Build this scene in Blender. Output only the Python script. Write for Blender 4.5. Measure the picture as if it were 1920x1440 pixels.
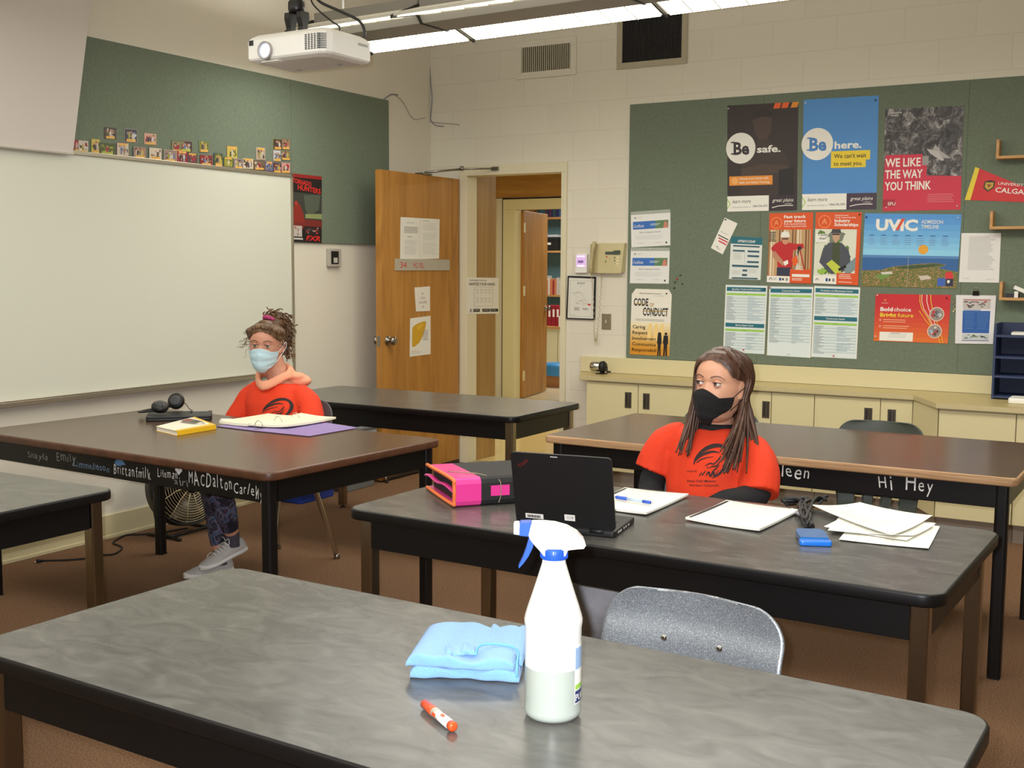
import bpy, bmesh, math, random
from math import sin, cos, pi, radians, sqrt
from mathutils import Vector, Matrix, Euler
from mathutils.bvhtree import BVHTree

for _o in list(bpy.data.objects):
    bpy.data.objects.remove(_o, do_unlink=True)
S = bpy.context.scene
COL = S.collection
R = random.Random(7)

# ------------------------------------------------------------------ camera
FPX = 2148.511
CAM = Vector((4.9419, -7.1723, 1.46))
CM = Matrix(((0.8613, -0.0560, 0.5050), (0.5080, 0.0840, -0.8573), (0.0056, 0.9949, 0.1008)))
_q = CM.to_quaternion(); CM = _q.to_matrix()
cd = bpy.data.cameras.new('camera'); cam = bpy.data.objects.new('camera', cd); COL.objects.link(cam)
cam.matrix_world = Matrix.Translation(CAM) @ CM.to_4x4()
cd.sensor_width = 36.0; cd.sensor_fit = 'HORIZONTAL'; cd.lens = FPX / 1920 * 36
cd.clip_start = 0.05; cd.clip_end = 100
S.camera = cam

# ------------------------------------------------------------------ world, exposure
S.view_settings.view_transform = 'Standard'; S.view_settings.look = 'None'
S.view_settings.gamma = 1.0; S.view_settings.use_curve_mapping = False
S.view_settings.exposure = 0.0
w = bpy.data.worlds.new('world'); S.world = w; w.use_nodes = True
w.node_tree.nodes['Background'].inputs[0].default_value = (0.9, 0.92, 1.0, 1)
w.node_tree.nodes['Background'].inputs[1].default_value = 0.05

def light(name, kind, loc, energy, color, rot=None, **kw):
    l = bpy.data.lights.new(name, kind); l.energy = energy; l.color = color
    for k, v in kw.items(): setattr(l, k, v)
    o = bpy.data.objects.new(name, l); COL.objects.link(o); o.location = loc
    if rot: o.rotation_euler = rot
    return o
# the flash of the compact camera, beside its lens
_fl = CM @ Vector((-0.034, 0.030, -0.02)) + CAM
light('camera_flash', 'SPOT', _fl, 330, (0.93, 0.94, 1.0), CM.to_euler(), shadow_soft_size=0.012, spot_size=radians(84), spot_blend=0.85)
# ceiling lamps of the classroom (rows of suspended strips), the hall and the room across it
WARM = (1.0, 0.98, 0.92)
for nm, y, e in (('row_a', -1.95, 52), ('row_b', -4.6, 60), ('row_c', -7.2, 43)):
    light('lamp_' + nm, 'AREA', (3.1, y, 2.66), e, WARM, None, shape='RECTANGLE', size=5.6, size_y=0.6)
    light('uplight_' + nm, 'AREA', (3.1, y, 2.9), e * 0.5, WARM, (pi, 0, 0), shape='RECTANGLE', size=5.6, size_y=0.6)
light('lamp_hall', 'AREA', (0.4, 2.1, 2.4), 46, (1.0, 0.90, 0.66), None, shape='RECTANGLE', size=3.0, size_y=0.5)
light('lamp_library', 'AREA', (-1.4, 5.6, 2.5), 60, (1.0, 0.95, 0.85), None, shape='RECTANGLE', size=2.0, size_y=1.0)

# ------------------------------------------------------------------ pixel -> point on a real plane
def _ray(p): return CM @ Vector((p[0] - 960, -(p[1] - 720), -FPX))
def onx(p, x): r = _ray(p); return CAM + r * ((x - CAM.x) / r.x)
def ony(p, y): r = _ray(p); return CAM + r * ((y - CAM.y) / r.y)
def onz(p, z): r = _ray(p); return CAM + r * ((z - CAM.z) / r.z)

# ------------------------------------------------------------------ materials
def lin(c):
    return tuple(((v / 255) / 12.92 if v / 255 <= 0.04045 else ((v / 255 + 0.055) / 1.055) ** 2.4) for v in c) + (1.0,)
_MC = {}
def mat(rgb, rough=0.6, metal=0.0, spec=0.5, emit=0.0, bump=None, var=None, coat=0.0, alpha=1.0, sheen=0.0):
    """plain surface; bump=(scale,strength), var=(scale,amount) breaks up the colour a little"""
    key = (rgb, rough, metal, spec, emit, bump, var, coat, alpha, sheen)
    if key in _MC: return _MC[key]
    m = bpy.data.materials.new('surface'); m.use_nodes = True
    nt = m.node_tree; b = nt.nodes['Principled BSDF']
    b.inputs['Base Color'].default_value = lin(rgb); b.inputs['Roughness'].default_value = rough
    b.inputs['Metallic'].default_value = metal; b.inputs['Specular IOR Level'].default_value = spec
    b.inputs['Coat Weight'].default_value = coat; b.inputs['Sheen Weight'].default_value = sheen
    b.inputs['Coat Roughness'].default_value = 0.1
    if emit:
        b.inputs['Emission Color'].default_value = lin(rgb); b.inputs['Emission Strength'].default_value = emit
    if alpha < 1: b.inputs['Alpha'].default_value = alpha
    if bump or var:
        tc = nt.nodes.new('ShaderNodeTexCoord')
    if bump:
        n = nt.nodes.new('ShaderNodeTexNoise'); n.inputs['Scale'].default_value = bump[0]; n.inputs['Detail'].default_value = 3
        bp = nt.nodes.new('ShaderNodeBump'); bp.inputs['Strength'].default_value = bump[1]; bp.inputs['Distance'].default_value = 0.01
        nt.links.new(tc.outputs['Object'], n.inputs['Vector']); nt.links.new(n.outputs['Fac'], bp.inputs['Height'])
        nt.links.new(bp.outputs['Normal'], b.inputs['Normal'])
    if var:
        n = nt.nodes.new('ShaderNodeTexNoise'); n.inputs['Scale'].default_value = var[0]; n.inputs['Detail'].default_value = 4
        r = nt.nodes.new('ShaderNodeValToRGB'); k = var[1]
        c = lin(rgb)
        r.color_ramp.elements[0].position = 0.3; r.color_ramp.elements[1].position = 0.7
        r.color_ramp.elements[0].color = tuple(v * (1 - k) for v in c[:3]) + (1,)
        r.color_ramp.elements[1].color = tuple(min(1, v * (1 + k)) for v in c[:3]) + (1,)
        nt.links.new(tc.outputs['Object'], n.inputs['Vector']); nt.links.new(n.outputs['Fac'], r.inputs['Fac'])
        nt.links.new(r.outputs['Color'], b.inputs['Base Color'])
    _MC[key] = m
    return m

def ramp_mat(stops, scale=(5, 5, 5), rough=0.6, detail=6, distort=0.0, nrough=0.6, kind='noise', coat=0.0, bump=0.0, spec=0.5, rot=(0, 0, 0), metal=0.0):
    m = bpy.data.materials.new('patterned'); m.use_nodes = True
    nt = m.node_tree; b = nt.nodes['Principled BSDF']; b.inputs['Roughness'].default_value = rough
    b.inputs['Coat Weight'].default_value = coat; b.inputs['Specular IOR Level'].default_value = spec
    b.inputs['Coat Roughness'].default_value = 0.26; b.inputs['Metallic'].default_value = metal
    tc = nt.nodes.new('ShaderNodeTexCoord'); mp = nt.nodes.new('ShaderNodeMapping')
    mp.inputs['Scale'].default_value = scale; mp.inputs['Rotation'].default_value = rot
    nt.links.new(tc.outputs['Object'], mp.inputs['Vector'])
    if kind == 'voronoi':
        n = nt.nodes.new('ShaderNodeTexVoronoi'); n.inputs['Scale'].default_value = 1.0; out = n.outputs['Color']
    else:
        n = nt.nodes.new('ShaderNodeTexNoise'); n.inputs['Scale'].default_value = 1.0
        n.inputs['Detail'].default_value = detail; n.inputs['Roughness'].default_value = nrough; n.inputs['Distortion'].default_value = distort
        out = n.outputs['Fac']
    nt.links.new(mp.outputs['Vector'], n.inputs['Vector'])
    r = nt.nodes.new('ShaderNodeValToRGB'); el = r.color_ramp.elements
    while len(el) < len(stops): el.new(0.5)
    for e, (p, c) in zip(el, stops): e.position = p; e.color = lin(c)
    nt.links.new(out, r.inputs['Fac']); nt.links.new(r.outputs['Color'], b.inputs['Base Color'])
    if bump:
        bp = nt.nodes.new('ShaderNodeBump'); bp.inputs['Strength'].default_value = bump; bp.inputs['Distance'].default_value = 0.01
        nt.links.new(out, bp.inputs['Height']); nt.links.new(bp.outputs['Normal'], b.inputs['Normal'])
    return m

def block_mat(rgb, axes):
    """painted concrete block: shallow joints through a brick texture"""
    m = bpy.data.materials.new('painted_block'); m.use_nodes = True
    nt = m.node_tree; b = nt.nodes['Principled BSDF']; b.inputs['Roughness'].default_value = 0.55
    tc = nt.nodes.new('ShaderNodeTexCoord'); sp = nt.nodes.new('ShaderNodeSeparateXYZ'); cb = nt.nodes.new('ShaderNodeCombineXYZ')
    nt.links.new(tc.outputs['Object'], sp.inputs[0])
    nt.links.new(sp.outputs[axes[0]], cb.inputs[0]); nt.links.new(sp.outputs[axes[1]], cb.inputs[1])
    br = nt.nodes.new('ShaderNodeTexBrick'); br.inputs['Scale'].default_value = 1.0
    br.inputs['Brick Width'].default_value = 0.40; br.inputs['Row Height'].default_value = 0.2
    br.inputs['Mortar Size'].default_value = 0.0035; br.inputs['Mortar Smooth'].default_value = 0.6
    c = lin(rgb)
    br.inputs['Color1'].default_value = c; br.inputs['Color2'].default_value = tuple(v * 0.97 for v in c[:3]) + (1,)
    br.inputs['Mortar'].default_value = tuple(v * 0.94 for v in c[:3]) + (1,)
    nt.links.new(cb.outputs[0], br.inputs['Vector'])
    nt.links.new(br.outputs['Color'], b.inputs['Base Color'])
    n = nt.nodes.new('ShaderNodeTexNoise'); n.inputs['Scale'].default_value = 60; n.inputs['Detail'].default_value = 4
    nt.links.new(tc.outputs['Object'], n.inputs['Vector'])
    mx = nt.nodes.new('ShaderNodeMath'); mx.operation = 'MULTIPLY_ADD'; mx.inputs[1].default_value = -1.0
    mm = nt.nodes.new('ShaderNodeMath'); mm.operation = 'MULTIPLY'; mm.inputs[1].default_value = 0.25
    nt.links.new(n.outputs['Fac'], mm.inputs[0]); nt.links.new(br.outputs['Fac'], mx.inputs[0]); nt.links.new(mm.outputs[0], mx.inputs[2])
    bp = nt.nodes.new('ShaderNodeBump'); bp.inputs['Strength'].default_value = 0.35; bp.inputs['Distance'].default_value = 0.006
    nt.links.new(mx.outputs[0], bp.inputs['Height']); nt.links.new(bp.outputs['Normal'], b.inputs['Normal'])
    return m

# ------------------------------------------------------------------ mesh building
def trs(loc=(0, 0, 0), rot=(0, 0, 0), sc=(1, 1, 1)):
    return Matrix.Translation(loc) @ Euler(rot).to_matrix().to_4x4() @ Matrix.Diagonal(tuple(sc) + (1,))
def rrect(w, h, r, n=5, cx=0, cy=0):
    pts = []
    for sx, sy, a0 in ((1, 1, 0), (-1, 1, 90), (-1, -1, 180), (1, -1, 270)):
        for i in range(n + 1):
            a = radians(a0 + 90 * i / n)
            pts.append((cx + sx * (w / 2 - r) + r * cos(a), cy + sy * (h / 2 - r) + r * sin(a)))
    return pts
def catmull(pts, n=6, closed=False):
    P = [Vector(p) for p in pts]; out = []; L = len(P)
    for i in range(L if closed else L - 1):
        p0 = P[(i - 1) % L] if (closed or i > 0) else P[0]
        p1 = P[i]; p2 = P[(i + 1) % L]
        p3 = P[(i + 2) % L] if (closed or i + 2 < L) else P[-1]
        for k in range(n):
            t = k / n
            out.append(0.5 * ((2 * p1) + (p2 - p0) * t + (2 * p0 - 5 * p1 + 4 * p2 - p3) * t * t + (3 * p1 - p0 - 3 * p2 + p3) * t ** 3))
    if not closed: out.append(P[-1].copy())
    return out

class MB:
    def __init__(s): s.v = []; s.f = []; s.m = []; s.sm = []; s.mats = []
    def mi(s, m):
        if m not in s.mats: s.mats.append(m)
        return s.mats.index(m)
    def add(s, vs, fs, m, smooth=False, M=None):
        o = len(s.v); k = s.mi(m)
        for p in vs: s.v.append(tuple(M @ Vector(p)) if M is not None else tuple(p))
        for f in fs: s.f.append(tuple(i + o for i in f)); s.m.append(k); s.sm.append(smooth)
        return s
    def box(s, x0, x1, y0, y1, z0, z1, m, M=None):
        return s.add([(x0, y0, z0), (x1, y0, z0), (x1, y1, z0), (x0, y1, z0), (x0, y0, z1), (x1, y0, z1), (x1, y1, z1), (x0, y1, z1)],
                     [(3, 2, 1, 0), (4, 5, 6, 7), (0, 1, 5, 4), (1, 2, 6, 5), (2, 3, 7, 6), (3, 0, 4, 7)], m, False, M)
    def prism(s, pts, z0, z1, m, M=None, smooth=False, mtop=None):
        n = len(pts); vs = [(p[0], p[1], z0) for p in pts] + [(p[0], p[1], z1) for p in pts]
        s.add(vs, [(i, (i + 1) % n, n + (i + 1) % n, n + i) for i in range(n)] + [tuple(range(n - 1, -1, -1))], m, smooth, M)
        return s.add([(p[0], p[1], z1) for p in pts], [tuple(range(n))], mtop or m, False, M)
    def slab(s, w, d, z0, z1, r, bev, m, mtop=None, M=None, n=6):
        """rounded-corner slab with rounded-over edges"""
        rings = []
        for k in range(4):
            a = pi / 2 * k / 3; rings.append((bev * (1 - sin(a)), z0 + bev * (1 - cos(a))))
        for k in range(4):
            a = pi / 2 * k / 3; rings.append((bev * (1 - cos(a)), z1 - bev * (1 - sin(a))))
        vs = []; N = 4 * (n + 1)
        for ins, z in rings:
            vs += [(x, y, z) for x, y in rrect(w - 2 * ins, d - 2 * ins, max(r - ins, 0.001), n)]
        fs = []
        for k in range(len(rings) - 1):
            fs += [(k * N + i, k * N + (i + 1) % N, (k + 1) * N + (i + 1) % N, (k + 1) * N + i) for i in range(N)]
        s.add(vs, fs + [tuple(range(N - 1, -1, -1))], m, True, M)
        L = (len(rings) - 1) * N
        return s.add(vs[L:], [tuple(range(N))], mtop or m, False, M)
    def tube(s, pts, r, m, n=10, closed=False, smooth=True, M=None, caps=True):
        P = [Vector(p) for p in pts]; L = len(P); rr = r if isinstance(r, (list, tuple)) else [r] * L
        vs = []; up = None
        for i, p in enumerate(P):
            a = P[(i - 1) % L] if (closed or i) else P[0]; b = P[(i + 1) % L] if (closed or i < L - 1) else P[-1]
            t = (b - a); t = t.normalized() if t.length > 1e-9 else Vector((0, 0, 1))
            if up is None:
                up = Vector((0, 0, 1)) if abs(t.z) < 0.9 else Vector((1, 0, 0))
            x = up - t * up.dot(t)
            if x.length < 1e-6: x = t.orthogonal()
            x.normalize(); up = x; y = t.cross(x)
            q = rr[i]; qx, qy = q if isinstance(q, (list, tuple)) else (q, q)
            for k in range(n):
                an = 2 * pi * k / n; vs.append(p + x * (cos(an) * qx) + y * (sin(an) * qy))
        fs = []
        for i in range(L if closed else L - 1):
            j = (i + 1) % L
            fs += [(i * n + k, i * n + (k + 1) % n, j * n + (k + 1) % n, j * n + k) for k in range(n)]
        if caps and not closed: fs += [tuple(range(n - 1, -1, -1)), tuple((L - 1) * n + k for k in range(n))]
        return s.add(vs, fs, m, smooth, M)
    def lathe(s, prof, m, n=28, M=None, smooth=True, sx=1.0, sy=1.0):
        vs = []; fs = []; L = len(prof)
        for r_, z in prof:
            vs += [(r_ * sx * cos(2 * pi * k / n), r_ * sy * sin(2 * pi * k / n), z) for k in range(n)]
        for i in range(L - 1):
            fs += [(i * n + k, i * n + (k + 1) % n, (i + 1) * n + (k + 1) % n, (i + 1) * n + k) for k in range(n)]
        fs += [tuple(range(n - 1, -1, -1)), tuple((L - 1) * n + k for k in range(n))]
        return s.add(vs, fs, m, smooth, M)
    def loft(s, rings, m, caps=True, smooth=True, M=None):
        n = len(rings[0]); vs = [p for r_ in rings for p in r_]; L = len(rings)
        fs = []
        for i in range(L - 1):
            fs += [(i * n + k, i * n + (k + 1) % n, (i + 1) * n + (k + 1) % n, (i + 1) * n + k) for k in range(n)]
        if caps: fs += [tuple(range(n - 1, -1, -1)), tuple((L - 1) * n + k for k in range(n))]
        return s.add(vs, fs, m, smooth, M)
    def ball(s, c, r, m, nu=16, nv=10, M=None):
        rx, ry, rz = r if isinstance(r, (list, tuple)) else (r, r, r)
        vs = [(c[0], c[1], c[2] + rz)]
        for i in range(1, nv):
            a = pi * i / nv
            vs += [(c[0] + rx * sin(a) * cos(2 * pi * k / nu), c[1] + ry * sin(a) * sin(2 * pi * k / nu), c[2] + rz * cos(a)) for k in range(nu)]
        vs.append((c[0], c[1], c[2] - rz)); fs = [(0, 1 + k, 1 + (k + 1) % nu) for k in range(nu)]
        for i in range(nv - 2):
            o = 1 + i * nu
            fs += [(o + k, o + nu + k, o + nu + (k + 1) % nu, o + (k + 1) % nu) for k in range(nu)]
        o = 1 + (nv - 2) * nu
        fs += [(o + k, len(vs) - 1, o + (k + 1) % nu) for k in range(nu)]
        return s.add(vs, fs, m, True, M)
    def grid(s, nu, nv, fn, m, smooth=True, M=None, skip=None):
        vs = [fn(i / nu, j / nv) for i in range(nu + 1) for j in range(nv + 1)]
        fs = []
        for i in range(nu):
            for j in range(nv):
                if skip and skip((i + .5) / nu, (j + .5) / nv): continue
                a = i * (nv + 1) + j; fs.append((a, a + nv + 1, a + nv + 2, a + 1))
        return s.add(vs, fs, m, smooth, M)
    def mesh(s, name):
        me = bpy.data.meshes.new(name); me.from_pydata(s.v, [], s.f)
        for m in s.mats: me.materials.append(m)
        me.polygons.foreach_set('material_index', s.m); me.polygons.foreach_set('use_smooth', s.sm)
        me.update(); return me
    def build(s, name, parent=None, bevel=0, solid=0, sub=0, loc=None, rot=None, fix=False, off=-1):
        me = s.mesh(name)
        if fix:
            bm = bmesh.new(); bm.from_mesh(me); bmesh.ops.remove_doubles(bm, verts=bm.verts, dist=1e-5)
            bmesh.ops.recalc_face_normals(bm, faces=bm.faces); bm.to_mesh(me); bm.free()
        o = bpy.data.objects.new(name, me); COL.objects.link(o)
        if parent: o.parent = parent
        if loc: o.location = loc
        if rot: o.rotation_euler = rot
        if solid:
            d = o.modifiers.new('solid', 'SOLIDIFY'); d.thickness = solid; d.offset = off
        if bevel:
            d = o.modifiers.new('bevel', 'BEVEL'); d.width = bevel; d.segments = 2; d.limit_method = 'ANGLE'; d.angle_limit = radians(40)
        if sub:
            d = o.modifiers.new('sub', 'SUBSURF'); d.levels = sub; d.render_levels = sub
        return o

def tag(o, label, cat, group=None, kind=None):
    o['label'] = label; o['category'] = cat
    if group: o['group'] = group
    if kind: o['kind'] = kind
    return o
def struct(o): o['kind'] = 'structure'; return o
def thing(name, label, cat, loc=(0, 0, 0), rz=0, group=None, rot=None):
    o = bpy.data.objects.new(name, None); COL.objects.link(o); o.location = loc
    o.rotation_euler = rot if rot else (0, 0, rz); o.empty_display_size = 0.05
    return tag(o, label, cat, group)
def copy_tree(o, parent=None):
    c = o.copy(); COL.objects.link(c)
    if parent: c.parent = parent
    for ch in [k for k in COL.objects if k.parent == o]: copy_tree(ch, c)
    return c

# ------------------------------------------------------------------ lettering
_TX = {}
def letters(s, bold=0.0, shear=0.0, width=1.0, space=1.0):
    """2-D triangles of a text line, cap height about 0.73, origin at the baseline's left end"""
    k = (s, bold, shear, width, space)
    if k in _TX: return _TX[k]
    cu = bpy.data.curves.new('lettering', 'FONT'); cu.body = s; cu.size = 1.0; cu.offset = bold; cu.shear = shear
    cu.resolution_u = 2; cu.space_character = space
    o = bpy.data.objects.new('lettering', cu); me = bpy.data.meshes.new_from_object(o)
    vs = [(v.co.x * width, v.co.y) for v in me.vertices]; fs = [tuple(p.vertices) for p in me.polygons]
    bpy.data.objects.remove(o); bpy.data.curves.remove(cu); bpy.data.meshes.remove(me)
    if vs:
        x0 = min(v[0] for v in vs); vs = [(v[0] - x0, v[1]) for v in vs]; wd = max(v[0] for v in vs)
    else: wd = 0
    _TX[k] = (vs, fs, wd); return _TX[k]
# ================================================================== materials of the place
WALLP = mat((222, 216, 199), 0.6, bump=(90, 0.12), var=(1.2, 0.02))
BLOCK = block_mat((224, 218, 200), (0, 2))
CREAM = mat((226, 217, 178), 0.45)
CREAM2 = mat((214, 203, 160), 0.5)
FRAMEP = mat((222, 214, 184), 0.4)
BLACK = mat((14, 13, 13), 0.38, spec=0.35)
BLACKP = mat((18, 18, 19), 0.5)
RUBBER = mat((12, 12, 12), 0.7)
STEEL = mat((150, 146, 138), 0.28, 1.0)
CHROME = mat((200, 198, 192), 0.12, 1.0)
LEGST = mat((150, 140, 124), 0.22, 1.0)
WHITE = mat((236, 234, 226), 0.6)
PAPER = mat((240, 238, 226), 0.75)
GREENB = ramp_mat([(0.3, (108, 119, 102)), (0.7, (119, 130, 112))], (60, 60, 60), 0.95, detail=8, bump=0.08, spec=0.1)
CARPET = ramp_mat([(0.28, (84, 61, 44)), (0.5, (138, 105, 79)), (0.72, (192, 157, 127))], (190, 190, 190), 1.0, detail=5, bump=0.9, spec=0.05, nrough=0.75)
OAK = ramp_mat([(0.25, (146, 98, 38)), (0.55, (178, 124, 54)), (0.8, (194, 142, 70))], (9, 9, 0.9), 0.42, detail=5, distort=1.6)
OAKH = ramp_mat([(0.25, (150, 104, 46)), (0.55, (178, 130, 66)), (0.8, (196, 150, 86))], (0.9, 9, 9), 0.42, detail=5, distort=1.2)
PANELW = ramp_mat([(0.25, (146, 112, 62)), (0.55, (166, 130, 76)), (0.8, (184, 148, 92))], (14, 14, 0.5), 0.45, detail=5, distort=0.8)
SHELFW = ramp_mat([(0.3, (176, 128, 72)), (0.7, (204, 156, 96))], (1.5, 20, 20), 0.5, detail=4, distort=0.6)
GREYTOP = ramp_mat([(0.25, (68, 67, 63)), (0.5, (86, 85, 80)), (0.75, (104, 103, 97))], (10, 19, 10), 0.27, detail=6, distort=0.9, nrough=0.55, spec=0.5)
BROWNTOP = ramp_mat([(0.3, (80, 62, 48)), (0.7, (92, 72, 57))], (30, 3, 10), 0.24, detail=6, distort=0.5, spec=0.5)
BROWNEDGE = mat((86, 54, 36), 0.4, var=(20, 0.25))
PLY = ramp_mat([(0.3, (150, 112, 76)), (0.7, (196, 160, 118))], (4, 60, 160), 0.7, detail=4)
LAMINATE = mat((196, 178, 122), 0.35, var=(60, 0.05))
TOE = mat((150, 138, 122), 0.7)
BOARDW = mat((214, 215, 200), 0.22, spec=0.5)
ALU = mat((172, 165, 146), 0.35, 0.7)
SCREEN = mat((214, 207, 198), 0.85)
VENTG = mat((176, 168, 142), 0.5)
DARK = mat((22, 20, 18), 0.6)
HALLF = mat((222, 205, 150), 0.12, spec=0.6)
TEAL = mat((96, 132, 140), 0.7)

# ================================================================== room shell
HCEIL = 3.45
XR, YF = 8.6, -9.4
fl = MB().box(-0.3, XR, YF, 0.02, -0.06, 0, CARPET).build('floor'); struct(fl)
b = MB()
b.box(-0.12, 0, YF, 0.0, 0, HCEIL, WALLP); struct(b.build('wall_left'))
b = MB()
for x0, x1, z0, z1 in ((-0.12, 0.27, 0, HCEIL), (1.16, XR, 0, HCEIL), (0.27, 1.16, 2.2, HCEIL)):
    b.box(x0, x1, 0.0, 0.14, z0, z1, BLOCK)
struct(b.build('wall_back'))
struct(MB().box(XR, XR + 0.12, YF, 0.14, 0, HCEIL, WALLP).build('wall_right'))
struct(MB().box(-0.12, XR, YF - 0.12, YF, 0, HCEIL, WALLP).build('wall_front'))
struct(MB().box(-0.12, XR, YF, 0.14, HCEIL, HCEIL + 0.1, mat((225, 220, 205), 0.9)).build('ceiling'))
# baseboard with a thicker foot
b = MB(); b.box(0, 0.014, -9.3, -0.01, 0, 0.13, CREAM2).box(0, 0.02, -9.3, -0.01, 0, 0.02, CREAM2)
struct(b.build('baseboard_left', bevel=0.003))
# door frame
b = MB()
b.box(0.27, 0.335, -0.02, 0.12, 0, 2.128, FRAMEP).box(1.118, 1.16, -0.02, 0.16, 0, 2.128, FRAMEP).box(0.27, 1.16, -0.02, 0.12, 2.128, 2.2, FRAMEP)
struct(b.build('trim_1', bevel=0.003))
struct(MB().box(0.2, 1.2, 0.0, 0.12, -0.02, 0.004, mat((150, 140, 110), 0.4)).build('trim_2'))

# ---------------------------------------------------------------- hall and the room across it
YH = 3.8
struct(MB().box(-3.2, 3.4, 0.02, YH + 0.2, -0.05, 0.0, HALLF).build('floor_hall'))
struct(MB().box(0.16, 0.335, 0.12, onx((929, 600), .335).y, 0, 2.6, PANELW).build('wall_recess_left'))
struct(MB().box(1.135, 1.3, 0.16, 0.475, 0, 2.6, WALLP).build('wall_recess_right'))
struct(MB().box(-3.2, 3.4, 0.14, YH + 0.2, 2.6, 2.7, mat((220, 205, 160), 0.9)).build('ceiling_hall'))
b = MB(); b.box(-3.2, 0.16, 0.40, 0.475, 0, 2.6, WALLP).box(1.3, 3.4, 0.40, 0.475, 0, 2.6, WALLP); struct(b.build('wall_hall_near'))
struct(MB().box(-3.3, -3.2, 0.4, YH + .2, 0, 2.6, WALLP).build('wall_hall_left'))
struct(MB().box(3.4, 3.5, 0.4, YH + .2, 0, 2.6, WALLP).build('wall_hall_right'))
xl = ony((945, 500), YH).x; xo = ony((968, 500), YH).x; zt = ony((960, 374), YH).z; zi = ony((968, 393), YH).z
b = MB()
b.box(-3.2, xl, YH, YH + 0.12, 0, zt + 0.015, WALLP).box(xl + 1.12, 3.4, YH, YH + 0.12, 0, zt + 0.015, WALLP)
b.box(-3.2, 3.4, YH - 0.03, YH + 0.12, zt + 0.02, 2.6, OAKH)
struct(b.build('wall_hall_far'))
b = MB(); b.box(xl, xo, YH - 0.03, YH + 0.1, 0, zi, CREAM).box(xl, xl + 1.12, YH - 0.03, YH + 0.1, zi, zt, CREAM).box(xl + 1.03, xl + 1.12, YH - .03, YH + .1, 0, zi, CREAM)
b.box(xl - 0.02, xl, YH - 0.012, YH, 0, zt + 0.012, DARK).box(xl - .02, xl + 1.12, YH - 0.012, YH, zt, zt + 0.014, DARK)
struct(b.build('trim_3', bevel=0.004))
struct(MB().box(-4.2, 1.5, YH + 0.2, 7.2, -0.05, 0, mat((216, 206, 176), 0.2)).build('floor_library'))
struct(MB().box(-4.2, 1.5, 7.0, 7.1, 0, 3, TEAL).build('wall_library_back'))
struct(MB().box(-4.3, -4.2, 3.9, 7.1, 0, 3, WALLP).build('wall_library_left'))
struct(MB().box(1.5, 1.6, 3.9, 7.1, 0, 3, WALLP).build('wall_library_right'))
struct(MB().box(-4.2, 1.5, 3.9, 7.1, 3, 3.1, WALLP).build('ceiling_library'))

def knob(b, c, ax, s=1.0):
    """door knob turned about axis ax"""
    M = Matrix.Translation(c) @ Vector((0, 0, 1)).rotation_difference(Vector(ax)).to_matrix().to_4x4()
    b.lathe([(0.033 * s, 0), (0.034 * s, 0.004), (0.03 * s, 0.009), (0.014 * s, 0.012), (0.012 * s, 0.028), (0.018 * s, 0.033), (0.028 * s, 0.042), (0.030 * s, 0.052), (0.026 * s, 0.062), (0.012 * s, 0.066)], STEEL, 20, M)

# open classroom door, standing at a right angle to the wall (hinged at its left jamb)
d = MB(); d.box(0.235, 0.28, -0.99, -0.035, 0.012, 2.105, OAK)
door = d.build('door_1', bevel=0.002); struct(door); door['label'] = 'open oak veneer classroom door with a round steel knob'
k = MB(); knob(k, (0.28, -0.92, 0.965), (1, 0, 0)); knob(k, (0.235, -0.92, 0.965), (-1, 0, 0)); k.build('knob', door)
k = MB(); k.box(0.245, 0.27, -0.9925, -0.99, 0.93, 1.0, STEEL).box(0.252, 0.263, -1.0, -0.992, 0.955, 0.975, STEEL); k.build('latch_plate', door)
k = MB()
for z in (0.25, 1.06, 1.85): k.box(0.262, 0.272, -0.036, -0.018, z, z + 0.1, STEEL)
k.build('hinge', door)
k = MB().box(0.279, 0.2845, -0.985, -0.04, 0.012, 0.03, mat((50, 40, 32), 0.6)); k.build('door_sweep', door)
# two-armed closer between door and frame head
t = thing('door_closer_arm', 'steel closer arm joining the oak door to the frame head', 'door closer')
p0 = Vector((0.26, -0.45, 2.125)); p1 = ony((866, 317), -0.22); p2 = ony((926, 316), -0.035)
b = MB(); b.tube([p0, p1], 0.008, STEEL, 8); b.lathe([(0.013, -0.012), (0.013, 0.02)], STEEL, 12, trs(p1)); b.build('main_arm', t)
b = MB(); b.tube([p1, p2], 0.007, STEEL, 8); b.build('fore_arm', t)
b = MB(); b.box(p2.x - 0.02, p2.x + 0.035, -0.04, -0.02, p2.z - 0.014, p2.z + 0.012, STEEL); b.build('bracket', t)
b = MB(); b.box(0.225, 0.29, -0.52, -0.4, 2.106, 2.118, STEEL); b.build('door_plate', t)

# second door leaf, ajar into the library
d = MB(); L2 = 0.82; d.box(-0.04, 0, 0, L2, 0.01, zi - 0.01, OAK)
d2 = d.build('door_2', loc=(xo + 0.03, YH + 0.11, 0), rot=(0, 0, radians(10)), bevel=0.002); struct(d2)
d2['label'] = 'oak door standing open into the room across the hall'
k = MB(); knob(k, (0.0, L2 - 0.06, 0.99), (1, 0, 0)); k.build('knob', d2)
k = MB()
for z in (0.2, 1.15, 1.85): k.box(0.0, 0.004, -0.002, 0.05, z, z + 0.11, CREAM)
k.build('hinge', d2)

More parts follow.
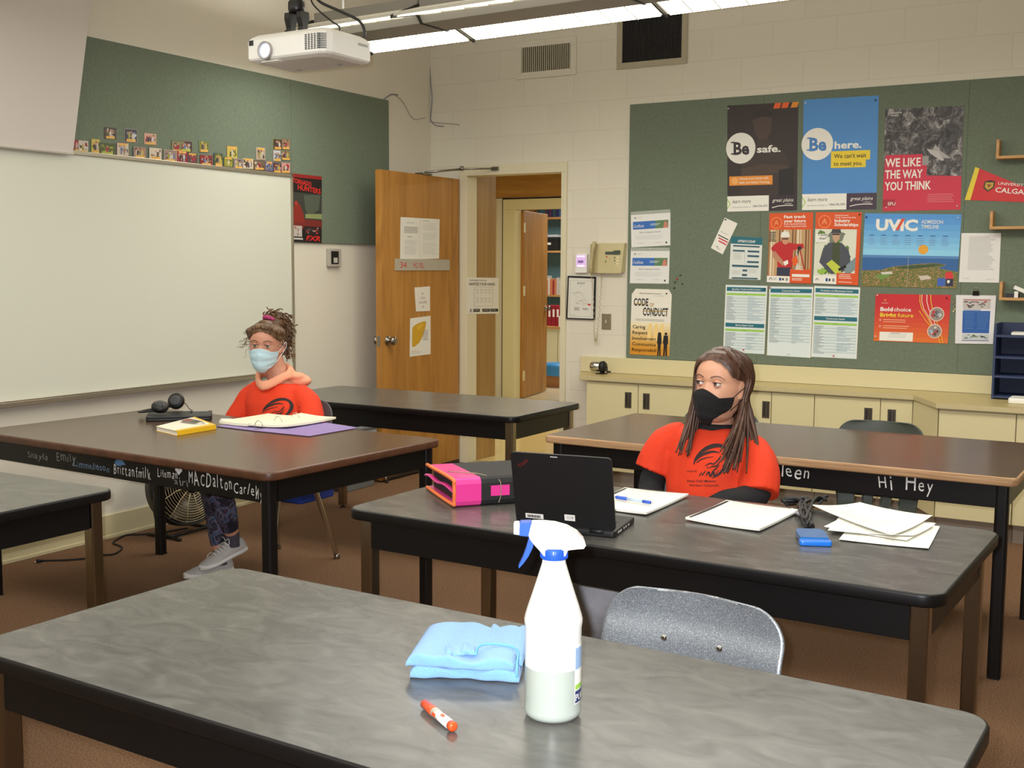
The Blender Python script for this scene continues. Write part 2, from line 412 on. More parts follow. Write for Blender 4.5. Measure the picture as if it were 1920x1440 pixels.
# ================================================================== fixed boards
def yz(pts, x0, x1, m, b=None):
    """extrude an outline drawn in (y, z) along x"""
    b = b or MB(); M = Matrix(((0, 0, 1, 0), (1, 0, 0, 0), (0, 1, 0, 0), (0, 0, 0, 1)))
    return b.prism(pts, x0, x1, m, M)
g = tag(MB().box(0.0005, 0.014, -5.4, -1.561, 2.044, 2.627, GREENB).build('tackboard', bevel=0.002), 'long low green fabric tackboard above the whiteboard, with a row of snapshots', 'tackboard')
g = tag(MB().box(0.0005, 0.014, -1.559, -0.535, 1.614, 2.627, GREENB).build('tackboard', bevel=0.002), 'taller green fabric tackboard between the whiteboard and the room corner', 'tackboard')
t = thing('whiteboard', 'large white marker board on the left wall', 'whiteboard')
MB().box(0.0005, 0.016, -5.6, -1.566, 0.80, 2.02, BOARDW).build('writing_surface', t)
b = MB(); b.box(0.0005, 0.026, -5.6, -1.566, 2.02, 2.042, ALU).box(0.0005, 0.026, -1.58, -1.562, 0.80, 2.042, ALU); b.build('frame', t, bevel=0.003)
b = MB(); b.box(0.0005, 0.065, -5.6, -1.96, 0.775, 0.80, ALU).box(0.06, 0.066, -5.6, -1.96, 0.80, 0.808, ALU).box(0.0005, 0.026, -1.96, -1.562, 0.775, 0.80, ALU); b.build('tray', t, bevel=0.002)
# projection screen: pulled back to the wall at its foot, hanging free above
pb = onx((137, 287), 0.045); pt = ony((163, 67), pb.y)
dx = (pt.x - pb.x) / (pt.z - pb.z); zt2 = 3.3
t = thing('projection_screen', 'pale projection screen hanging aslant over the left end of the tackboard', 'screen')
b = MB(); xb, xt = pb.x, pb.x + dx * (zt2 - pb.z)
M = Matrix(((1, 0, 0, 0), (0, 1, 0, 0), (0, 0, 1, 0), (0, 0, 0, 1)))
b.add([(xb, pb.y, pb.z), (xb, -5.9, pb.z), (xt, -5.9, zt2), (xt, pb.y, zt2), (xb - .004, pb.y, pb.z), (xb - .004, -5.9, pb.z), (xt - .004, -5.9, zt2), (xt - .004, pb.y, zt2)],
      [(0, 1, 2, 3), (7, 6, 5, 4), (0, 4, 5, 1), (3, 2, 6, 7), (0, 3, 7, 4), (1, 5, 6, 2)], SCREEN)
b.build('screen_fabric', t)
MB().tube([(xb, pb.y, pb.z - .004), (xb, -5.9, pb.z - .004)], 0.007, SCREEN, 10).build('bottom_bar', t)
MB().tube([(xt, pb.y + .03, zt2 + .03), (xt, -5.95, zt2 + .03)], 0.045, WHITE, 14).build('housing', t)

# right tackboard
RBZ0, RBZ1 = 0.851, 2.556
b = MB(); b.box(1.632, 6.4, -0.014, -0.0005, RBZ0, RBZ1, GREENB)
rb = tag(b.build('tackboard', bevel=0.003), 'big green fabric tackboard on the back wall, covered with posters', 'tackboard')
for px in (1432, 1812):
    x = ony((px, 300 if px > 1500 else 190), -0.0145).x
    MB().box(x - 0.0012, x + 0.0012, -0.0141, -0.0135, RBZ0 + .01, RBZ1 - .01, mat((70, 80, 66), 0.9)).build('seam', rb)

# ================================================================== vents
def vent(name, x0, x1, z0, z1, fr, nb, mf, mb, label, dark, bar):
    t = thing(name, label, 'vent', ((x0 + x1) / 2, 0, z0))
    h = z1 - z0; wd = (x1 - x0) / 2; b = MB()
    for a in ((-wd, wd, 0, fr), (-wd, wd, h - fr, h), (-wd, -wd + fr, fr, h - fr), (wd - fr, wd, fr, h - fr)):
        b.box(a[0], a[1], -0.012, -0.0005, a[2], a[3], mf)
    b.build('frame', t, bevel=0.002)
    MB().box(-wd + fr, wd - fr, -0.003, -0.0005, fr, h - fr, dark).build('duct_opening', t)
    b = MB(); iw = 2 * (wd - fr)
    for i in range(nb):
        x = -wd + fr + iw * (i + .5) / nb
        b.box(x - bar / 2, x + bar / 2, -0.011, -0.002, fr, h - fr, mb)
    b.build('louvres', t)
a, c = ony((969, 88), 0), ony((1081, 140), 0)
vent('wall_vent', a.x, c.x, c.z, ony((975, 84), 0).z + 0.02, 0.045, 24, BLOCK, mat((196, 188, 160), 0.5), 'small cream wall vent with upright louvres', DARK, 0.0062)
a, c = ony((1157, 131), 0), ony((1289, 118), 0)
vent('return_air_grille', a.x, c.x, a.z, a.z + 0.40, 0.04, 34, VENTG, mat((40, 38, 36), 0.6), 'large dark return air grille in a grey frame', DARK, 0.004)

# ================================================================== counter along the back wall
CT = 0.74; Y1, Y2 = -0.30, -0.70
k1 = onz((1713, 741), CT); k2 = onz((1755, 756), CT)
kx1, kx2 = k1.x, k2.x; Y1 = k1.y; Y2 = k2.y
xe = onz((1088, 704), CT)
outl = [(1.29, -0.024), (xe.x, Y1), (kx1, Y1), (kx2, Y2), (6.4, Y2), (6.4, -0.024)]
b = MB(); b.prism(outl, CT - 0.03, CT, mat((196, 182, 138), 0.4), None, False, LAMINATE)
ct = tag(b.build('counter_worktop', bevel=0.004), 'cream laminate worktop along the back wall, stepping deeper to the right', 'worktop')
b = MB(); b.box(1.285, 6.4, -0.022, -0.0005, CT + .0005, RBZ0 - 0.002, CREAM2); struct(b.build('trim_4', bevel=0.003))
# base cabinets: carcass, doors with recessed pulls, toe kick
CAB = mat((214, 203, 158), 0.4); GAP = mat((70, 58, 44), 0.8)
zc0, zc1 = 0.105, CT - 0.034
def pull(b, x, y, z):
    b.box(x - 0.023, x + 0.023, y - 0.004, y, z - 0.052, z + 0.052, STEEL)
    b.box(x - 0.013, x + 0.013, y - 0.0048, y - 0.0035, z - 0.042, z + 0.042, DARK)
    b.box(x - 0.002, x + 0.012, y - 0.011, y - 0.0045, z - 0.042, z + 0.042, STEEL)
fy = Y1 + 0.02
edges = [ony((p, 760), fy).x for p in (1099, 1196, 1362, 1446, 1527, 1651)] + [kx1 - 0.005]
hand = {0: ony((1178, 750), fy).x, 1: ony((1212, 752), fy).x, 2: ony((1436, 772), fy).x, 4: ony((1628, 778), fy).x, 5: ony((1672, 779), fy).x}
hz = ony((1178, 750), fy).z
names = ['at the left end of the counter', 'second from the left end of the counter', 'with a pull just right of the brown hair of the black-masked person', 'plain, two doors left of the pair of pulls', 'left of the pair of pulls near the corner', 'right of the pair of pulls beside the angled corner']
for i in range(6):
    x0, x1 = edges[i] + 0.001, edges[i + 1] - 0.001
    t = thing('base_cabinet', 'cream base cabinet ' + names[i], 'cabinet', ((x0 + x1) / 2, fy, 0), group='base cabinets under the counter')
    h = (x1 - x0) / 2
    MB().box(-h, h, 0.018, -fy - 0.004, zc0, zc1, CAB).build('body', t)
    dd = MB().box(-h + 0.0015, h - 0.0015, 0, 0.017, zc0 + 0.004, zc1 - 0.004, CAB).build('cabinet_door', t, bevel=0.0015)
    if i in hand:
        b = MB(); pull(b, hand[i] - (x0 + x1) / 2, 0, hz); b.build('recessed_pull', dd)
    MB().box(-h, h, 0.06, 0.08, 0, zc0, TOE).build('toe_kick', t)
# angled corner filler and the deep cabinets
t = thing('corner_cabinet', 'angled cream cabinet filling the step in the counter', 'cabinet')
b = MB(); b.prism([(kx1 - 0.003, Y1 + 0.02), (kx2 + 0.01, Y2 + 0.02), (kx2 + 0.01, -0.004), (kx1 - 0.003, -0.004)], zc0, zc1, CAB); b.build('body', t)
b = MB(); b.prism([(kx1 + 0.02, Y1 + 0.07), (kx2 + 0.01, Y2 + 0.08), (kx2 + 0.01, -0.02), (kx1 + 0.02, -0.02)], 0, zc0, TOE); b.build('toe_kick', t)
fy2 = Y2 + 0.02; e2 = [kx2 + 0.012, ony((1905, 800), fy2).x, 4.75, 5.3]
for i in range(3):
    x0, x1 = e2[i] + 0.001, e2[i + 1] - 0.001; h = (x1 - x0) / 2
    t = thing('base_cabinet', 'deep cream base cabinet ' + ('right of the angled corner', 'below the blue letter sorter', 'at the right edge of the picture')[i], 'cabinet', ((x0 + x1) / 2, fy2, 0), group='base cabinets under the counter')
    MB().box(-h, h, 0.018, -fy2 - 0.004, zc0, zc1, CAB).build('body', t)
    MB().box(-h + 0.0015, h - 0.0015, 0, 0.017, zc0 + 0.004, zc1 - 0.004, CAB).build('cabinet_door', t, bevel=0.0015)
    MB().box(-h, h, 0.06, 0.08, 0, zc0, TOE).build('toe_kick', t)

# ================================================================== tables
def table(name, label, x0, x1, y0, y1, z, style, rz=0, graffiti=None, group=None):
    t = thing(name, label, 'table', ((x0 + x1) / 2, (y0 + y1) / 2, 0), rz, group)
    w, d = x1 - x0, y1 - y0; th = 0.032
    if style == 'grey':
        MB().slab(w, d, z - th, z, 0.055, 0.006, BLACK, GREYTOP).build('tabletop', t)
        ins, lw = 0.035, 0.042
        ax, ay = w / 2 - ins - lw, d / 2 - ins - 0.004; ah = 0.09
    else:
        b = MB()
        b.slab(w, d, z - th, z, 0.05 if style == 'brown' else 0.03, 0.007, BROWNEDGE if style == 'brown' else PLY, BROWNTOP); b.build('tabletop', t)
        ins, lw = 0.03, 0.046
        ax, ay = w / 2 - ins - 0.002, d / 2 - ins - 0.004; ah = 0.085
    zt = z - th
    b = MB()
    b.box(-ax, ax, -ay, -ay + 0.022, zt - ah, zt, BLACK).box(-ax, ax, ay - 0.022, ay, zt - ah, zt, BLACK)
    xa = w / 2 - ins - 0.006
    b.box(-xa, -xa + 0.022, -ay + lw, ay - lw, zt - ah, zt, BLACK).box(xa - 0.022, xa, -ay + lw, ay - lw, zt - ah, zt, BLACK)
    if graffiti: graffiti(b, -ay - 0.0006, zt, w, d)
    b.build('apron', t, bevel=0.0015)
    for sx in (-1, 1):
        for sy in (-1, 1):
            cx, cy = sx * (w / 2 - ins - lw / 2), sy * (d / 2 - ins - lw / 2)
            b = MB()
            if style == 'grey':
                b.prism(rrect(lw, lw, 0.005, 2, cx, cy), 0.016, zt - 0.001, LEGST)
            else:
                b.prism(rrect(lw, lw, 0.012, 4, cx, cy), 0.004, zt - 0.001, BLACK)
            lg = b.build('leg', t)
            if style == 'grey': MB().lathe([(0.019, 0), (0.019, 0.005), (0.007, 0.009), (0.007, 0.02)], RUBBER, 12, trs((cx, cy, 0))).build('foot_glide', lg)
            else: MB().box(cx - lw / 2 + .002, cx + lw / 2 - .002, cy - lw / 2 + .002, cy + lw / 2 - .002, 0, 0.006, RUBBER).build('foot_glide', lg)
    return t
CHALK = mat((222, 222, 216), 0.8); CHALKB = mat((120, 150, 176), 0.8); CHALKD = mat((150, 148, 144), 0.8)
def scrawl(b, text, x, z, y, size, m, seed, slant=0.0, width=0.9, drop=0.0, jit=0.08, bold=-0.012):
    """hand lettering on a face that looks toward -y"""
    rr = random.Random(seed)
    for ch in text:
        if ch == ' ': x += size * 0.4; continue
        vs, fs, wd = letters(ch, bold, rr.uniform(-0.25, 0.3), width)
        a = rr.uniform(-jit, jit) + slant; k = size * rr.uniform(0.85, 1.15); dz = rr.uniform(-.06, .06) * size
        b.add([(x + k * (p[0] * cos(a) - p[1] * sin(a)), y, z + dz + k * (p[0] * sin(a) + p[1] * cos(a))) for p in vs], fs, m)
        x += k * wd + size * 0.12; z += drop
    return x
def graf_brown(b, y, zt, w, d):
    LX = lambda px: ony((px, 860), -4.13).x - 1.3275
    for i, (tx, p0, p1, dz, sz, m) in enumerate((('Shayla', 42, 78, -.004, .038, CHALKD), ('Emily', 100, 132, .004, .052, CHALKD), ('Limmelleson', 135, 198, -.012, .040, CHALKB), ('Brittanfmilk', 216, 284, -.014, .058, CHALK),
         ('Lifeman', 304, 344, .004, .048, CHALK), ('airi', 338, 362, -.018, .042, CHALKD), ('MACDalton', 367, 452, -.006, .074, CHALK), ('Carley', 457, 503, -.012, .056, CHALK), ('lly', 501, 517, -.022, .062, CHALK))):
        x0, x1 = LX(p0), LX(p1); raw = sum(letters(c, -.012, 0, 1)[2] * sz + sz * .12 for c in tx)
        scrawl(b, tx, x0, zt - 0.052 + dz, y, sz, m, i + 3, 0, max(.5, min(1.3, ((x1 - x0) - len(tx) * sz * .12) / max(raw - len(tx) * sz * .12, .01))), bold=-.004)
    q = LX(224)
    b.add([(q + px, y, zt - 0.012 + pz) for px, pz in ((-.02, -.01), (0, 0.008), (0.03, 0.006), (0.05, -0.012), (0.02, -0.016), (0, -0.022))], [tuple(range(6))], mat((90, 130, 170), 0.8))
    q = LX(347)
    for hx in (-0.010, 0.010): b.ball((q + hx, y, zt - 0.012), (0.010, 0.0006, 0.008), CHALK, 10, 6)
    b.add([(q - .019, y, zt - 0.014), (q, y, zt - 0.032), (q + .019, y, zt - 0.014)], [(0, 1, 2)], CHALK)
def graf_right(b, y, zt, w, d):
    LX = lambda px: ony((px, 910), -2.86).x - 3.52
    scrawl(b, 'Kayleen', LX(1406), zt - 0.050, y, 0.078, CHALK, 5, 0, 0.80, 0, 0.05, -0.002)
    scrawl(b, 'Hi', LX(1649), zt - 0.056, y, 0.070, CHALK, 8, 0, 0.75, 0, 0.05, -0.002)
    scrawl(b, 'Hey', LX(1701), zt - 0.052, y, 0.080, CHALK, 11, 0, 0.68, 0, 0.05, -0.002)

table('work_table', 'grey marbled work table with black edge in the foreground, under the spray bottle', 2.975, 4.70, -5.905, -5.20, CT, 'grey', radians(-1.5), group='grey classroom tables')
table('work_table', 'grey marbled work table under the open black laptop', 2.80, 4.52, -4.535, -3.765, CT, 'grey', radians(-1.5), group='grey classroom tables')
table('work_table', 'grey work table at the left edge, its corner beside the brown table', 0.26, 1.985, -5.37, -4.665, CT, 'grey', radians(0), group='grey classroom tables')
table('work_table', 'grey work table in front of the open oak door', 0.50, 2.16, -2.42, -1.70, CT, 'grey', radians(0), group='grey classroom tables')
table('brown_table', 'brown table with a worn painted apron chalked with many names, binder on top', 0.42, 2.235, -4.15, -3.14, CT, 'brown', radians(-3.2), graf_brown, group='brown classroom tables')
table('brown_table', 'brown table with bare plywood edge, chalked Hi and Hey on its apron', 2.57, 4.47, -2.88, -1.95, CT, 'ply', radians(-0.8), graf_right, group='brown classroom tables')

# ================================================================== chairs
def chair_shell(mtl, slots=False, hw=0.205, top=0.79, zs=0.43):
    prof = catmull([(-0.215, zs - 0.03), (-0.205, zs + 0.004), (-0.15, zs + 0.012), (-0.05, zs - 0.002), (0.06, zs - 0.008), (0.13, zs + 0.002), (0.172, zs + 0.04), (0.19, zs + 0.11), (0.205, zs + 0.2), (0.228, top - 0.06), (0.238, top)], 5)
    L = [0]
    for a, c in zip(prof, prof[1:]): L.append(L[-1] + (c - a).length)
    T = L[-1]
    def at(s):
        q = s * T; i = 0
        while i < len(L) - 2 and L[i + 1] < q: i += 1
        f = (q - L[i]) / max(L[i + 1] - L[i], 1e-9); p = prof[i].lerp(prof[i + 1], f)
        return p
    def half(s):
        q = s * T
        base = hw * (1.0 if s < 0.35 else 1.0 - 0.10 * sin(pi * min(1, (s - 0.35) / 0.3)) if s < 0.65 else 1.0)
        for dist, r in ((T - q, 0.085), (q, 0.05)):
            if dist < r: base = base - r + sqrt(max(r * r - (r - dist) ** 2, 0)) 
        return base
    def fn(u, v):
        s = 1 - (1 - u) ** 1.7 if u > .5 else u * (1 - .5 ** 1.7) / .5; t = v * 2 - 1; p = at(s); h = half(s); up = min(1, max(0, (s - 0.45) / 0.2))
        e = t * t * t * t
        x = t * h; y = p.x - up * 0.035 * t * t + up * 0.012 * e; z = p.y + (1 - up) * (0.014 * t * t - 0.016 * e)
        return (x, y, z)
    sk = None
    if slots:
        sk = lambda u, v: 0.375 < at(1 - (1 - u) ** 1.7 if u > .5 else u * (1 - .5 ** 1.7) / .5).y < 0.432 and any(abs(v - c) < 0.045 for c in (0.27, 0.5, 0.73))
    return MB().grid(72, 44, fn, mtl, True, None, sk)
def chair(label, loc, rz, mtl, group=None, slots=False, rivets=False, top=0.79, hw=0.205, name='school_chair', zs=0.43):
    t = thing(name, label, 'chair', loc, rz, group)
    sh = chair_shell(mtl, slots, hw, top, zs).build('shell', t, solid=0.006)
    if rivets:
        for rx in (-0.066, 0.066):
            M = trs((rx, 0.199, 0.645), (radians(96), 0, 0))
            MB().lathe([(0.008, -0.003), (0.008, 0.001), (0.005, 0.004), (0.001, 0.005)], CHROME, 12, M).build('rivet', sh)
    for sx in (-1, 1):
        for k, (fx, fy, ty) in enumerate(((0.19, -0.235, -0.10), (0.195, 0.235, 0.08))):
            pts = catmull([(sx * 0.145, 0.0, zs - .025), (sx * 0.15, ty * 0.8, zs - .025), (sx * 0.153, ty * 1.35, zs - .035), (sx * 0.16, ty * 1.35 + (fy - ty * 1.35) * 0.2, zs - .10), (sx * fx, fy, 0.012)], 6)
            lg = MB().tube(pts, 0.0132, CHROME, 10).build('leg', t)
            MB().lathe([(0.015, 0), (0.016, 0.004), (0.015, 0.022), (0.011, 0.028)], STEEL, 12, trs((sx * fx, fy, 0))).build('foot_glide', lg)
    b = MB(); b.tube([(-0.15, -0.06, zs - .032), (0.15, -0.06, zs - .032)], 0.009, CHROME).tube([(-0.15, 0.07, zs - .032), (0.15, 0.07, zs - .032)], 0.009, CHROME)
    for sx in (-0.12, 0.12): b.box(sx - .015, sx + .015, -0.08, 0.09, zs - .028, zs - .015, STEEL)
    b.build('under_frame', t)
    return t
SILVER = ramp_mat([(0.35, (112, 119, 125)), (0.55, (138, 145, 151)), (0.7, (204, 208, 212))], (520, 520, 520), 0.32, detail=2, metal=0.4, bump=0.10, coat=1.0)
GREYPL = mat((88, 96, 90), 0.5, var=(200, 0.1)); DARKPL = mat((66, 72, 62), 0.42, bump=(250, 0.15)); SLATE = mat((92, 94, 98), 0.5)
chair('sparkling silver plastic chair tucked behind the foreground table', (4.035, -5.07, 0), radians(-3), SILVER, 'plastic school chairs', rivets=True, top=0.748, hw=0.212)
chair('dark green slotted plastic chair behind the table chalked Hi', (3.77, -2.05, 0), radians(3), DARKPL, 'plastic school chairs', slots=True, top=0.772, hw=0.195, zs=.345)
chair('grey-green plastic chair mostly hidden by the long brown hair', (3.005, -2.05, 0), radians(3), GREYPL, 'plastic school chairs', slots=True, top=0.775, hw=0.195, zs=.345)
chair('slate grey plastic chair with chrome legs under the person in the blue mask', (1.125, -2.985, 0), radians(0), SLATE, 'plastic school chairs', top=0.80)
chair('grey plastic chair under the person in the black mask', (3.45, -3.42, 0), radians(0), SLATE, 'plastic school chairs', top=0.80)

_q = onz((10, 1252), .445)
chair('pale grey plastic chair, one seat corner showing under the foreground table', (_q.x - .20, _q.y - .185, 0), radians(90), mat((150, 152, 146), .5), 'plastic school chairs')
# ================================================================== sheets of paper and posters
class Sheet:
    """a flat sheet on a wall: four corners on the wall's own plane, printed with flat shapes"""
    def __init__(s, px, plane, val, nrm, base, th=0.0015, shape=None, lift=0.0):
        f = {'x': onx, 'y': ony}[plane]
        s.c = [f(p, val) for p in px]; s.n = Vector(nrm); s.lay = 0; s.th = th
        s.W = ((s.c[1] - s.c[0]).length + (s.c[2] - s.c[3]).length) / 2
        s.H = ((s.c[3] - s.c[0]).length + (s.c[2] - s.c[1]).length) / 2
        s.b = MB(); s.o = (s.c[0] + s.c[2]) / 2; s.o = s.o + s.n * lift
        sh = shape or [(0, 0), (1, 0), (1, 1), (0, 1)]
        k = len(sh); bk = [s.p(u, v, 0) for u, v in sh]; ft = [s.p(u, v, th) for u, v in sh]
        s.b.add(bk + ft, [tuple(range(k)), tuple(range(2 * k - 1, k - 1, -1))] + [(i, k + i, k + (i + 1) % k, (i + 1) % k) for i in range(k)], base)
    def p(s, u, v, h):
        a = s.c[0].lerp(s.c[1], u); d = s.c[3].lerp(s.c[2], u)
        return a.lerp(d, v) + s.n * h - (s.c[0] + s.c[2]) / 2
    def L(s): s.lay += 1; return s
    hold = False
    def h(s): return s.th + 0.00006 * s.lay + 0.0002
    def poly(s, pts, m):
        if not s.hold: s.lay += 1
        s.b.add([s.p(u, v, s.h()) for u, v in pts], [tuple(range(len(pts)))], m); return s
    def rect(s, u0, v0, u1, v1, m): return s.poly([(u0, v0), (u1, v0), (u1, v1), (u0, v1)], m)
    def circ(s, u, v, r, m, n=28, ry=None):
        """r in units of the sheet's height"""
        k = s.H / s.W; ry = ry or r
        return s.poly([(u + r * k * cos(2 * pi * i / n), v + ry * sin(2 * pi * i / n)) for i in range(n)], m)
    def ring(s, u, v, r, t, m, a0=0, a1=360, n=30):
        k = s.H / s.W; s.lay += 1; s.hold = True
        for i in range(n):
            x0, x1 = radians(a0 + (a1 - a0) * i / n), radians(a0 + (a1 - a0) * (i + 1) / n)
            s.poly([(u + (r - t) * k * cos(x0), v + (r - t) * sin(x0)), (u + r * k * cos(x0), v + r * sin(x0)), (u + r * k * cos(x1), v + r * sin(x1)), (u + (r - t) * k * cos(x1), v + (r - t) * sin(x1))], m)
        s.hold = False; return s
    def line(s, pts, w, m):
        k = s.H / s.W
        for (a, b_), (c, d) in zip(pts, pts[1:]):
            dx, dy = (c - a) / k, d - b_; l = sqrt(dx * dx + dy * dy) or 1; nx, ny = -dy / l * w / 2 * k, dx / l * w / 2
            s.poly([(a + nx, b_ + ny), (c + nx, d + ny), (c - nx, d - ny), (a - nx, b_ - ny)], m)
        return s
    def text(s, t, u, v, h, m, fit=None, bold=0.0, shear=0.0, width=1.0, align='l', rise=0.0):
        """baseline at (u, v), capital height h of the sheet height; fit = width in u"""
        vs, fs, wd = letters(t, bold, shear, width)
        if not vs: return s
        s.lay += 1; k = h / 0.73; ku = k * s.H / s.W
        if fit: ku = fit / wd
        if align == 'c': u -= wd * ku / 2
        if align == 'r': u -= wd * ku
        s.b.add([s.p(u + x * ku, v - y * k + rise * x * ku, s.h()) for x, y in vs], fs, m); return s
    def lines(s, u0, v0, u1, v1, n, m, hh=0.35, seed=1, ragged=0.25):
        rr = random.Random(seed); dv = (v1 - v0) / n; s.lay += 1; s.hold = True
        for i in range(n):
            s.rect(u0, v0 + dv * i, u1 - rr.random() * ragged * (u1 - u0), v0 + dv * (i + hh), m)
        s.hold = False; return s
    def scene(s, u0, v0, u1, v1, cols, n, seed, smin=0.08, smax=0.3, bg=0):
        """a small photograph: irregular patches in the picture's colours"""
        rr = random.Random(seed); s.L(); s.rect(u0, v0, u1, v1, cols[bg])
        for i in range(n):
            if i % 4 == 0: s.L()
            c = cols[rr.randrange(len(cols))]; w_, h_ = (u1 - u0) * rr.uniform(smin, smax), (v1 - v0) * rr.uniform(smin, smax) * 1.3
            cu, cv = rr.uniform(u0 + w_ / 2, max(u1 - w_ / 2, u0 + w_ / 2)), rr.uniform(v0 + h_ / 2, max(v1 - h_ / 2, v0 + h_ / 2))
            k = rr.choice((5, 6, 7))
            pts = [(min(u1, max(u0, cu + w_ / 2 * rr.uniform(.6, 1.05) * cos(2 * pi * j / k + i))), min(v1, max(v0, cv + h_ / 2 * rr.uniform(.6, 1.05) * sin(2 * pi * j / k + i)))) for j in range(k)]
            s.poly(pts, c)
        return s
    def figure(s, u, v0, v1, w, body, head, legs=None):
        """small standing person in a printed picture"""
        h = v1 - v0; k = s.H / s.W
        s.L(); s.poly([(u - w * .5, v0 + h * .22), (u + w * .5, v0 + h * .22), (u + w * .62, v0 + h * .6), (u + w * .3, v0 + h * .62), (u + w * .32, v1), (u - w * .32, v1), (u - w * .3, v0 + h * .62), (u - w * .62, v0 + h * .6)], body)
        if legs: s.poly([(u - w * .32, v0 + h * .58), (u + w * .32, v0 + h * .58), (u + w * .36, v1), (u - w * .36, v1)], legs)
        s.L().circ(u, v0 + h * .11, h * .10, head, 14); return s
    def pin(s, o, u, v, m):
        q = s.p(u, v, s.h()); rot = Vector((0, 0, 1)).rotation_difference(s.n).to_matrix().to_4x4()
        b = MB(); b.lathe([(0.0045, 0), (0.0045, 0.003), (0.003, 0.005), (0.004, 0.009), (0.001, 0.010)], m, 10, Matrix.Translation(q) @ rot)
        return b.build('pushpin', o)
    def done(s, name, label, cat, group=None, parent=None):
        o = s.b.build(name); o.location = s.o
        if parent: o.parent = parent; return o
        return tag(o, label, cat, group)

def C_(r, g, b_): return mat((r, g, b_), 0.5)
def BK(px, base, **k): return Sheet(px, 'y', -0.0142, (0, -1, 0), base, **k)
INK = C_(30, 28, 30); WHT = C_(238, 236, 226); GRY = C_(150, 148, 144); LGR = C_(200, 198, 192); RED = C_(205, 40, 48); ORG = C_(232, 96, 30); DORG = C_(222, 84, 26)
BLU = C_(64, 132, 200); DBL = C_(40, 80, 150); YEL = C_(236, 208, 48); TEALP = C_(32, 108, 124); LIME = C_(158, 206, 84); SKIN = C_(206, 150, 116)
PINK = mat((220, 60, 60), 0.4); PINB = mat((30, 30, 32), 0.4); PINW = mat((235, 235, 230), 0.4); PING = mat((40, 84, 70), 0.4)

# --- Be safe / Be here
def be_poster(px, ground, bec, word, seed):
    s = BK(px, ground)
    if seed == 1:
        sh = mat((58, 45, 40), 0.45); sh2 = mat((72, 56, 48), 0.45); dk = mat((38, 28, 28), 0.45)
        s.L().poly([(.22, .52), (.3, .42), (.42, .36), (.44, .3), (.58, .3), (.6, .36), (.72, .4), (.86, .5), (.9, .62), (.9, .86), (.2, .86)], sh)
        s.L().poly([(.36, .14), (.42, .06), (.55, .055), (.63, .1), (.64, .16), (.62, .27), (.56, .33), (.46, .33), (.39, .26)], sh2)
        s.L().poly([(.32, .15), (.4, .07), (.54, .045), (.64, .09), (.66, .13), (.5, .12)], dk)
        s.poly([(.2, .6), (.5, .56), (.86, .58), (.88, .64), (.5, .66), (.2, .68)], sh2)
        s.poly([(.74, .62), (.95, .6), (.95, .86), (.74, .86)], mat((24, 20, 22), 0.45))
        for a in (.68, .79, .92):
            s.L().poly([(a, 0.0), (a + .09, 0.0), (a + .065, .05), (a - .025, .05)], ORG if a < .9 else C_(226, 140, 40))
    s.L().circ(.195, .405, .145, WHT, 40)
    s.L().text('Be', .205, .462, .118, bec, None, .035, 0, .95, 'c')
    for uu in ((.055, .115) if seed == 1 else (.045, .105)):
        pass
    s.L(); u = .035 if seed == 1 else .02
    u = .055
    for v in (.342, .449): s.rect(u, v, u + .055, v + .013, bec)
    s.text(word, .43 if seed == 1 else .43, .452, .066, WHT, .335 if seed == 1 else .36, .028)
    if seed == 1:
        s.L().rect(.03, .668, .655, .755, C_(232, 146, 52)); s.L().circ(.11, .712, .034, C_(240, 176, 96), 18)
        s.text('Choose your tickets with', .175, .70, .019, WHT, .42, .01).text('Skills and Safety Training.', .175, .738, .019, WHT, .44, .01)
    else:
        s.L().poly([(.385, .475), (.905, .475), (.905, .558), (.85, .558), (.85, .625), (.385, .625)], YEL)
        s.L().text("We can't wait", .425, .538, .04, INK, .43, .012).text('to meet you.', .425, .606, .04, INK, .38, .012)
    s.L().rect(0, .855, .605, 1.0, WHT).rect(.605, .855, 1.0, 1.0, mat((66, 50, 66), 0.5) if seed == 2 else mat((52, 40, 46), .5))
    s.L().poly([(0, .875), (.05, .928), (0, .98), (0, .965), (.035, .928), (0, .89)], LIME)
    s.text('learn more', .075, .922, .038, INK, .27, .0, .3).text('greatplainscollege.ca', .075, .965, .014, GRY, .27).text('1.866.296.2472', .37, .962, .02, INK, .22, .008)
    s.text('great plains', .655, .918, .034, WHT, .30, .0, .25).text('college', .83, .942, .016, LGR, .1)
    s.line([(.65, .972), (.74, .958), (.84, .953), (.95, .955)], .007, WHT)
    return s
s = be_poster([(1364, 198), (1497, 191), (1494, 394), (1364, 397)], mat((46, 35, 34), 0.45), mat((50, 42, 48), 0.5), 'safe.', 1)
o = s.done('poster', 'dark brown poster reading Be safe in a white circle', 'poster', 'posters on the right tackboard'); s.pin(o, .02, .03, PINW)
s = be_poster([(1507, 187), (1648, 179), (1643, 392), (1504, 394)], C_(78, 142, 206), C_(70, 130, 196), 'here.', 2)
o = s.done('poster', 'bright blue poster reading Be here in a white circle', 'poster', 'posters on the right tackboard'); s.pin(o, .03, .03, PINW); s.pin(o, .96, .04, PINB)

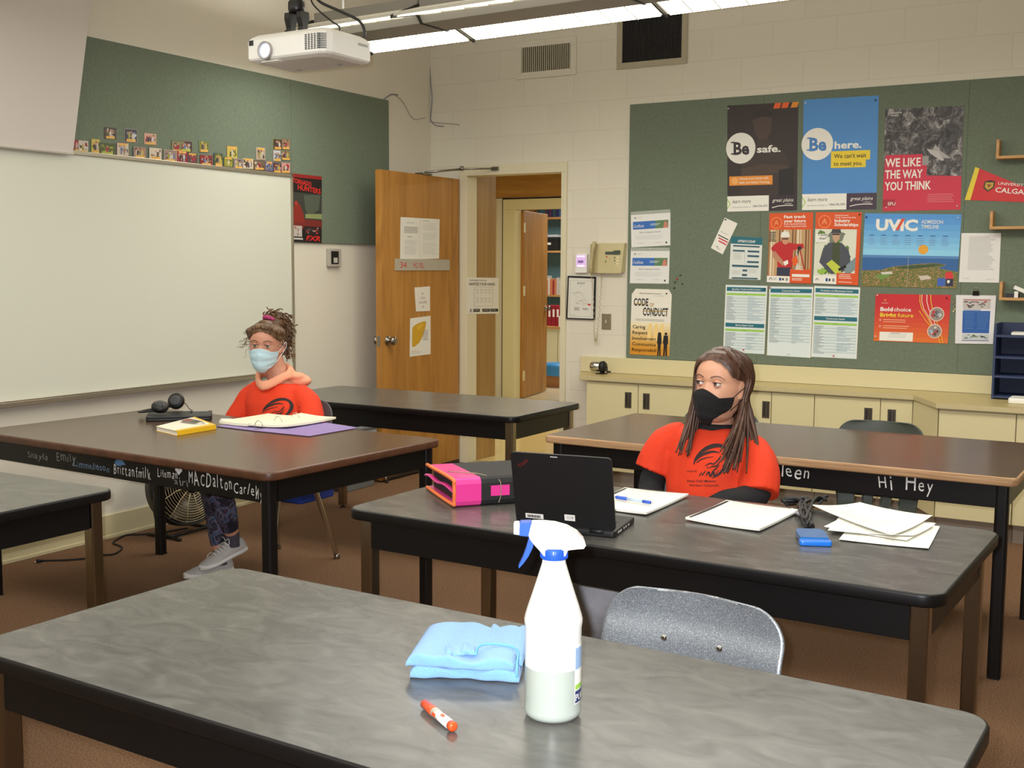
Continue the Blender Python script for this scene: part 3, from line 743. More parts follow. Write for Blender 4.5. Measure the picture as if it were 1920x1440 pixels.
# --- black-and-white forest picture over red
BWTREE = ramp_mat([(0.38, (22, 20, 20)), (0.5, (70, 66, 66)), (0.58, (128, 124, 122)), (0.66, (196, 192, 190))], (17, 17, 14), 0.4, detail=9, distort=1.2, nrough=0.75)
s = BK([(1660, 205), (1807, 198), (1801, 393), (1655, 396)], C_(206, 44, 70))
s.L().rect(0, 0, 1, .675, BWTREE); s.L().text('Undergraduate', .08, .045, .018, WHT, .14).text('Admissions', .08, .072, .018, WHT, .1)
s.L().poly([(.66, .36), (.72, .42), (.86, .5), (.8, .5), (.62, .44)], C_(170, 166, 162)).poly([(.55, .4), (.7, .43), (.78, .52), (.74, .52), (.6, .45)], C_(190, 186, 182))
s.L().poly([(.02, .45), (.5, .45), (.5, .56), (.56, .56), (.56, .66), (1, .675), (1, .7), (0, .7)], C_(206, 44, 70)).rect(.5, .47, .58, .56, C_(150, 148, 146))
s.L().text('WE LIKE', .02, .565, .085, WHT, .46, .02).text('THE WAY', .02, .68, .085, WHT, .49, .02).text('YOU THINK', .02, .795, .085, WHT, .60, .02)
s.L().rect(0, .885, .16, .955, C_(166, 32, 54)); s.L().text('SFU', .065, .945, .034, WHT, .10, .012); s.lines(.58, .845, .92, .935, 5, C_(232, 150, 150), .22, 4)
o = s.done('poster', 'red poster with a black and white forest picture, reading WE LIKE THE WAY YOU THINK', 'poster', 'posters on the right tackboard'); s.pin(o, .05, .965, PINW); s.pin(o, .96, .965, PINW)

# --- two orange apprenticeship posters
s = BK([(1443, 400), (1525, 398), (1521, 532), (1438, 529)], DORG)
s.L().ring(.17, .14, .085, .012, C_(240, 140, 80)); s.text('A', .17, .17, .07, C_(240, 150, 90), None, .02, 0, 1, 'c')
s.text('Fast track', .34, .075, .042, WHT, .50, .03).text('your future', .34, .135, .042, WHT, .50, .03).text('with Saskatchewan', .34, .168, .02, WHT, .5, .014).text('Youth Apprenticeship', .34, .2, .02, WHT, .52, .014)
wood = [C_(196, 160, 112), C_(150, 104, 60), C_(222, 198, 160), C_(120, 76, 40), C_(236, 224, 200)]
s.L().rect(.0, .24, .96, .9, wood[0])
for i in range(16): s.L() if i % 5 == 0 else 0; uu = .0 + i * .06; s.rect(uu, .24, uu + .032, .9, wood[(i * 3 + 1) % 5])
s.L().poly([(.07, .5), (.16, .44), (.3, .40), (.44, .42), (.62, .44), (.8, .44), (.82, .50), (.58, .53), (.55, .8), (.24, .8), (.2, .6), (.1, .56)], C_(192, 36, 40))
s.poly([(.22, .78), (.54, .78), (.53, .9), (.22, .9)], C_(48, 54, 76)).poly([(.1, .55), (.17, .55), (.4, .72), (.36, .76), (.12, .64)], C_(190, 136, 106)).poly([(.36, .7), (.46, .67), (.48, .72), (.4, .76)], WHT)
s.L().poly([(.3, .34), (.48, .34), (.46, .43), (.4, .455), (.33, .43)], SKIN).poly([(.28, .345), (.3, .28), (.38, .26), (.47, .28), (.49, .345)], WHT); s.L().rect(.32, .362, .46, .378, INK)
s.L().line([(.7, .5), (.62, .82)], .022, INK).line([(.72, .5), (.84, .8)], .02, C_(180, 60, 40)).line([(.66, .56), (.7, .76)], .016, LGR).circ(.72, .5, .03, INK).poly([(.55, .66), (.66, .6), (.7, .7), (.6, .78)], ORG)
s.L().lines(.02, .27, .18, .42, 6, INK, .45, 3).rect(.52, .8, 1, 1, DORG).rect(0, .905, .52, 1, WHT)
s.L().lines(.62, .76, .82, .82, 3, WHT, .4, 8).rect(.57, .87, .96, .91, WHT).lines(.57, .93, .85, .97, 2, WHT, .4, 5)
s.line([(.05, .965), (.09, .93), (.12, .965)], .008, INK).lines(.14, .935, .24, .965, 3, GRY, .4).rect(.28, .93, .33, .97, DBL).rect(.35, .935, .39, .965, INK).rect(.43, .93, .48, .97, GRY)
s.done('poster', 'orange poster Fast track your future with a worker in red shirt and white hard hat', 'poster', 'posters on the right tackboard').location += Vector((0, 0, 0))
s = BK([(1530, 398), (1616, 398), (1609, 535), (1525, 531)], DORG)
s.L().ring(.2, .13, .09, .012, C_(240, 140, 80)); s.text('A', .2, .165, .08, C_(240, 150, 90), None, .02, 0, 1, 'c')
s.text('Saskatchewan', .42, .05, .02, WHT, .3, .01).text('Youth Apprenticeship', .42, .08, .02, WHT, .46, .01).text('Industry', .42, .135, .045, WHT, .34, .028).text('Scholarships', .42, .19, .045, WHT, .52, .028)
gr = [C_(150, 190, 70), C_(94, 130, 50), C_(206, 218, 160), C_(58, 66, 50), C_(224, 226, 206), C_(120, 128, 110)]
s.scene(.0, .235, .92, .885, gr, 46, 12, .08, .3, 4)
s.L().poly([(.12, .7), (.2, .5), (.32, .42), (.6, .42), (.76, .52), (.84, .75), (.6, .84), (.4, .86), (.28, .8)], C_(74, 78, 88)).poly([(.4, .42), (.56, .42), (.58, .74), (.4, .74)], C_(66, 76, 48))
s.L().poly([(.38, .26), (.56, .26), (.55, .37), (.47, .43), (.4, .37)], C_(200, 160, 130)).poly([(.36, .29), (.38, .235), (.56, .235), (.58, .29)], C_(60, 64, 70)); s.rect(.39, .295, .55, .315, INK)
s.L().poly([(.28, .72), (.4, .66), (.6, .76), (.62, .84), (.5, .86)], C_(196, 206, 70)).poly([(.68, .76), (.94, .6), (.94, .78), (.72, .86)], C_(126, 146, 150)).line([(.56, .8), (.72, .74)], .04, INK)
s.L().rect(.02, .3, .28, .42, WHT); s.text('"I built', .06, .33, .035, INK, .22, .015).text('that!"', .1, .38, .035, INK, .18, .015).rect(0, .885, .52, 1, WHT).rect(.52, .84, .93, 1, DORG).rect(.92, .235, 1, 1, DORG)
s.L().lines(.57, .86, .86, .93, 3, WHT, .3, 9).lines(.57, .96, .9, .985, 1, WHT, .3, 9).line([(.05, .955), (.09, .925), (.12, .955)], .008, INK).rect(.28, .92, .33, .965, DBL).rect(.35, .925, .39, .96, INK).rect(.43, .92, .48, .965, GRY)
o = s.done('poster', 'orange poster Industry Scholarships with a worker in grey jacket and yellow gloves', 'poster', 'posters on the right tackboard'); s.pin(o, .96, .03, PINB)

# --- university coast poster
SKYB = C_(96, 168, 226); TOWN = ramp_mat([(0.3, (48, 76, 40)), (0.45, (92, 118, 52)), (0.55, (150, 110, 60)), (0.62, (196, 176, 150)), (0.72, (70, 92, 50))], (70, 70, 90), 0.4, detail=8, nrough=0.8)
s = BK([(1622, 400), (1803, 402), (1794, 541), (1615, 537)], C_(80, 150, 218))
for i in range(6): s.L().rect(0, .06 + .085 * i, 1, .6, C_(84 + 12 * i, 154 + 11 * i, 220 + 4 * i))
s.L().rect(0, .565, 1, .78, C_(48, 98, 158)); s.rect(0, .565, 1, .60, C_(84, 134, 188))
s.L().poly([(0, .78), (.2, .77), (.32, .72), (.45, .70), (.6, .675), (.76, .66), (.88, .68), (.8, .73), (1, .775), (1, 1), (0, 1)], TOWN)
s.L().poly([(.34, .73), (.5, .70), (.76, .668), (.86, .685), (.7, .72), (.5, .75)], C_(62, 84, 48)).poly([(.14, .85), (.28, .81), (.31, .85), (.2, .9)], C_(110, 150, 70)).poly([(.2, .8), (.32, .785), (.33, .82), (.22, .83)], C_(214, 206, 196)).poly([(.6, .84), (.7, .83), (.74, .87), (.63, .9)], C_(206, 194, 180))
s.L().circ(.635, .48, .065, C_(232, 166, 48)); s.text('UVIC', .125, .225, .15, WHT, .44, .045)
s.L().poly([(.335, .225), (.395, .065), (.43, .065), (.365, .225)], C_(220, 80, 50))
s.text('ADMISSION', .60, .13, .052, WHT, .22, .005).text('TIMELINE', .60, .195, .052, WHT, .18, .005)
for i in range(7):
    s.rect(.06 + .128 * i, .29, .11 + .128 * i, .30, C_(40, 90, 150)); s.lines(.05 + .128 * i, .325, .13 + .128 * i, .44, 4, C_(120, 160, 200), .3, i)
s.L().rect(.80, .865, .88, .97, C_(58, 98, 184)).rect(.885, .865, .96, .97, C_(34, 40, 66)).poly([(.875, .79), (.93, .77), (.95, .8), (.96, .87), (.88, .87)], C_(214, 48, 52)); s.L().poly([(.90, .89), (.925, .89), (.925, .92), (.912, .935), (.90, .92)], WHT)
s.L().poly([(.485, .55), (.488, .55), (.488, 1), (.485, 1)], C_(190, 190, 170))
o = s.done('poster', 'landscape poster headed UVIC with a blue sea, orange sun and green town', 'poster', 'posters on the right tackboard'); s.pin(o, .02, .05, PINB); s.pin(o, .97, .05, PINW)

# --- plain notice, brochure, flow chart
s = BK([(1803, 437), (1877, 437), (1873, 530), (1798, 529)], C_(228, 226, 222))
s.L().lines(.2, .07, .88, .76, 30, C_(176, 174, 172), .35, 2).lines(.1, .92, .26, .935, 1, GRY).text('BURSARY', .68, .945, .014, GRY, .22)
s.done('notice', 'white typed notice right of the sea and town poster', 'notice', 'sheets on the right tackboard')
s = BK([(1359, 408), (1383, 419), (1355, 477), (1333, 465)], WHT)
s.L().lines(.1, .4, .8, .46, 2, LGR, .4).rect(.08, .53, .92, .56, C_(40, 60, 56)).rect(.2, .6, .95, .64, C_(210, 70, 84)).rect(.3, .68, .95, .72, C_(210, 70, 84)).line([(.3, .9), (.4, .85), (.5, .9)], .02, GRY).lines(.4, .9, .75, .94, 2, GRY)
o = s.done('brochure', 'narrow white brochure pinned aslant left of the orange posters', 'brochure', 'sheets on the right tackboard'); s.pin(o, .12, .04, PINB)
s = BK([(1371, 443), (1430, 446), (1426, 525), (1367, 523)], C_(222, 228, 222))
s.L().rect(0, 0, 1, .17, TEALP); s.L().text('APPRENTICESHIP', .5, .13, .06, WHT, .56, .012, 0, 1, 'c')
for r_ in ((.08, .2, .92, .235), (.08, .31, .46, .35), (.55, .31, .92, .355), (.55, .42, .92, .465), (.55, .56, .92, .605), (.08, .66, .92, .71), (.42, .765, .57, .81), (.41, .87, .57, .92), (.09, .955, .91, .99)): s.rect(*r_, C_(52, 92, 108))
s.lines(.1, .38, .4, .55, 6, LGR).lines(.1, .8, .38, .9, 4, LGR).lines(.6, .75, .9, .85, 4, LGR); s.line([(.47, .33), (.47, .62)], .006, C_(140, 150, 150))
s.done('notice', 'white and teal flow chart sheet headed APPRENTICESHIP', 'notice', 'sheets on the right tackboard')
# --- three teal and lime tables of sectors
def sector(px, heads, label, pins):
    s = BK(px, C_(222, 232, 232))
    for a, c in ((.0, .02), (.98, 1.0)): s.L().rect(a, 0, c, 1, WHT)
    rows = C_(196, 214, 214); k = 0
    for v, tx in heads:
        s.L().rect(.03, v, .97, v + .058, TEALP).rect(.03, v + .088, .97, v + .118, LIME); s.L().text(tx, .5, v + .042, .027, WHT, min(.7, .022 * len(tx)), .008, 0, 1, 'c').text('Source', .5, v + .112, .016, C_(70, 110, 50), .08, 0, 0, 1, 'c')
        v2 = heads[heads.index((v, tx)) + 1][0] - .02 if (v, tx) != heads[-1] else (.83 if len(heads) == 1 else .96)
        rr = random.Random(len(tx)); vv = v + .135; i = 0; s.lay += 2; s.hold = True
        while vv < v2 - .02:
            s.lay -= 1
            if i % 2: s.rect(.03, vv, .97, vv + .016, rows)
            s.lay += 1
            s.rect(.04, vv + .004, .04 + rr.uniform(.1, .26), vv + .010, C_(120, 130, 136))
            if rr.random() < .8: s.rect(.55, vv + .004, .55 + rr.uniform(.1, .38), vv + .009, C_(128, 156, 178))
            vv += .021; i += 1
        s.hold = False
    o = s.done('notice', label, 'notice', 'teal and lime listings on the right tackboard')
    for u, v, m in pins: s.pin(o, u, v, m)
sector([(1361, 534), (1439, 536), (1433, 664), (1356, 660)], [(.03, 'Agriculture, Tourism and Service Sector'), (.56, 'Motive Repair Sector')], 'leftmost of the three teal and lime listings, two tables on one sheet', [(.94, .05, PINB), (.5, .95, PINK)])
sector([(1443, 537), (1525, 538), (1520, 671), (1438, 666)], [(.03, 'Construction Sector')], 'middle teal and lime listing with one long table and a blank foot', [(.02, .02, PINK), (.5, .96, PINW)])
sector([(1527, 536), (1613, 539), (1606, 673), (1521, 669)], [(.03, 'Production and Maintenance Sector'), (.42, 'Construction Sector')], 'rightmost of the three teal and lime listings, below the gloved worker', [(.5, .97, PINK)])
# --- red and orange "Bold choice" poster
s = BK([(1642, 551), (1783, 553), (1777, 644), (1638, 639)], C_(204, 36, 44))
for i in range(8): s.L().rect(0, .2 + .1 * i, 1, 1, C_(204 + 3 * i, 40 + 10 * i, 44 - i))
s.L().text('Bold', .075, .36, .085, WHT, .17, .032).text('choice', .26, .36, .085, WHT, .23, .01).text('Bright', .075, .48, .085, YEL, .22, .032).text('future', .315, .48, .085, YEL, .21, .01)
s.ring(.135, .13, .022, .006, C_(230, 200, 90)).text('LOYALIST', .09, .20, .022, WHT, .09)
s.lines(.12, .535, .52, .62, 2, C_(246, 190, 150), .3, 2).lines(.12, .665, .5, .75, 2, C_(246, 190, 150), .3, 3).ring(.08, .55, .022, .006, WHT).ring(.08, .68, .022, .006, WHT)
s.L().rect(.08, .80, .535, .985, WHT); s.L().lines(.2, .82, .5, .93, 4, LGR, .3, 5).rect(.23, .815, .36, .83, GRY)
for dx, c in ((0, YEL), (.025, C_(246, 220, 200)), (.09, C_(250, 230, 220)), (.14, YEL)):
    s.L().line([(.60 + dx, 0), (.60 + dx * 1.05, .14), (.635 + dx, .3), (.72 + dx * .8, .48), (.80 + dx * .5, .72)], .012, c)
s.line([(.6, .34), (.7, .55), (.86, .8), (.9, 1)], .01, YEL).line([(.9, .8), (.94, 1)], .01, YEL)
for u, v, sd in ((.835, .40, 3), (.82, .755, 9)):
    s.L().circ(u, v, .145, C_(244, 226, 206), 30); s.L().circ(u, v, .132, C_(150, 140, 130), 30)
    rr = random.Random(sd); cs = [C_(190, 60, 60), C_(60, 60, 70), C_(210, 200, 190), C_(120, 120, 130), C_(90, 80, 70), C_(160, 180, 200)]
    for i in range(14):
        if i % 4 == 0: s.L()
        a, q = rr.uniform(0, 6.28), rr.uniform(0, .085); s.circ(u + q * .62 * cos(a), v + q * sin(a), rr.uniform(.02, .042), cs[rr.randrange(6)], 7)
o = s.done('poster', 'red to orange landscape poster reading Bold choice Bright future', 'poster', 'posters on the right tackboard'); s.pin(o, .03, .03, PINW); s.pin(o, .03, .9, PINW); s.pin(o, .95, .06, PINB)
# --- white sheet with blue block held by a bulldog clip
s = BK([(1793, 553), (1868, 554), (1862, 645), (1791, 644)], C_(226, 224, 224), lift=0.004)
s.L().rect(.18, .32, .88, .78, C_(36, 92, 168)).rect(.18, .075, .88, .28, C_(190, 180, 176)); s.scene(.18, .1, .88, .27, [C_(60, 54, 52), C_(196, 190, 184), C_(120, 100, 92), C_(170, 60, 56), C_(90, 90, 96)], 22, 5, .08, .2, 1)
s.L().rect(.2, .09, .86, .1, RED).rect(.2, .295, .64, .31, C_(120, 150, 190)).lines(.24, .36, .5, .72, 9, C_(80, 128, 190), .3, 3).lines(.56, .36, .86, .72, 9, C_(80, 128, 190), .3, 4)
s.scene(.18, .80, .88, .905, [C_(120, 130, 140), C_(90, 130, 70), C_(60, 60, 64), C_(200, 204, 206)], 12, 8, .1, .3, 3); s.L().rect(.18, .925, .88, .935, DBL)
o = s.done('notice', 'white sheet with a blue text block hanging from a black clip', 'notice', 'sheets on the right tackboard')
q = ony((1830, 549), -0.02); t = thing('bulldog_clip', 'black bulldog clip gripping the sheet with the blue block', 'clip', q)
b = MB(); b.add([(-.018, -.004, -.016), (.018, -.004, -.016), (.015, -.014, .01), (-.015, -.014, .01), (-.018, .0045, -.016), (.018, .0045, -.016), (.015, .0045, .01), (-.015, .0045, .01)], [(0, 1, 2, 3), (7, 6, 5, 4), (0, 3, 7, 4), (1, 5, 6, 2), (3, 2, 6, 7)], BLACKP); b.build('clip_body', t)
MB().tube(catmull([(-.008, -.008, .008), (-.01, -.012, .022), (0, -.013, .032), (.01, -.012, .022), (.008, -.008, .008)], 4), 0.0015, CHROME, 6).build('wire_handle', t)
# --- certificates, code of conduct
for i, (px, lab) in enumerate((([(1183, 403), (1257, 398), (1257, 460), (1184, 464)], 'upper white certificate with a blue banner, in a clear sleeve'), ([(1183, 470), (1256, 470), (1254, 532), (1181, 531)], 'lower white certificate with a blue banner, just above the code of conduct'))):
    s = BK(px, C_(232, 232, 228)); s.L().rect(.05, .22, .70, .46, C_(58, 112, 190)).rect(.62, .22, .95, .46, C_(96, 132, 90)); s.poly([(.82, .46), (.84, .3), (.88, .25), (.92, .3), (.94, .46)], C_(206, 130, 110))
    s.L().text('Certificate', .07, .40, .10, WHT, .26, 0, .3).lines(.5, .31, .76, .38, 2, C_(190, 210, 220), .5).text('Kate Composite School', .22, .585, .055, C_(110, 110, 116), .54, 0, .15)
    s.lines(.12, .66, .88, .80, 4, C_(206, 206, 206), .3, 3).lines(.15, .87, .35, .91, 2, LGR).lines(.6, .87, .8, .91, 2, LGR).rect(.88, .88, .92, .93, INK).rect(.09, .08, .13, .13, GRY).lines(.16, .08, .3, .13, 3, LGR)
    o = s.done('certificate', lab, 'certificate', 'certificates on the right tackboard')
    z0 = Vector(s.p(0, 0, 0.004)); z1 = Vector(s.p(1, 0, 0.004))
    b = MB(); b.add([z0, z1, z1 + Vector((0, 0, .02)), z0 + Vector((0, 0, .02))], [(0, 1, 2, 3)], mat((170, 178, 168), 0.15)); b.build('sleeve_edge', o); s.pin(o, .5, -.05, PINW)
CODEG = [C_(244 - 4 * i, 232 - 11 * i, 196 - 20 * i) for i in range(9)]
s = BK([(1185, 541), (1260, 543), (1255, 668), (1181, 664)], C_(238, 234, 220), shape=[(.1, 0), (.92, 0), (1, .075), (1, 1), (0, 1), (0, .085)])
for i in range(9): s.L().rect(0, .50 + .05 * i, 1, .55 + .05 * i if i < 8 else 1, CODEG[i])
for a in (.42, .58, .72): s.L().poly([(a, .78), (a + .04, .52), (a + .12, .52), (a + .1, .78)], C_(246, 214, 140))
s.L().text('Kate Composite School', .2, .075, .02, INK, .54, .0, .2).text('Home of the Cougars', .56, .105, .012, GRY, .25)
GOLD = C_(176, 140, 30)
s.text('CODE', .06, .255, .115, INK, .37, .02).text('OF', .47, .265, .06, GOLD, .10, .01).text('CONDUCT', .30, .40, .125, INK, .63, .02)
s.L().rect(.06, .222, .42, .232, GOLD).rect(.30, .325, .92, .335, GOLD).lines(.12, .455, .88, .49, 2, GRY, .25, 2, .05)
for i, tx in enumerate(('Caring', 'Respect', 'Involvement', 'Communica', 'Responsibili')):
    s.text(tx, .055, .60 + .087 * i, .052, C_(40, 30, 20), (.32, .38, .60, .60, .62)[i], .008)
for u, lw in ((.745, .075), (.90, .085)):
    s.L().circ(u, .665, .022, INK, 14).poly([(u - lw * .6, .69), (u + lw * .6, .69), (u + lw * .75, .80), (u + lw * .45, .84), (u + lw * .55, 1), (u + lw * .1, 1), (u, .87), (u - lw * .2, 1), (u - lw * .6, 1), (u - lw * .5, .84), (u - lw * .8, .8)], INK)
s.poly([(.70, .66), (.78, .65), (.80, .76), (.70, .76)], INK)
o = s.done('poster', 'gold and white poster reading CODE OF CONDUCT', 'poster', 'posters on the right tackboard'); s.pin(o, .88, .06, PINB)
# --- loose pins
for (px, m, lab) in (((1276, 516), PING, 'topmost of the five loose pins'), ((1270, 523), PINK, 'red pin second from the top of the five loose pins'), ((1266, 529), PING, 'dark green pin in the middle of the five loose pins'), ((1280, 532), PING, 'rightmost of the five loose pins'), ((1265, 540), PINB, 'black pin, lowest of the five loose pins')):
    q = ony(px, -0.0143); b = MB(); b.lathe([(0.0055, 0), (0.0055, 0.003), (0.0035, 0.005), (0.005, 0.010), (0.001, 0.011)], m, 10, trs((0, 0, 0), (radians(90), 0, 0)))
    o = b.build('pushpin'); o.location = q; tag(o, lab + ' on the green tackboard', 'pin', 'loose pins on the right tackboard')
# key chain hanging left of the clipped sheet
b = MB(); rr = random.Random(3)
for i in range(7):
    q = ony((1789 + (i % 2) * 2 - 1, 560 + 4 * i), -0.02); b.ball(q, (0.005, 0.004, 0.006), mat((150, 140, 110), 0.4) if i < 5 else mat((210, 200, 150), 0.4), 8, 6)
tag(b.build('bead_chain'), 'little beaded chain hanging left of the clipped sheet', 'chain')
# pennant
s = BK([(1829, 313), (1990, 313), (1990, 380), (1809, 375)], C_(206, 38, 42), shape=[(0, 0), (1, .98), (1, 1.02), (0, 1)], lift=.001)
s.L().poly([(0, 0), (.055, .055), (.06, 1), (0, 1)], C_(228, 206, 50))
s.L().poly([(.16, .42), (.28, .42), (.28, .62), (.22, .74), (.16, .62)], C_(60, 50, 30)); s.L().poly([(.175, .46), (.265, .46), (.265, .6), (.22, .69), (.175, .6)], C_(196, 160, 50)).rect(.19, .40, .25, .44, INK); s.L().poly([(.195, .52), (.245, .52), (.22, .62)], C_(140, 50, 40))
s.text('UNIVERSITY OF', .315, .52, .085, WHT, .41, .0, 0, 1, 'l', .18).text('CALGARY', .30, .74, .15, WHT, .43, .012, 0, 1, 'l', .18)
s.done('pennant', 'red felt pennant with yellow band lettered UNIVERSITY OF CALGARY', 'pennant')

# --- snapshots above the whiteboard
PICS = [(195, 238, 218, 260), (233, 241, 257, 266), (270, 249, 293, 271), (321, 263, 346, 285), (338, 264, 360, 284), (372, 263, 392, 285), (425, 273, 445, 297), (480, 276, 497, 299), (512, 260, 529, 280), (528, 260, 544, 280), (512, 281, 527, 302), (526, 281, 545, 300),
        (138, 262, 148, 285), (147, 263, 165, 287), (171, 260, 187, 288), (186, 267, 215, 290), (219, 267, 241, 291), (250, 274, 274, 296), (279, 276, 303, 299), (307, 280, 331, 303), (331, 282, 351, 304), (351, 286, 370, 306), (375, 290, 398, 310), (401, 286, 418, 312), (420, 294, 436, 312), (438, 297, 456, 316), (455, 296, 475, 316), (475, 300, 497, 318), (497, 302, 512, 320), (511, 304, 528, 324), (526, 304, 544, 324)]
PAL = [[C_(70, 56, 50), C_(150, 120, 96), C_(204, 190, 170), C_(110, 90, 70)], [C_(196, 186, 170), C_(120, 110, 110), C_(66, 60, 66), C_(176, 150, 130)], [C_(150, 146, 50), C_(110, 120, 50), C_(190, 170, 80), C_(70, 80, 40)],
       [C_(60, 50, 46), C_(190, 180, 166), C_(130, 40, 40), C_(220, 214, 200)], [C_(150, 36, 56), C_(90, 60, 60), C_(200, 150, 140), C_(120, 120, 80)], [C_(90, 110, 150), C_(50, 50, 60), C_(190, 190, 190), C_(140, 120, 110)]]
ords = ['first', 'second', 'third', 'fourth', 'fifth', 'sixth', 'seventh', 'eighth', 'ninth', 'tenth', 'eleventh', 'twelfth', 'thirteenth', 'fourteenth', 'fifteenth', 'sixteenth', 'seventeenth', 'eighteenth', 'nineteenth']
CAPT = C_(228, 176, 84)
for i, (x0, y0, x1, y1) in enumerate(PICS):
    k = (y1 - y0) * .02; sl = 0.09 * (x1 - x0)
    s = Sheet([(x0, y0), (x1, y0 + sl), (x1, y1 + sl * .6), (x0, y1)], 'x', 0.0146 + (0.0012 if i % 2 else 0) + (0.0036 if i >= 12 else 0), (1, 0, 0), PAL[i % 6][0], 0.001)
    s.scene(.02, .02, .98, .98, PAL[(i * 5 + i // 3) % 6], 16, i + 40, .12, .42, i % 4)
    nf = 1 + i % 3
    for f in range(nf): s.figure(.25 + .5 * (f + .5) / nf, .2 + .06 * (f % 2), .9, .16, PAL[(i + f + 1) % 6][f % 4], SKIN)
    up = i in (16, 20, 21, 24, 26, 28, 6, 7)
    s.L().rect(.15, .04 if up else .76, .85, .2 if up else .97, CAPT if i not in (15, 4) else C_(176, 190, 70)); s.L().lines(.2, .08 if up else .81, .8, .16 if up else .92, 2, C_(150, 110, 60), .3)
    lab = ('%s snapshot from the screen in the upper scattered row' % ords[i]) if i < 12 else ('%s snapshot from the screen in the bottom row over the whiteboard' % ords[i - 12])
    s.done('snapshot', lab, 'photo', 'snapshots pinned above the whiteboard')

# --- storm poster beside the whiteboard
s = Sheet([(546, 325), (603, 331), (603, 456), (546, 453)], 'x', 0.0146, (1, 0, 0), C_(30, 24, 24))
FX = C_(206, 44, 38)
s.L().rect(0, .27, 1, .80, C_(60, 62, 56)).poly([(.4, .30), (.95, .28), (.9, .5), (.55, .62), (.45, .5)], C_(84, 92, 78)).poly([(.45, .58), (1, .56), (1, .64), (.45, .64)], C_(140, 150, 96)).rect(0, .66, 1, .8, C_(120, 40, 34))
s.L().poly([(.02, .7), (.05, .5), (.15, .42), (.28, .45), (.4, .6), (.42, .72)], C_(140, 40, 32)).circ(.15, .43, .035, C_(176, 50, 40))
s.L().rect(.02, 0, 1, .05, C_(150, 34, 30)).text('TORNADO', .03, .13, .07, FX, .62, .03, 0, .9, 'l', .06).text('HUNTERS', .2, .225, .075, FX, .76, .03, 0, .9, 'l', .05)
s.scene(.02, .76, .34, .92, [C_(190, 180, 170), C_(140, 40, 40), C_(60, 50, 50), C_(206, 200, 196)], 10, 4); s.scene(.4, .76, .98, .88, [C_(40, 30, 32), C_(160, 50, 44), C_(90, 70, 70), C_(170, 160, 156)], 14, 6)
s.L().text('FXR', .46, .97, .075, FX, .48, .03, .2).rect(.03, .94, .36, .965, LGR)
s.done('poster', 'narrow black and red TORNADO HUNTERS poster beside the whiteboard', 'poster')

# --- papers on the oak door and the recess panel
def DR(px, base, **k): return Sheet(px, 'x', 0.2806, (1, 0, 0), base, **k)
for i, (px, lab, sd) in enumerate((([(751, 407), (787, 409), (787, 486), (750, 486)], 'typed white page, left of the pair on the oak door', 1), ([(787.5, 409), (824, 411), (823, 485), (787.5, 486)], 'typed white page, right of the pair on the oak door', 2))):
    s = DR(px, C_(226, 224, 212))
    if i == 0: s.L().lines(.3, .12, .7, .15, 1, GRY).lines(.18, .22, .9, .38, 6, GRY, .5, 4, .1).lines(.35, .45, .6, .5, 1, GRY).lines(.2, .54, .88, .66, 5, LGR, .4).lines(.2, .68, .88, .9, 8, LGR, .4)
    else: s.L().lines(.12, .06, .5, .08, 1, INK).lines(.12, .12, .9, .3, 5, LGR, .3).lines(.12, .36, .9, .55, 6, LGR, .3, 7).lines(.12, .6, .9, .9, 8, LGR, .3, 9)
    s.done('notice', lab, 'notice', 'papers on the oak door')
s = Sheet([(740, 485), (842, 487), (842, 507), (740, 507)], 'x', 0.2806, (1, 0, 0), mat((176, 170, 152), 0.4), 0.006)
s.L().text('34', .085, .78, .55, RED, .11, .0).text('PC-TEL', .32, .78, .44, RED, .19, .004)
s.done('room_sign', 'grey room plate with red 34 and PC-TEL on the oak door', 'sign')
s = DR([(777, 539), (806, 537), (806, 583), (780, 584)], C_(230, 226, 214))
for i, tx in enumerate(('NO', 'FOOD', 'ALLOWED', 'IN')): s.L().text(tx, .5, .32 + .18 * i, .10, C_(150, 110, 110), None, 0, 0, .9, 'c')
s.done('notice', 'small white lettered note below the room plate on the door', 'notice', 'papers on the oak door')
s = DR([(769, 597), (807, 592), (807, 664), (768, 669)], C_(230, 228, 216))
s.L().poly([(.1, .25), (.25, .18), (.5, .14), (.68, .12), (.78, .14), (.74, .3), (.62, .5), (.45, .66), (.2, .76), (.1, .74)], C_(206, 160, 36)); s.L().poly([(.3, .22), (.6, .16), (.66, .22), (.4, .34)], C_(222, 176, 44)).lines(.62, .36, .9, .64, 6, GRY, .4, 3).text('monarch', .08, .88, .03, C_(200, 120, 100), .3).lines(.06, .9, .6, .95, 2, LGR)
s.done('notice', 'white paper with a big yellow wing shape low on the oak door', 'notice', 'papers on the oak door')
s = Sheet([(876, 520), (935, 521), (935, 588), (876, 589)], 'x', 0.3356, (1, 0, 0), C_(232, 230, 220))
s.L().text('WHEN MAKE YOU OUR', .05, .095, .035, INK, .55, .01).text('SANITIZE YOUR HANDS', .05, .215, .075, INK, .82, .02)
for u0, v0, u1, v1 in ((.2, .26, .8, .27), (.2, .78, .8, .79), (.2, .26, .215, .79), (.785, .26, .8, .79)): s.rect(u0, v0, u1, v1, LGR)
for r_ in range(2):
    for c in range(4): s.text(('Pump', 'Rub', 'Rub', 'Dry')[c], .27 + .13 * c, .35 + .24 * r_, .035, GRY, .08); s.lines(.27 + .13 * c, .38 + .24 * r_, .35 + .13 * c, .46 + .24 * r_, 3, LGR)
s.rect(.18, .86, .38, .94, INK).rect(.46, .86, .7, .94, INK).rect(.72, .86, .97, .94, INK).circ(.1, .9, .05, GRY)
s.L().rect(.2, .89, .35, .905, LGR).rect(.49, .89, .66, .905, LGR).rect(.75, .89, .9, .905, LGR)
s.done('sign', 'white SANITIZE YOUR HANDS sign on the wood panel inside the doorway', 'sign')
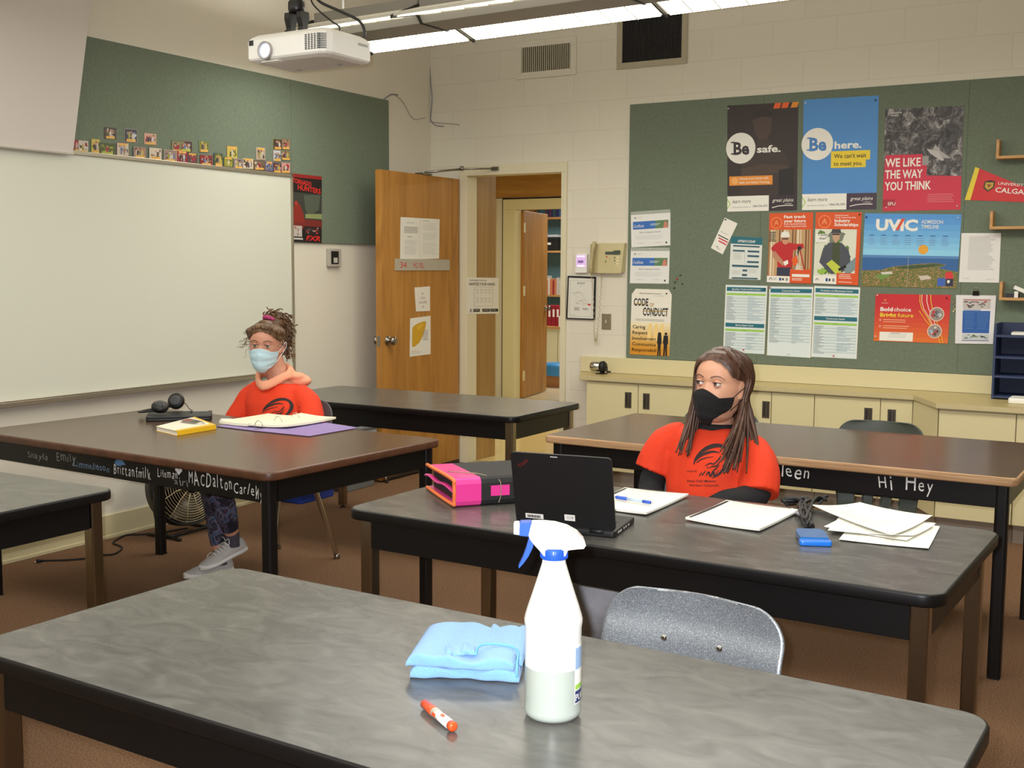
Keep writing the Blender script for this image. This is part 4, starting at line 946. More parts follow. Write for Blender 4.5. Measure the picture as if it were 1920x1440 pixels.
# exit map in a black frame
s = Sheet([(1066, 517), (1118, 519), (1116, 600), (1063, 598)], 'y', -0.001, (0, -1, 0), mat((24, 22, 22), 0.5), 0.012)
s.L().rect(.05, .045, .95, .97, C_(224, 222, 210)); s.L()
for r_ in ((.1, .1, .9, .105), (.1, .93, .9, .935), (.1, .1, .108, .93), (.892, .1, .9, .93)): s.rect(*r_, GRY)
s.text('EXIT', .5, .185, .05, INK, .28, .004, .2, 1, 'c'); s.line([(.5, .2), (.47, .26)], .006, GRY)
rr = random.Random(6)
for i in range(26):
    u, v = rr.uniform(.15, .7), rr.uniform(.32, .66); s.line([(u, v), (u + rr.choice((0, .1, .14)), v + rr.choice((0, .05, .0)))], .005, GRY if i % 3 else C_(190, 130, 130))
s.rect(.76, .63, .86, .665, RED); s.lines(.28, .72, .5, .80, 4, GRY, .4).lines(.58, .73, .8, .78, 3, GRY, .4).lines(.12, .89, .35, .91, 1, LGR)
s.done('exit_map', 'hand drawn EXIT map in a thin black frame on the block wall', 'map')
# ================================================================== suspended strip light
HOT = mat((255, 250, 232), 0.5, emit=7.0); HOT2 = mat((255, 250, 228), 0.5, emit=2.6)
HOUS = mat((150, 146, 138), 0.5); WLV = mat((240, 238, 225), 0.4)
def strip_light(label, x0, y, z, n, rz, first=0.76):
    t = thing('strip_light', label, 'ceiling light', (x0, y, z), rz, 'suspended strip lights'); L = 1.219; E_ = [0, first] + [first + L * i for i in range(1, n)]
    for k in range(n):
        a, c = E_[k] + 0.006, E_[k + 1] - 0.006
        b = MB(); M = Matrix(((0, 0, 1, 0), (1, 0, 0, 0), (0, 1, 0, 0), (0, 0, 0, 1)))
        b.prism([(-.145, 0), (-.115, -.035), (.115, -.035), (.145, 0), (.145, .10), (-.145, .10)], a, c, HOUS, M)
        hb = b.build('housing', t, bevel=0.004)
        for sg in (-1, 1):
            b = MB()
            b.prism([(sg * .145, .012), (sg * .36, -.040), (sg * .36, -.024), (sg * .145, .045)][::sg], a, c, WLV, M); b.build('reflector_wing', hb)
            b = MB(); b.prism([(sg * .15, .004), (sg * .355, -.047), (sg * .355, -.042), (sg * .15, .009)][::sg], a + .02, c - .02, HOT if sg > 0 else HOT2, M); b.build('lamp_panel', hb)
            b = MB()
            for j in range(1, 8):
                xx = a + (c - a) * j / 8
                b.prism([(sg * .15, -.002), (sg * .355, -.052), (sg * .355, -.047), (sg * .15, .004)][::sg], xx - .003, xx + .003, WLV, M)
            b.build('grille', hb)
    for k in range(n + 1):
        b = MB(); M = Matrix(((0, 0, 1, 0), (1, 0, 0, 0), (0, 1, 0, 0), (0, 0, 0, 1)))
        b.prism([(-.37, -.054), (-.155, -.002), (-.12, -.039), (.12, -.039), (.155, -.002), (.37, -.056), (.37, -.036), (.155, .06), (-.155, .06), (-.37, -.036)], E_[k] - .006, E_[k] + .006, mat((40, 38, 34), 0.5), M)
        b.build('joint_band', t)
    for k in range(0, n + 1):
        hx_ = E_[k] + (.1 if k < n else -.1); MB().tube([(hx_, 0, .09), (hx_, 0, HCEIL - z)], 0.006, HOUS, 8).build('hanger_rod', t)
    return t
strip_light('long suspended strip light with bright louvres, crossing before the back wall', 0.55, -1.82, 2.80, 5, radians(-3))

# ================================================================== projector
PW = mat((226, 224, 216), 0.4); PWB = mat((206, 200, 196), 0.5); PGR = mat((160, 156, 152), 0.4)
y0 = -3.6; a = ony((462, 118), y0); c_ = ony((612, 98), y0); wx = c_.x - a.x; zb = (a.z + c_.z) / 2 ; ph = 0.108
dp = onx((697, 112), c_.x).y - y0
pj = thing('projector', 'white projector hanging from the ceiling with its lens lit', 'projector', (a.x + wx / 2, y0, zb), 0)
b = MB(); hw = wx / 2
pl = [(-hw + .012, 0), (hw - .04, -.004), (hw - .012, .012), (hw, .04), (hw, dp - .01), (hw - .01, dp), (-hw + .01, dp), (-hw, dp - .01), (-hw, .014)]
def ins(p, k): return [(x * (1 - k / hw), dp / 2 + (y - dp / 2) * (1 - k / (dp / 2))) for x, y in p]
rings = [[Vector((x, y, z)) for x, y in ins(pl, k)] for k, z in ((.022, -.003), (.006, .004), (0, .012), (0, ph - .026), (.012, ph - .012), (.03, ph))]
b.loft(rings, PW, True, False); body = b.build('casing', pj, bevel=0.003)
b = MB(); b.prism(ins(pl, .03), -.0045, -.0028, PWB); b.build('underside', pj)
lx = ony((499, 95), y0).x - (a.x + wx / 2); lz = ony((499, 95), y0).z - zb
ML = trs((lx, -0.002, lz), (radians(90), 0, 0))
b = MB(); b.lathe([(.036, -.012), (.036, .010), (.031, .012), (.028, .004), (.024, -.004), (.001, -.004)], PGR, 28, ML); ln = b.build('lens_ring', pj)
b = MB(); b.ball((lx, -.004, lz), (.0245, .007, .0245), mat((210, 226, 255), 0.1, emit=4.0), 20, 12); b.build('lens', ln)
b = MB(); b.box(-hw + .018, -hw + .040, -.0025, .004, ph - .045, ph - .025, DARK); b.build('sensor_window', pj)
b = MB(); gx0 = ony((573, 75), y0).x - (a.x + wx / 2)
for i in range(9):
    z = .022 + i * .0068
    b.box(gx0, hw - .03, -.0058, .002, z, z + .0035, DARK)
    b.add([(hw - .028, -.0012, z), (hw - .010, .0135, z), (hw - .010, .0135, z + .0035), (hw - .028, -.0012, z + .0035)], [(0, 1, 2, 3)], DARK)
for k in range(1, 5): b.box(gx0 + (hw - .03 - gx0) * k / 5 - .002, gx0 + (hw - .03 - gx0) * k / 5 + .002, -.0066, .0, .02, .086, PW)
b.build('vent_grille', pj)
b = MB()
for i in range(8): b.box(hw - .0005, hw + .0015, .20 + i * .008, .205 + i * .008, ph - .045, ph - .035, PGR)
b.build('side_vent', pj)
b = MB(); b.box(lx - .03, lx + .06, .004, .04, -.0065, -.004, WHITE); b.build('focus_notch', pj)
b = MB(); b.ball((.11, .2, -.004), (.016, .016, .006), PGR, 14, 8); b.ball((-.12, .22, -.004), (.012, .012, .006), PGR, 14, 8); b.build('levelling_foot', pj)
# mount and cables: fixed to the ceiling
mx = ony((556, 30), y0 + .14)
t = thing('projector_mount', 'black ceiling mount with pole and clamp holding the projector', 'mount', (mx.x, y0 + .14, zb + ph))
BLM = mat((20, 19, 20), 0.35)
MB().box(-.15, .02, -.06, .06, 0.0005, .009, BLM).build('base_plate', t, bevel=.003)
b = MB()
for sx in (-.032, .032): b.prism([(-.022, .009), (.022, .009), (.014, .04), (.026, .075), (.024, .10), (-.024, .10), (-.026, .075), (-.014, .04)], sx - .014, sx + .014, BLM, Matrix(((0, 0, 1, 0), (1, 0, 0, 0), (0, 1, 0, 0), (0, 0, 0, 1))))
b.build('clamp', t, bevel=.004)
MB().lathe([(.03, .10), (.034, .11), (.034, .14), (.026, .15), (.022, .19)], BLM, 20).build('swivel', t)
MB().tube([(0, 0, .15), (0, 0, HCEIL - zb - ph - .005)], .022, BLM, 16).build('pole', t)
for pts, r_, nm in (([(590, -30), (596, 0), (640, 22), (672, 38), (683, 56)], .006, 'thick black cable sagging from the pole to the rear of the projector'), ([(578, -30), (584, 2), (598, 20), (622, 40), (636, 50)], .0035, 'thin black cable looping behind the projector')):
    P = [ony(p, y0 + .16) for p in pts]; P.append(P[-1] + Vector((0, 0, -.03)))
    tag(MB().tube(catmull(P, 6), r_, BLM, 8).build('cable'), nm, 'cable', 'projector cables')

# loose wires in the corner
WIRE = mat((120, 116, 128), 0.6); WIRED = mat((70, 66, 76), 0.6)
P = [onx(p, 0.006) for p in ((720, 187), (727, 181), (735, 177), (746, 178))]
tag(MB().tube(catmull(P, 4), .004, WIRE, 6).build('wire_end'), 'short grey wire end curling off the tackboard corner', 'wire', 'loose wires in the corner')
P = [onx(p, 0.004) for p in ((742, 179), (752, 187), (760, 198), (768, 214), (778, 224), (790, 222), (797, 221))]
tag(MB().tube(catmull(P, 4), .0028, mat((176, 170, 160), 0.6), 6).build('wire'), 'pale wire drooping along the wall to the corner', 'wire', 'loose wires in the corner')
P = [ony(p, -0.005) for p in ((805, 92), (806, 130), (808, 160), (810, 185), (808, 212), (808, 226), (817, 235), (832, 237))]
tag(MB().tube(catmull(P, 4), .003, WIRE, 6).build('wire'), 'grey wire running down beside the room corner above the door', 'wire', 'loose wires in the corner')
P = [ony(p, -0.005) for p in ((806, 228), (830, 231), (858, 233), (860, 236))]
tag(MB().tube(catmull(P, 4), .0025, mat((160, 154, 146), 0.6), 6).build('wire'), 'short wire stub pointing right above the door closer', 'wire', 'loose wires in the corner')

# ================================================================== wall fittings
q0, q1 = onx((611, 466), 0), onx((634, 500), 0)
t = thing('wall_thermostat', 'small steel box with dark window right of the whiteboard', 'thermostat', (0, (q0.y + q1.y) / 2, q1.z))
w_ = (q1.y - q0.y) / 2; h_ = q0.z - q1.z
MB().box(.0005, .03, -w_, w_, 0, h_, mat((176, 170, 156), .4)).build('cover', t, bevel=.004)
MB().box(.03, .0315, -w_ * .72, w_ * .5, h_ * .14, h_ * .86, DARK).build('window', t)
MB().box(.0315, .0325, -w_ * .35, w_ * .3, h_ * .22, h_ * .5, mat((190, 190, 180), 0.4)).build('dial', t)
q0, q1 = ony((1081, 476), 0), ony((1103, 512), 0)
t = thing('thermostat', 'white thermostat with a glowing lilac screen left of the phone', 'thermostat', ((q0.x + q1.x) / 2, 0, q1.z)); w_ = (q1.x - q0.x) / 2; h_ = q0.z - q1.z
MB().box(-w_, w_, -.022, -.0005, 0, h_, WHITE).build('case', t, bevel=.004)
b = MB(); b.box(-w_ * .78, w_ * .78, -.0232, -.0218, h_ * .30, h_ * .94, mat((206, 170, 220), 0.3, emit=.55)); b.build('screen', t)
b = MB()
for i in range(3): b.box(-w_ * .6 + i * w_ * .45, -w_ * .3 + i * w_ * .45, -.0238, -.0228, h_ * .84, h_ * .9, mat((255, 250, 255), 0.4, emit=1))
b.box(-w_ * .5, w_ * .4, -.0238, -.0228, h_ * .52, h_ * .66, mat((150, 120, 190), 0.4)).box(-w_ * .6, w_ * .6, -.0238, -.0228, h_ * .34, h_ * .4, mat((255, 250, 255), 0.4, emit=1)); b.build('display_symbols', t)
# telephone
q0, q1 = ony((1126, 456), -.02), ony((1170, 513), -.02)
t = thing('wall_phone', 'beige wall telephone with its handset on the left', 'telephone', (q0.x, 0, q1.z)); w_ = q1.x - q0.x; h_ = q0.z - q1.z
BEI = mat((200, 188, 142), 0.45); BEID = mat((182, 168, 124), 0.45)
b = MB(); b.add([(-.015, -.0005, 0), (w_, -.0005, .01), (w_ + .012, -.0005, h_), (-.015, -.0005, h_), (-.015, -.035, 0), (w_ - .012, -.05, 0), (w_ + .002, -.03, h_), (-.015, -.025, h_)], [(0, 1, 2, 3), (7, 6, 5, 4), (0, 4, 5, 1), (1, 5, 6, 2), (2, 6, 7, 3), (3, 7, 4, 0)], BEI)
pb_ = b.build('phone_body', t, bevel=.004)
fr = lambda u, v, e=.0012: (-.012 + u * (w_ + .002), -(.034 - .009 * v + u * .013) - e, v * h_)
def face_rect(b, u0, u1, v0, v1, m, e=.0014): b.add([fr(u0, v0, e), fr(u1, v0, e), fr(u1, v1, e), fr(u0, v1, e)], [(0, 1, 2, 3)], m)
b = MB(); face_rect(b, .3, .94, .62, .72, mat((70, 80, 70), .3)); b.add([fr(.3, .72, .0018), fr(.6, .72, .0018), fr(.7, .76, .0018), fr(.94, .76, .0018), fr(.94, .72, .0018)], [(0, 1, 2, 3, 4)], mat((70, 80, 70), .3)); b.build('display', t)
b = MB()
for r_ in range(4):
    for k in range(3): face_rect(b, .30 + k * .1, .37 + k * .1, .1 + r_ * .09, .15 + r_ * .09, mat((120, 112, 84), .5))
for r_ in range(5): face_rect(b, .68, .74, .1 + r_ * .1, .15 + r_ * .1, mat((120, 112, 84), .5)); face_rect(b, .78, .90, .1 + r_ * .1, .15 + r_ * .1, mat((226, 216, 176), .5))
face_rect(b, .34, .40, .53, .57, RED); face_rect(b, .44, .54, .46, .50, mat((200, 70, 50), .5)); face_rect(b, .74, .86, .08, .13, RED); b.build('keypad', t)
b = MB(); hx = -.045
b.tube(catmull([(hx - .012, -.045, .012), (hx - .008, -.058, .04), (hx, -.058, .12), (hx + .008, -.055, h_ - .03), (hx + .012, -.042, h_ + .004)], 5), [(.022, .015)] * 6 + [(.018, .013)] * 8 + [(.022, .016)] * 7, BEID, 12); hs = b.build('handset', t)
MB().box(-.075, -.012, -.03, -.0005, .0, h_ * .98, BEID).build('cradle', t, bevel=.005)
coil = []; A0 = Vector((hx - .012, -.04, .0)); B0 = Vector((-.045 + .062, -.03, .0)); low = ony((1117, 640), -.03) - Vector((q0.x, 0, q1.z))
path = catmull([A0, A0 + Vector((.012, 0, -.12)), low + Vector((-.012, 0, .06)), low, low + Vector((.012, 0, .06)), B0 + Vector((-.004, 0, -.12)), B0], 40)
for i, p in enumerate(path):
    an = i * 1.35; coil.append(p + Vector((.0055 * cos(an), .0055 * sin(an), 0)))
MB().tube(coil, .0018, BEID, 5).build('coiled_cord', hs)
q0, q1 = ony((1129, 588), 0), ony((1146, 618), 0)
t = thing('switch_plate', 'small steel switch plate right of the EXIT map', 'switch', ((q0.x + q1.x) / 2, 0, q1.z)); w_ = (q1.x - q0.x) / 2; h_ = q0.z - q1.z
MB().box(-w_, w_, -.006, -.0005, 0, h_, mat((150, 140, 116), .35, .6)).build('plate', t, bevel=.002); MB().box(-.005, .005, -.014, -.006, h_ * .4, h_ * .6, mat((190, 184, 170), .4)).build('toggle', t)

# small wooden shelves on the tackboard
for i, (p0, p1, lab) in enumerate((((1870, 262), (1882, 298), 'topmost small wooden shelf at the right edge of the tackboard'), ((1858, 396), (1870, 430), 'middle small wooden shelf, below the red pennant'), ((1876, 528), (1888, 563), 'lowest small wooden shelf, holding odds and ends'))):
    a = ony((p0[0] - 1, p0[1]), -.09); z0 = ony((p0[0], p1[1]), -.09).z; z1 = a.z
    t = thing('wall_shelf', lab, 'shelf', (a.x, -.0145, z0), group='small wooden shelves'); W_ = 0.30
    MB().box(0, W_, -.085, 0, 0, .016, SHELFW).build('shelf_board', t, bevel=.001)
    MB().box(0, .016, -.085, 0, .016, z1 - z0, SHELFW).build('side_board', t, bevel=.001)
    MB().box(W_ - .016, W_, -.085, 0, .016, z1 - z0, SHELFW).build('side_board', t, bevel=.001)
    if i == 2:
        sz = z0 + .0165; sx = a.x
        tag(MB().box(-.035, .035, -.02, .02, 0, .022, mat((24, 24, 30), .4)).build('eraser', loc=(sx + .065, -.06, sz)), 'dark block on the lowest wooden shelf', 'eraser')
        o = MB().box(-.05, .05, -.018, .018, 0, .02, WHITE).build('paper_roll', loc=(sx + .115, -.052, sz + .03), rot=(0, radians(24), 0)); tag(o, 'white slab leaning on the lowest wooden shelf', 'roll')
        tag(MB().box(-.01, .01, -.01, .01, 0, .035, WHITE).build('glue_cap', loc=(sx + .088, -.078, sz)), 'little white cap standing on the lowest wooden shelf', 'cap')
# letter sorter
NAVY = mat((42, 56, 92), .5, bump=(120, .1)); NAVYD = mat((34, 46, 78), .6)
q = onz((1858, 748), CT); bx0 = q.x; by = q.y
ztop = ony((1868, 607), by).z; hS = ztop - CT
t = thing('letter_sorter', 'navy blue open letter sorter standing on the counter by the tackboard', 'letter sorter', (bx0, by, CT)); D_ = min(.30, -by - .03)
MB().box(0, .012, 0, D_, 0, hS, NAVY).build('side_panel', t); MB().box(.398, .41, 0, D_, 0, hS, NAVY).build('side_panel', t); MB().box(.012, .398, D_ - .008, D_, 0, hS, NAVYD).build('back_panel', t)
for k, yy in enumerate((746, 708, 672, 632)):
    z = max(.001, ony((1870, yy), by).z - CT); MB().box(.012, .398, 0, D_ - .008, z, z + .012, NAVY).build('shelf', t)
o = MB(); o.prism(rrect(.24, .15, .002, 2), 0, .012, PAPER); z = ony((1900, 629), by).z - CT
tag(o.build('paper_stack', loc=(bx0 + .20, by + .12, CT + (ony((1870, 632), by).z - CT) + .0135), rot=(0, 0, .05)), 'sheaf of paper in the upper tray of the navy letter sorter', 'paper')
q = onz((1905, 757), CT); b = MB(); b.slab(.22, .16, 0, .03, .02, .006, WHITE)
tag(b.build('white_tray', loc=(q.x + .07, q.y + .06, CT + .0005)), 'flat white plastic box on the counter before the letter sorter', 'box')
# pencil sharpener
q = onz((1128, 701), CT)
t = thing('pencil_sharpener', 'chrome and black crank pencil sharpener on the left end of the counter', 'pencil sharpener', (q.x, -.12, CT), radians(0)); 
M = trs((0, 0, .05), (0, radians(90), 0))
MB().lathe([(.030, -.075), (.034, -.07), (.034, -.006), (.030, -.004)], CHROME, 24, M).build('shavings_drum', t)
MB().lathe([(.030, -.004), (.038, .0), (.040, .02), (.030, .032), (.010, .036)], BLACKP, 24, M).build('head', t)
b = MB(); b.tube([(.036, 0, .05), (.045, 0, .05), (.05, -.01, .035), (.052, -.02, .02)], .004, BLACKP, 8); b.tube([(.052, -.02, .02), (.08, -.02, .02)], .006, BLACKP, 8); b.build('crank', t)
b = MB(); b.box(-.03, .035, -.03, .03, 0, .006, BLACKP).box(-.005, .02, -.012, .012, .006, .03, BLACKP); b.build('base', t, bevel=.001)

# ================================================================== things seen through the doorway
YB = 6.66
sh = thing('library_shelves', 'wooden wall shelves with books in the room across the hall', 'shelves', (-3.0, YB + .02, 0))
zs = [ony((1035, p), YB).z for p in (407, 470, 553)]
for k, z in enumerate(zs): MB().box(0, 3.2, 0, .3, z - .025, z, SHELFW).build('shelf_board', sh)
MB().box(-.03, 0, 0, .3, 0, 2.4, SHELFW).build('side_board', sh); MB().box(3.2, 3.23, 0, .3, 0, 2.4, SHELFW).build('side_board', sh)
x0 = ony((1016, 500), YB).x; x1 = ony((1056, 500), YB).x
bc = [(36, 44, 84), (150, 46, 54), (60, 90, 130), (190, 186, 176), (90, 40, 60), (50, 76, 70), (200, 120, 80), (214, 206, 196)]
cn = ['navy', 'red', 'blue', 'pale', 'maroon', 'green', 'orange', 'cream']
def books(z, hmin, hmax, n, seed, cols, row):
    rr = random.Random(seed); x = x0 - .05; i = 0; used = {}
    proto = None
    while x < x1 + .05:
        w_ = rr.uniform(.022, .04); h_ = rr.uniform(hmin, hmax); ci = cols[rr.randrange(len(cols))]
        m = mat(bc[ci], .5); t = thing('book', 'x', 'book', (x + w_ / 2, YB + .06, z + .0005), group='books on the ' + row)
        used[ci] = used.get(ci, 0) + 1; nth = ('first', 'second', 'third', 'fourth', 'fifth', 'sixth', 'seventh', 'eighth', 'ninth', 'tenth')[min(used[ci] - 1, 9)]
        t['label'] = '%s %s spined book from the left on the %s' % (nth, cn[ci], row)
        b = MB(); b.box(-w_ / 2, w_ / 2, 0, .003, 0, h_, m).box(-w_ / 2, -w_ / 2 + .003, 0.003, .17, 0, h_, m).box(w_ / 2 - .003, w_ / 2, .003, .17, 0, h_, m); b.build('cover', t)
        MB().box(-w_ / 2 + .003, w_ / 2 - .003, .004, .165, .004, h_ - .004, PAPER).build('pages', t)
        x += w_ + .002; i += 1
books(zs[0], .22, .30, 8, 3, [0, 0, 2, 4, 5, 0], 'top library shelf'); books(zs[2], .19, .26, 9, 8, [3, 7, 1, 6, 3, 7], 'bottom library shelf')
t = thing('storage_box', 'black lidded box with a label on the middle library shelf', 'box', ((x0 + x1) / 2 - .05, YB + .12, zs[1] + .0005))
MB().box(-.13, .10, -.08, .12, 0, .15, DARK).build('body', t); MB().box(-.14, .11, -.09, .13, .15, .185, mat((34, 32, 34), .5)).build('lid', t); MB().box(-.06, .0, -.0815, -.08, .08, .11, WHITE).build('label_card', t)
o = MB(); [o.box(-.14 + .01 * k, .12 - .008 * k, -.08, .1, .0 + .008 * k, .007 + .008 * k, mat((200, 204, 214), .6)) for k in range(4)]
tag(o.build('paper_stack', loc=((x0 + x1) / 2 - .05, YB + .12, zs[1] + .1865)), 'stack of papers lying on the black box in the library', 'paper')
# cream drawer unit with binders on top, box of blue bags before it
q = ony((1026, 612), 6.0); zc = q.z
t = thing('drawer_unit', 'cream low cabinet below the library shelves', 'cabinet', (q.x - .1, 6.0, 0))
MB().box(0, 1.2, 0, .5, 0, zc - .03, CREAM).build('body', t); MB().box(-.01, 1.21, -.015, .51, zc - .03, zc, SHELFW).build('cabinet_top', t)
b = MB().box(.26, .262, -.004, 0, .05, zc - .06, GAP).build('door_gap', t)
for k in range(4):
    xx = ony((1021, 600), 6.1).x + .062 * k; t = thing('red_binder', '%s red binder from the left standing on the cream cabinet' % ords[k], 'binder', (xx, 6.12, zc + .0005), group='red binders in the library')
    MB().box(-.028, .028, 0, .22, 0, .27, mat((150, 28, 44), .5)).build('cover', t, bevel=.002); MB().box(-.014, .014, -.0012, 0, .12, .22, WHITE).build('spine_card', t)
tag(MB().box(-.06, .06, -.05, .06, 0, .14, WHITE).build('tissue_box', loc=(ony((1021, 600), 6.1).x + .32, 6.06, zc + .0005)), 'white box beside the red binders on the cream cabinet', 'box')
tag(MB().lathe([(.04, 0), (.05, .02), (.05, .14), (.035, .17)], DARK, 16).build('black_canister', loc=(ony((1048, 580), 6.3).x, 6.42, zc + .0005)), 'black canister behind the red binders on the cream cabinet', 'canister')
q = onz((1038, 727), 0); t = thing('cardboard_bin', 'cardboard bin lined with blue plastic, seen through the doorway', 'bin', (q.x, q.y + .16, 0))
hq = ony((1038, 690), q.y).z
b = MB(); b.add([(-.14, -.12, 0), (.14, -.12, 0), (.14, .12, 0), (-.14, .12, 0), (-.15, -.13, hq), (.15, -.13, hq), (.15, .13, hq), (-.15, .13, hq)], [(3, 2, 1, 0), (0, 1, 5, 4), (1, 2, 6, 5), (2, 3, 7, 6), (3, 0, 4, 7)], mat((176, 122, 76), .8)); b.build('box', t)
rr = random.Random(4); BAG = mat((58, 140, 206), .35)
b = MB(); b.loft([[Vector(((.155 + .012 * rr.random()) * (1 if abs(cos(a_)) > .7 else .95) * 1.25 * cos(a_) * k, (.14 + .01 * rr.random()) * 1.2 * sin(a_) * k, z)) for a_ in [2 * pi * j / 20 for j in range(20)]] for z, k in ((hq - .10, 1.0), (hq - .02, 1.06), (hq + .02, 1.05), (hq + .05, .9), (hq + .03, .5))], BAG, False); b.build('liner', t)

# ================================================================== floor: fan, bins
FB = mat((30, 27, 24), .4, .3); FW = mat((206, 190, 150), .35, .6)
fc = Vector((.27, -2.76, .258))
t = thing('floor_fan', 'round metal floor fan standing by the left wall under the brown table', 'fan', (fc.x, fc.y, 0), radians(0))
MF = Matrix.Translation((0, 0, fc.z)) @ Euler((0, radians(90 - 12), radians(-12))).to_matrix().to_4x4()
Rr = .205
b = MB()
for k in range(1, 15):
    r_ = Rr * k / 15; zz = .075 - .05 * (k / 15) ** 3
    b.tube([(r_ * cos(2 * pi * j / 36), r_ * sin(2 * pi * j / 36), zz) for j in range(36)], .0016, FW, 5, True, True, MF)
for k in range(12):
    a_ = 2 * pi * k / 12; b.tube([(.02 * cos(a_), .02 * sin(a_), .076), (.1 * cos(a_ + .15), .1 * sin(a_ + .15), .074), (.17 * cos(a_ + .3), .17 * sin(a_ + .3), .05), (Rr * cos(a_ + .35), Rr * sin(a_ + .35), .02)], .0022, FW, 5, False, True, MF)
b.build('front_guard', t)
b = MB(); b.lathe([(Rr - .004, -.05), (Rr + .004, -.05), (Rr + .006, .025), (Rr, .028), (Rr - .006, .02), (Rr - .006, -.045)], FB, 40, MF); b.build('drum', t)
b = MB(); b.lathe([(.04, .074), (.038, .08), (.002, .082)], FB, 20, MF); b.build('hub_badge', t)
b = MB()
for k in range(3):
    a_ = 2 * pi * k / 3
    b.grid(6, 4, lambda u, v: ((.03 + .155 * u) * cos(a_ + (v - .5) * 1.3 * (.5 + .5 * u)), (.03 + .155 * u) * sin(a_ + (v - .5) * 1.3 * (.5 + .5 * u)), (v - .5) * .05), mat((84, 76, 60), .4, .5), True, MF)
b.build('blades', t, solid=.002)
b = MB(); b.lathe([(.05, -.10), (.055, -.09), (.055, -.01), (.02, 0)], FB, 20, MF); b.build('motor', t)
b = MB()
for sy in (-1, 1):
    b.tube(catmull([(.02, sy * (Rr + .02), fc.z), (.02, sy * (Rr + .025), fc.z - .1), (.02, sy * (Rr - .01), .05), (.03, sy * .14, .014)], 5), .009, FB, 8)
b.tube([(.03, -.14, .014), (.03, .14, .014)], .009, FB, 8)
for sy in (-1, 1): b.tube(catmull([(-.13, sy * .15, .01), (.03, sy * .145, .013), (.12, sy * .15, .01)], 4), .0095, FB, 8)
b.build('stand', t)
P = [onz(p, .006) for p in ((352, 990), (318, 996), (296, 1000), (262, 1002), (238, 1003), (222, 1010), (212, 1018), (226, 1024), (228, 1030), (212, 1039), (190, 1041), (160, 1047), (120, 1050), (80, 1051))]
P = [Vector((max(.035, p.x), p.y, .006)) for p in P]
b = MB(); b.tube(catmull(P, 6), .0045, RUBBER, 7); b.M = None
cdv = b.build('power_cord', t); cdv.location = (-fc.x, -fc.y, 0)
pe = P[-1]; b = MB(); b.tube([pe, pe + Vector((-.0, -.03, .002))], [.006, .011], RUBBER, 8); b.tube([pe + Vector((.004, -.03, .002)), pe + Vector((.004, -.048, .002))], .002, CHROME, 5); b.tube([pe + Vector((-.004, -.03, .002)), pe + Vector((-.004, -.048, .002))], .002, CHROME, 5); b.build('plug', cdv)

def bin_(name, label, x0, x1, y0, y1, h, m, rim=True):
    t = thing(name, label, 'bin', ((x0 + x1) / 2, (y0 + y1) / 2, 0)); w, d = x1 - x0, y1 - y0
    def ring(k, z): return [Vector((x, y, z)) for x, y in rrect(w * k, d * k, .03, 4)]
    b = MB(); b.loft([ring(.86, 0), ring(.88, .01), ring(.99, h), ring(.95, h), ring(.86, .02)], m, True); b.build('tub', t)
    b = MB(); b.loft([ring(.99, h - .03), ring(1.03, h - .028), ring(1.03, h), ring(.96, h)], m, False); b.build('rim', t)
    return t
bin_('recycling_bin', 'blue recycling bin against the left wall', .03, .31, -1.86, -1.48, .50, mat((36, 70, 168), .4))
bin_('waste_bin', 'grey waste bin beside the blue bin, behind the oak door', .03, .31, -1.42, -1.06, .42, mat((126, 132, 134), .5))
b = MB(); b.slab(.28, .34, 0, .05, .03, .01, BLACKP); tag(b.build('black_tray', loc=(.17, -1.24, .4205)), 'flat black tray lying on the grey waste bin', 'tray')
k = MB(); k.tube([(.262, -.975, .035), (.30, -.985, .05), (.315, -.985, .012)], .006, CHROME, 8).lathe([(.012, 0), (.012, .012)], RUBBER, 10, trs((.315, -.985, 0))); k.box(.2805, .288, -.99, -.955, .02, .12, mat((150, 90, 40), .3)); k.build('door_holder', door)
# ================================================================== things lying on the tables
def quad_sheet(px, z, t, m, name, label, cat, group=None, curl=0.0, mside=None, marks=None, parent=None):
    """flat piece with its four corners at photo points of the table plane; corners may lift by curl"""
    P = [onz(p, z) for p in px]; c = sum(P, Vector()) / 4; b = MB()
    def fn(u, v):
        p = P[0].lerp(P[1], u).lerp(P[3].lerp(P[2], u), v) - c
        return p + Vector((0, 0, curl * ((u - .5) ** 2 * 2 + (v - .5) ** 2 * 1.6)))
    n = 8 if curl else 1
    b.grid(n, n, lambda u, v: fn(u, v) + Vector((0, 0, t)), m)
    b.grid(n, n, lambda u, v: fn(u, 1 - v), mside or m)
    for e in ((lambda k: (k, 0)), (lambda k: (1, k)), (lambda k: (1 - k, 1)), (lambda k: (0, 1 - k))):
        for i in range(n):
            a, d = fn(*e(i / n)), fn(*e((i + 1) / n)); b.add([a, d, d + Vector((0, 0, t)), a + Vector((0, 0, t))], [(0, 1, 2, 3)], mside or m)
    if marks:
        for k, (pts, mm) in enumerate(marks):
            b.add([fn(u, v) + Vector((0, 0, t + .0002 + .0001 * k)) for u, v in pts], [tuple(range(len(pts)))], mm)
    o = b.build(name); o.location = c
    if parent: o.parent = parent; return o
    return tag(o, label, cat, group)
def rct(u0, v0, u1, v1): return [(u0, v0), (u1, v0), (u1, v1), (u0, v1)]
T0 = CT + 0.0006

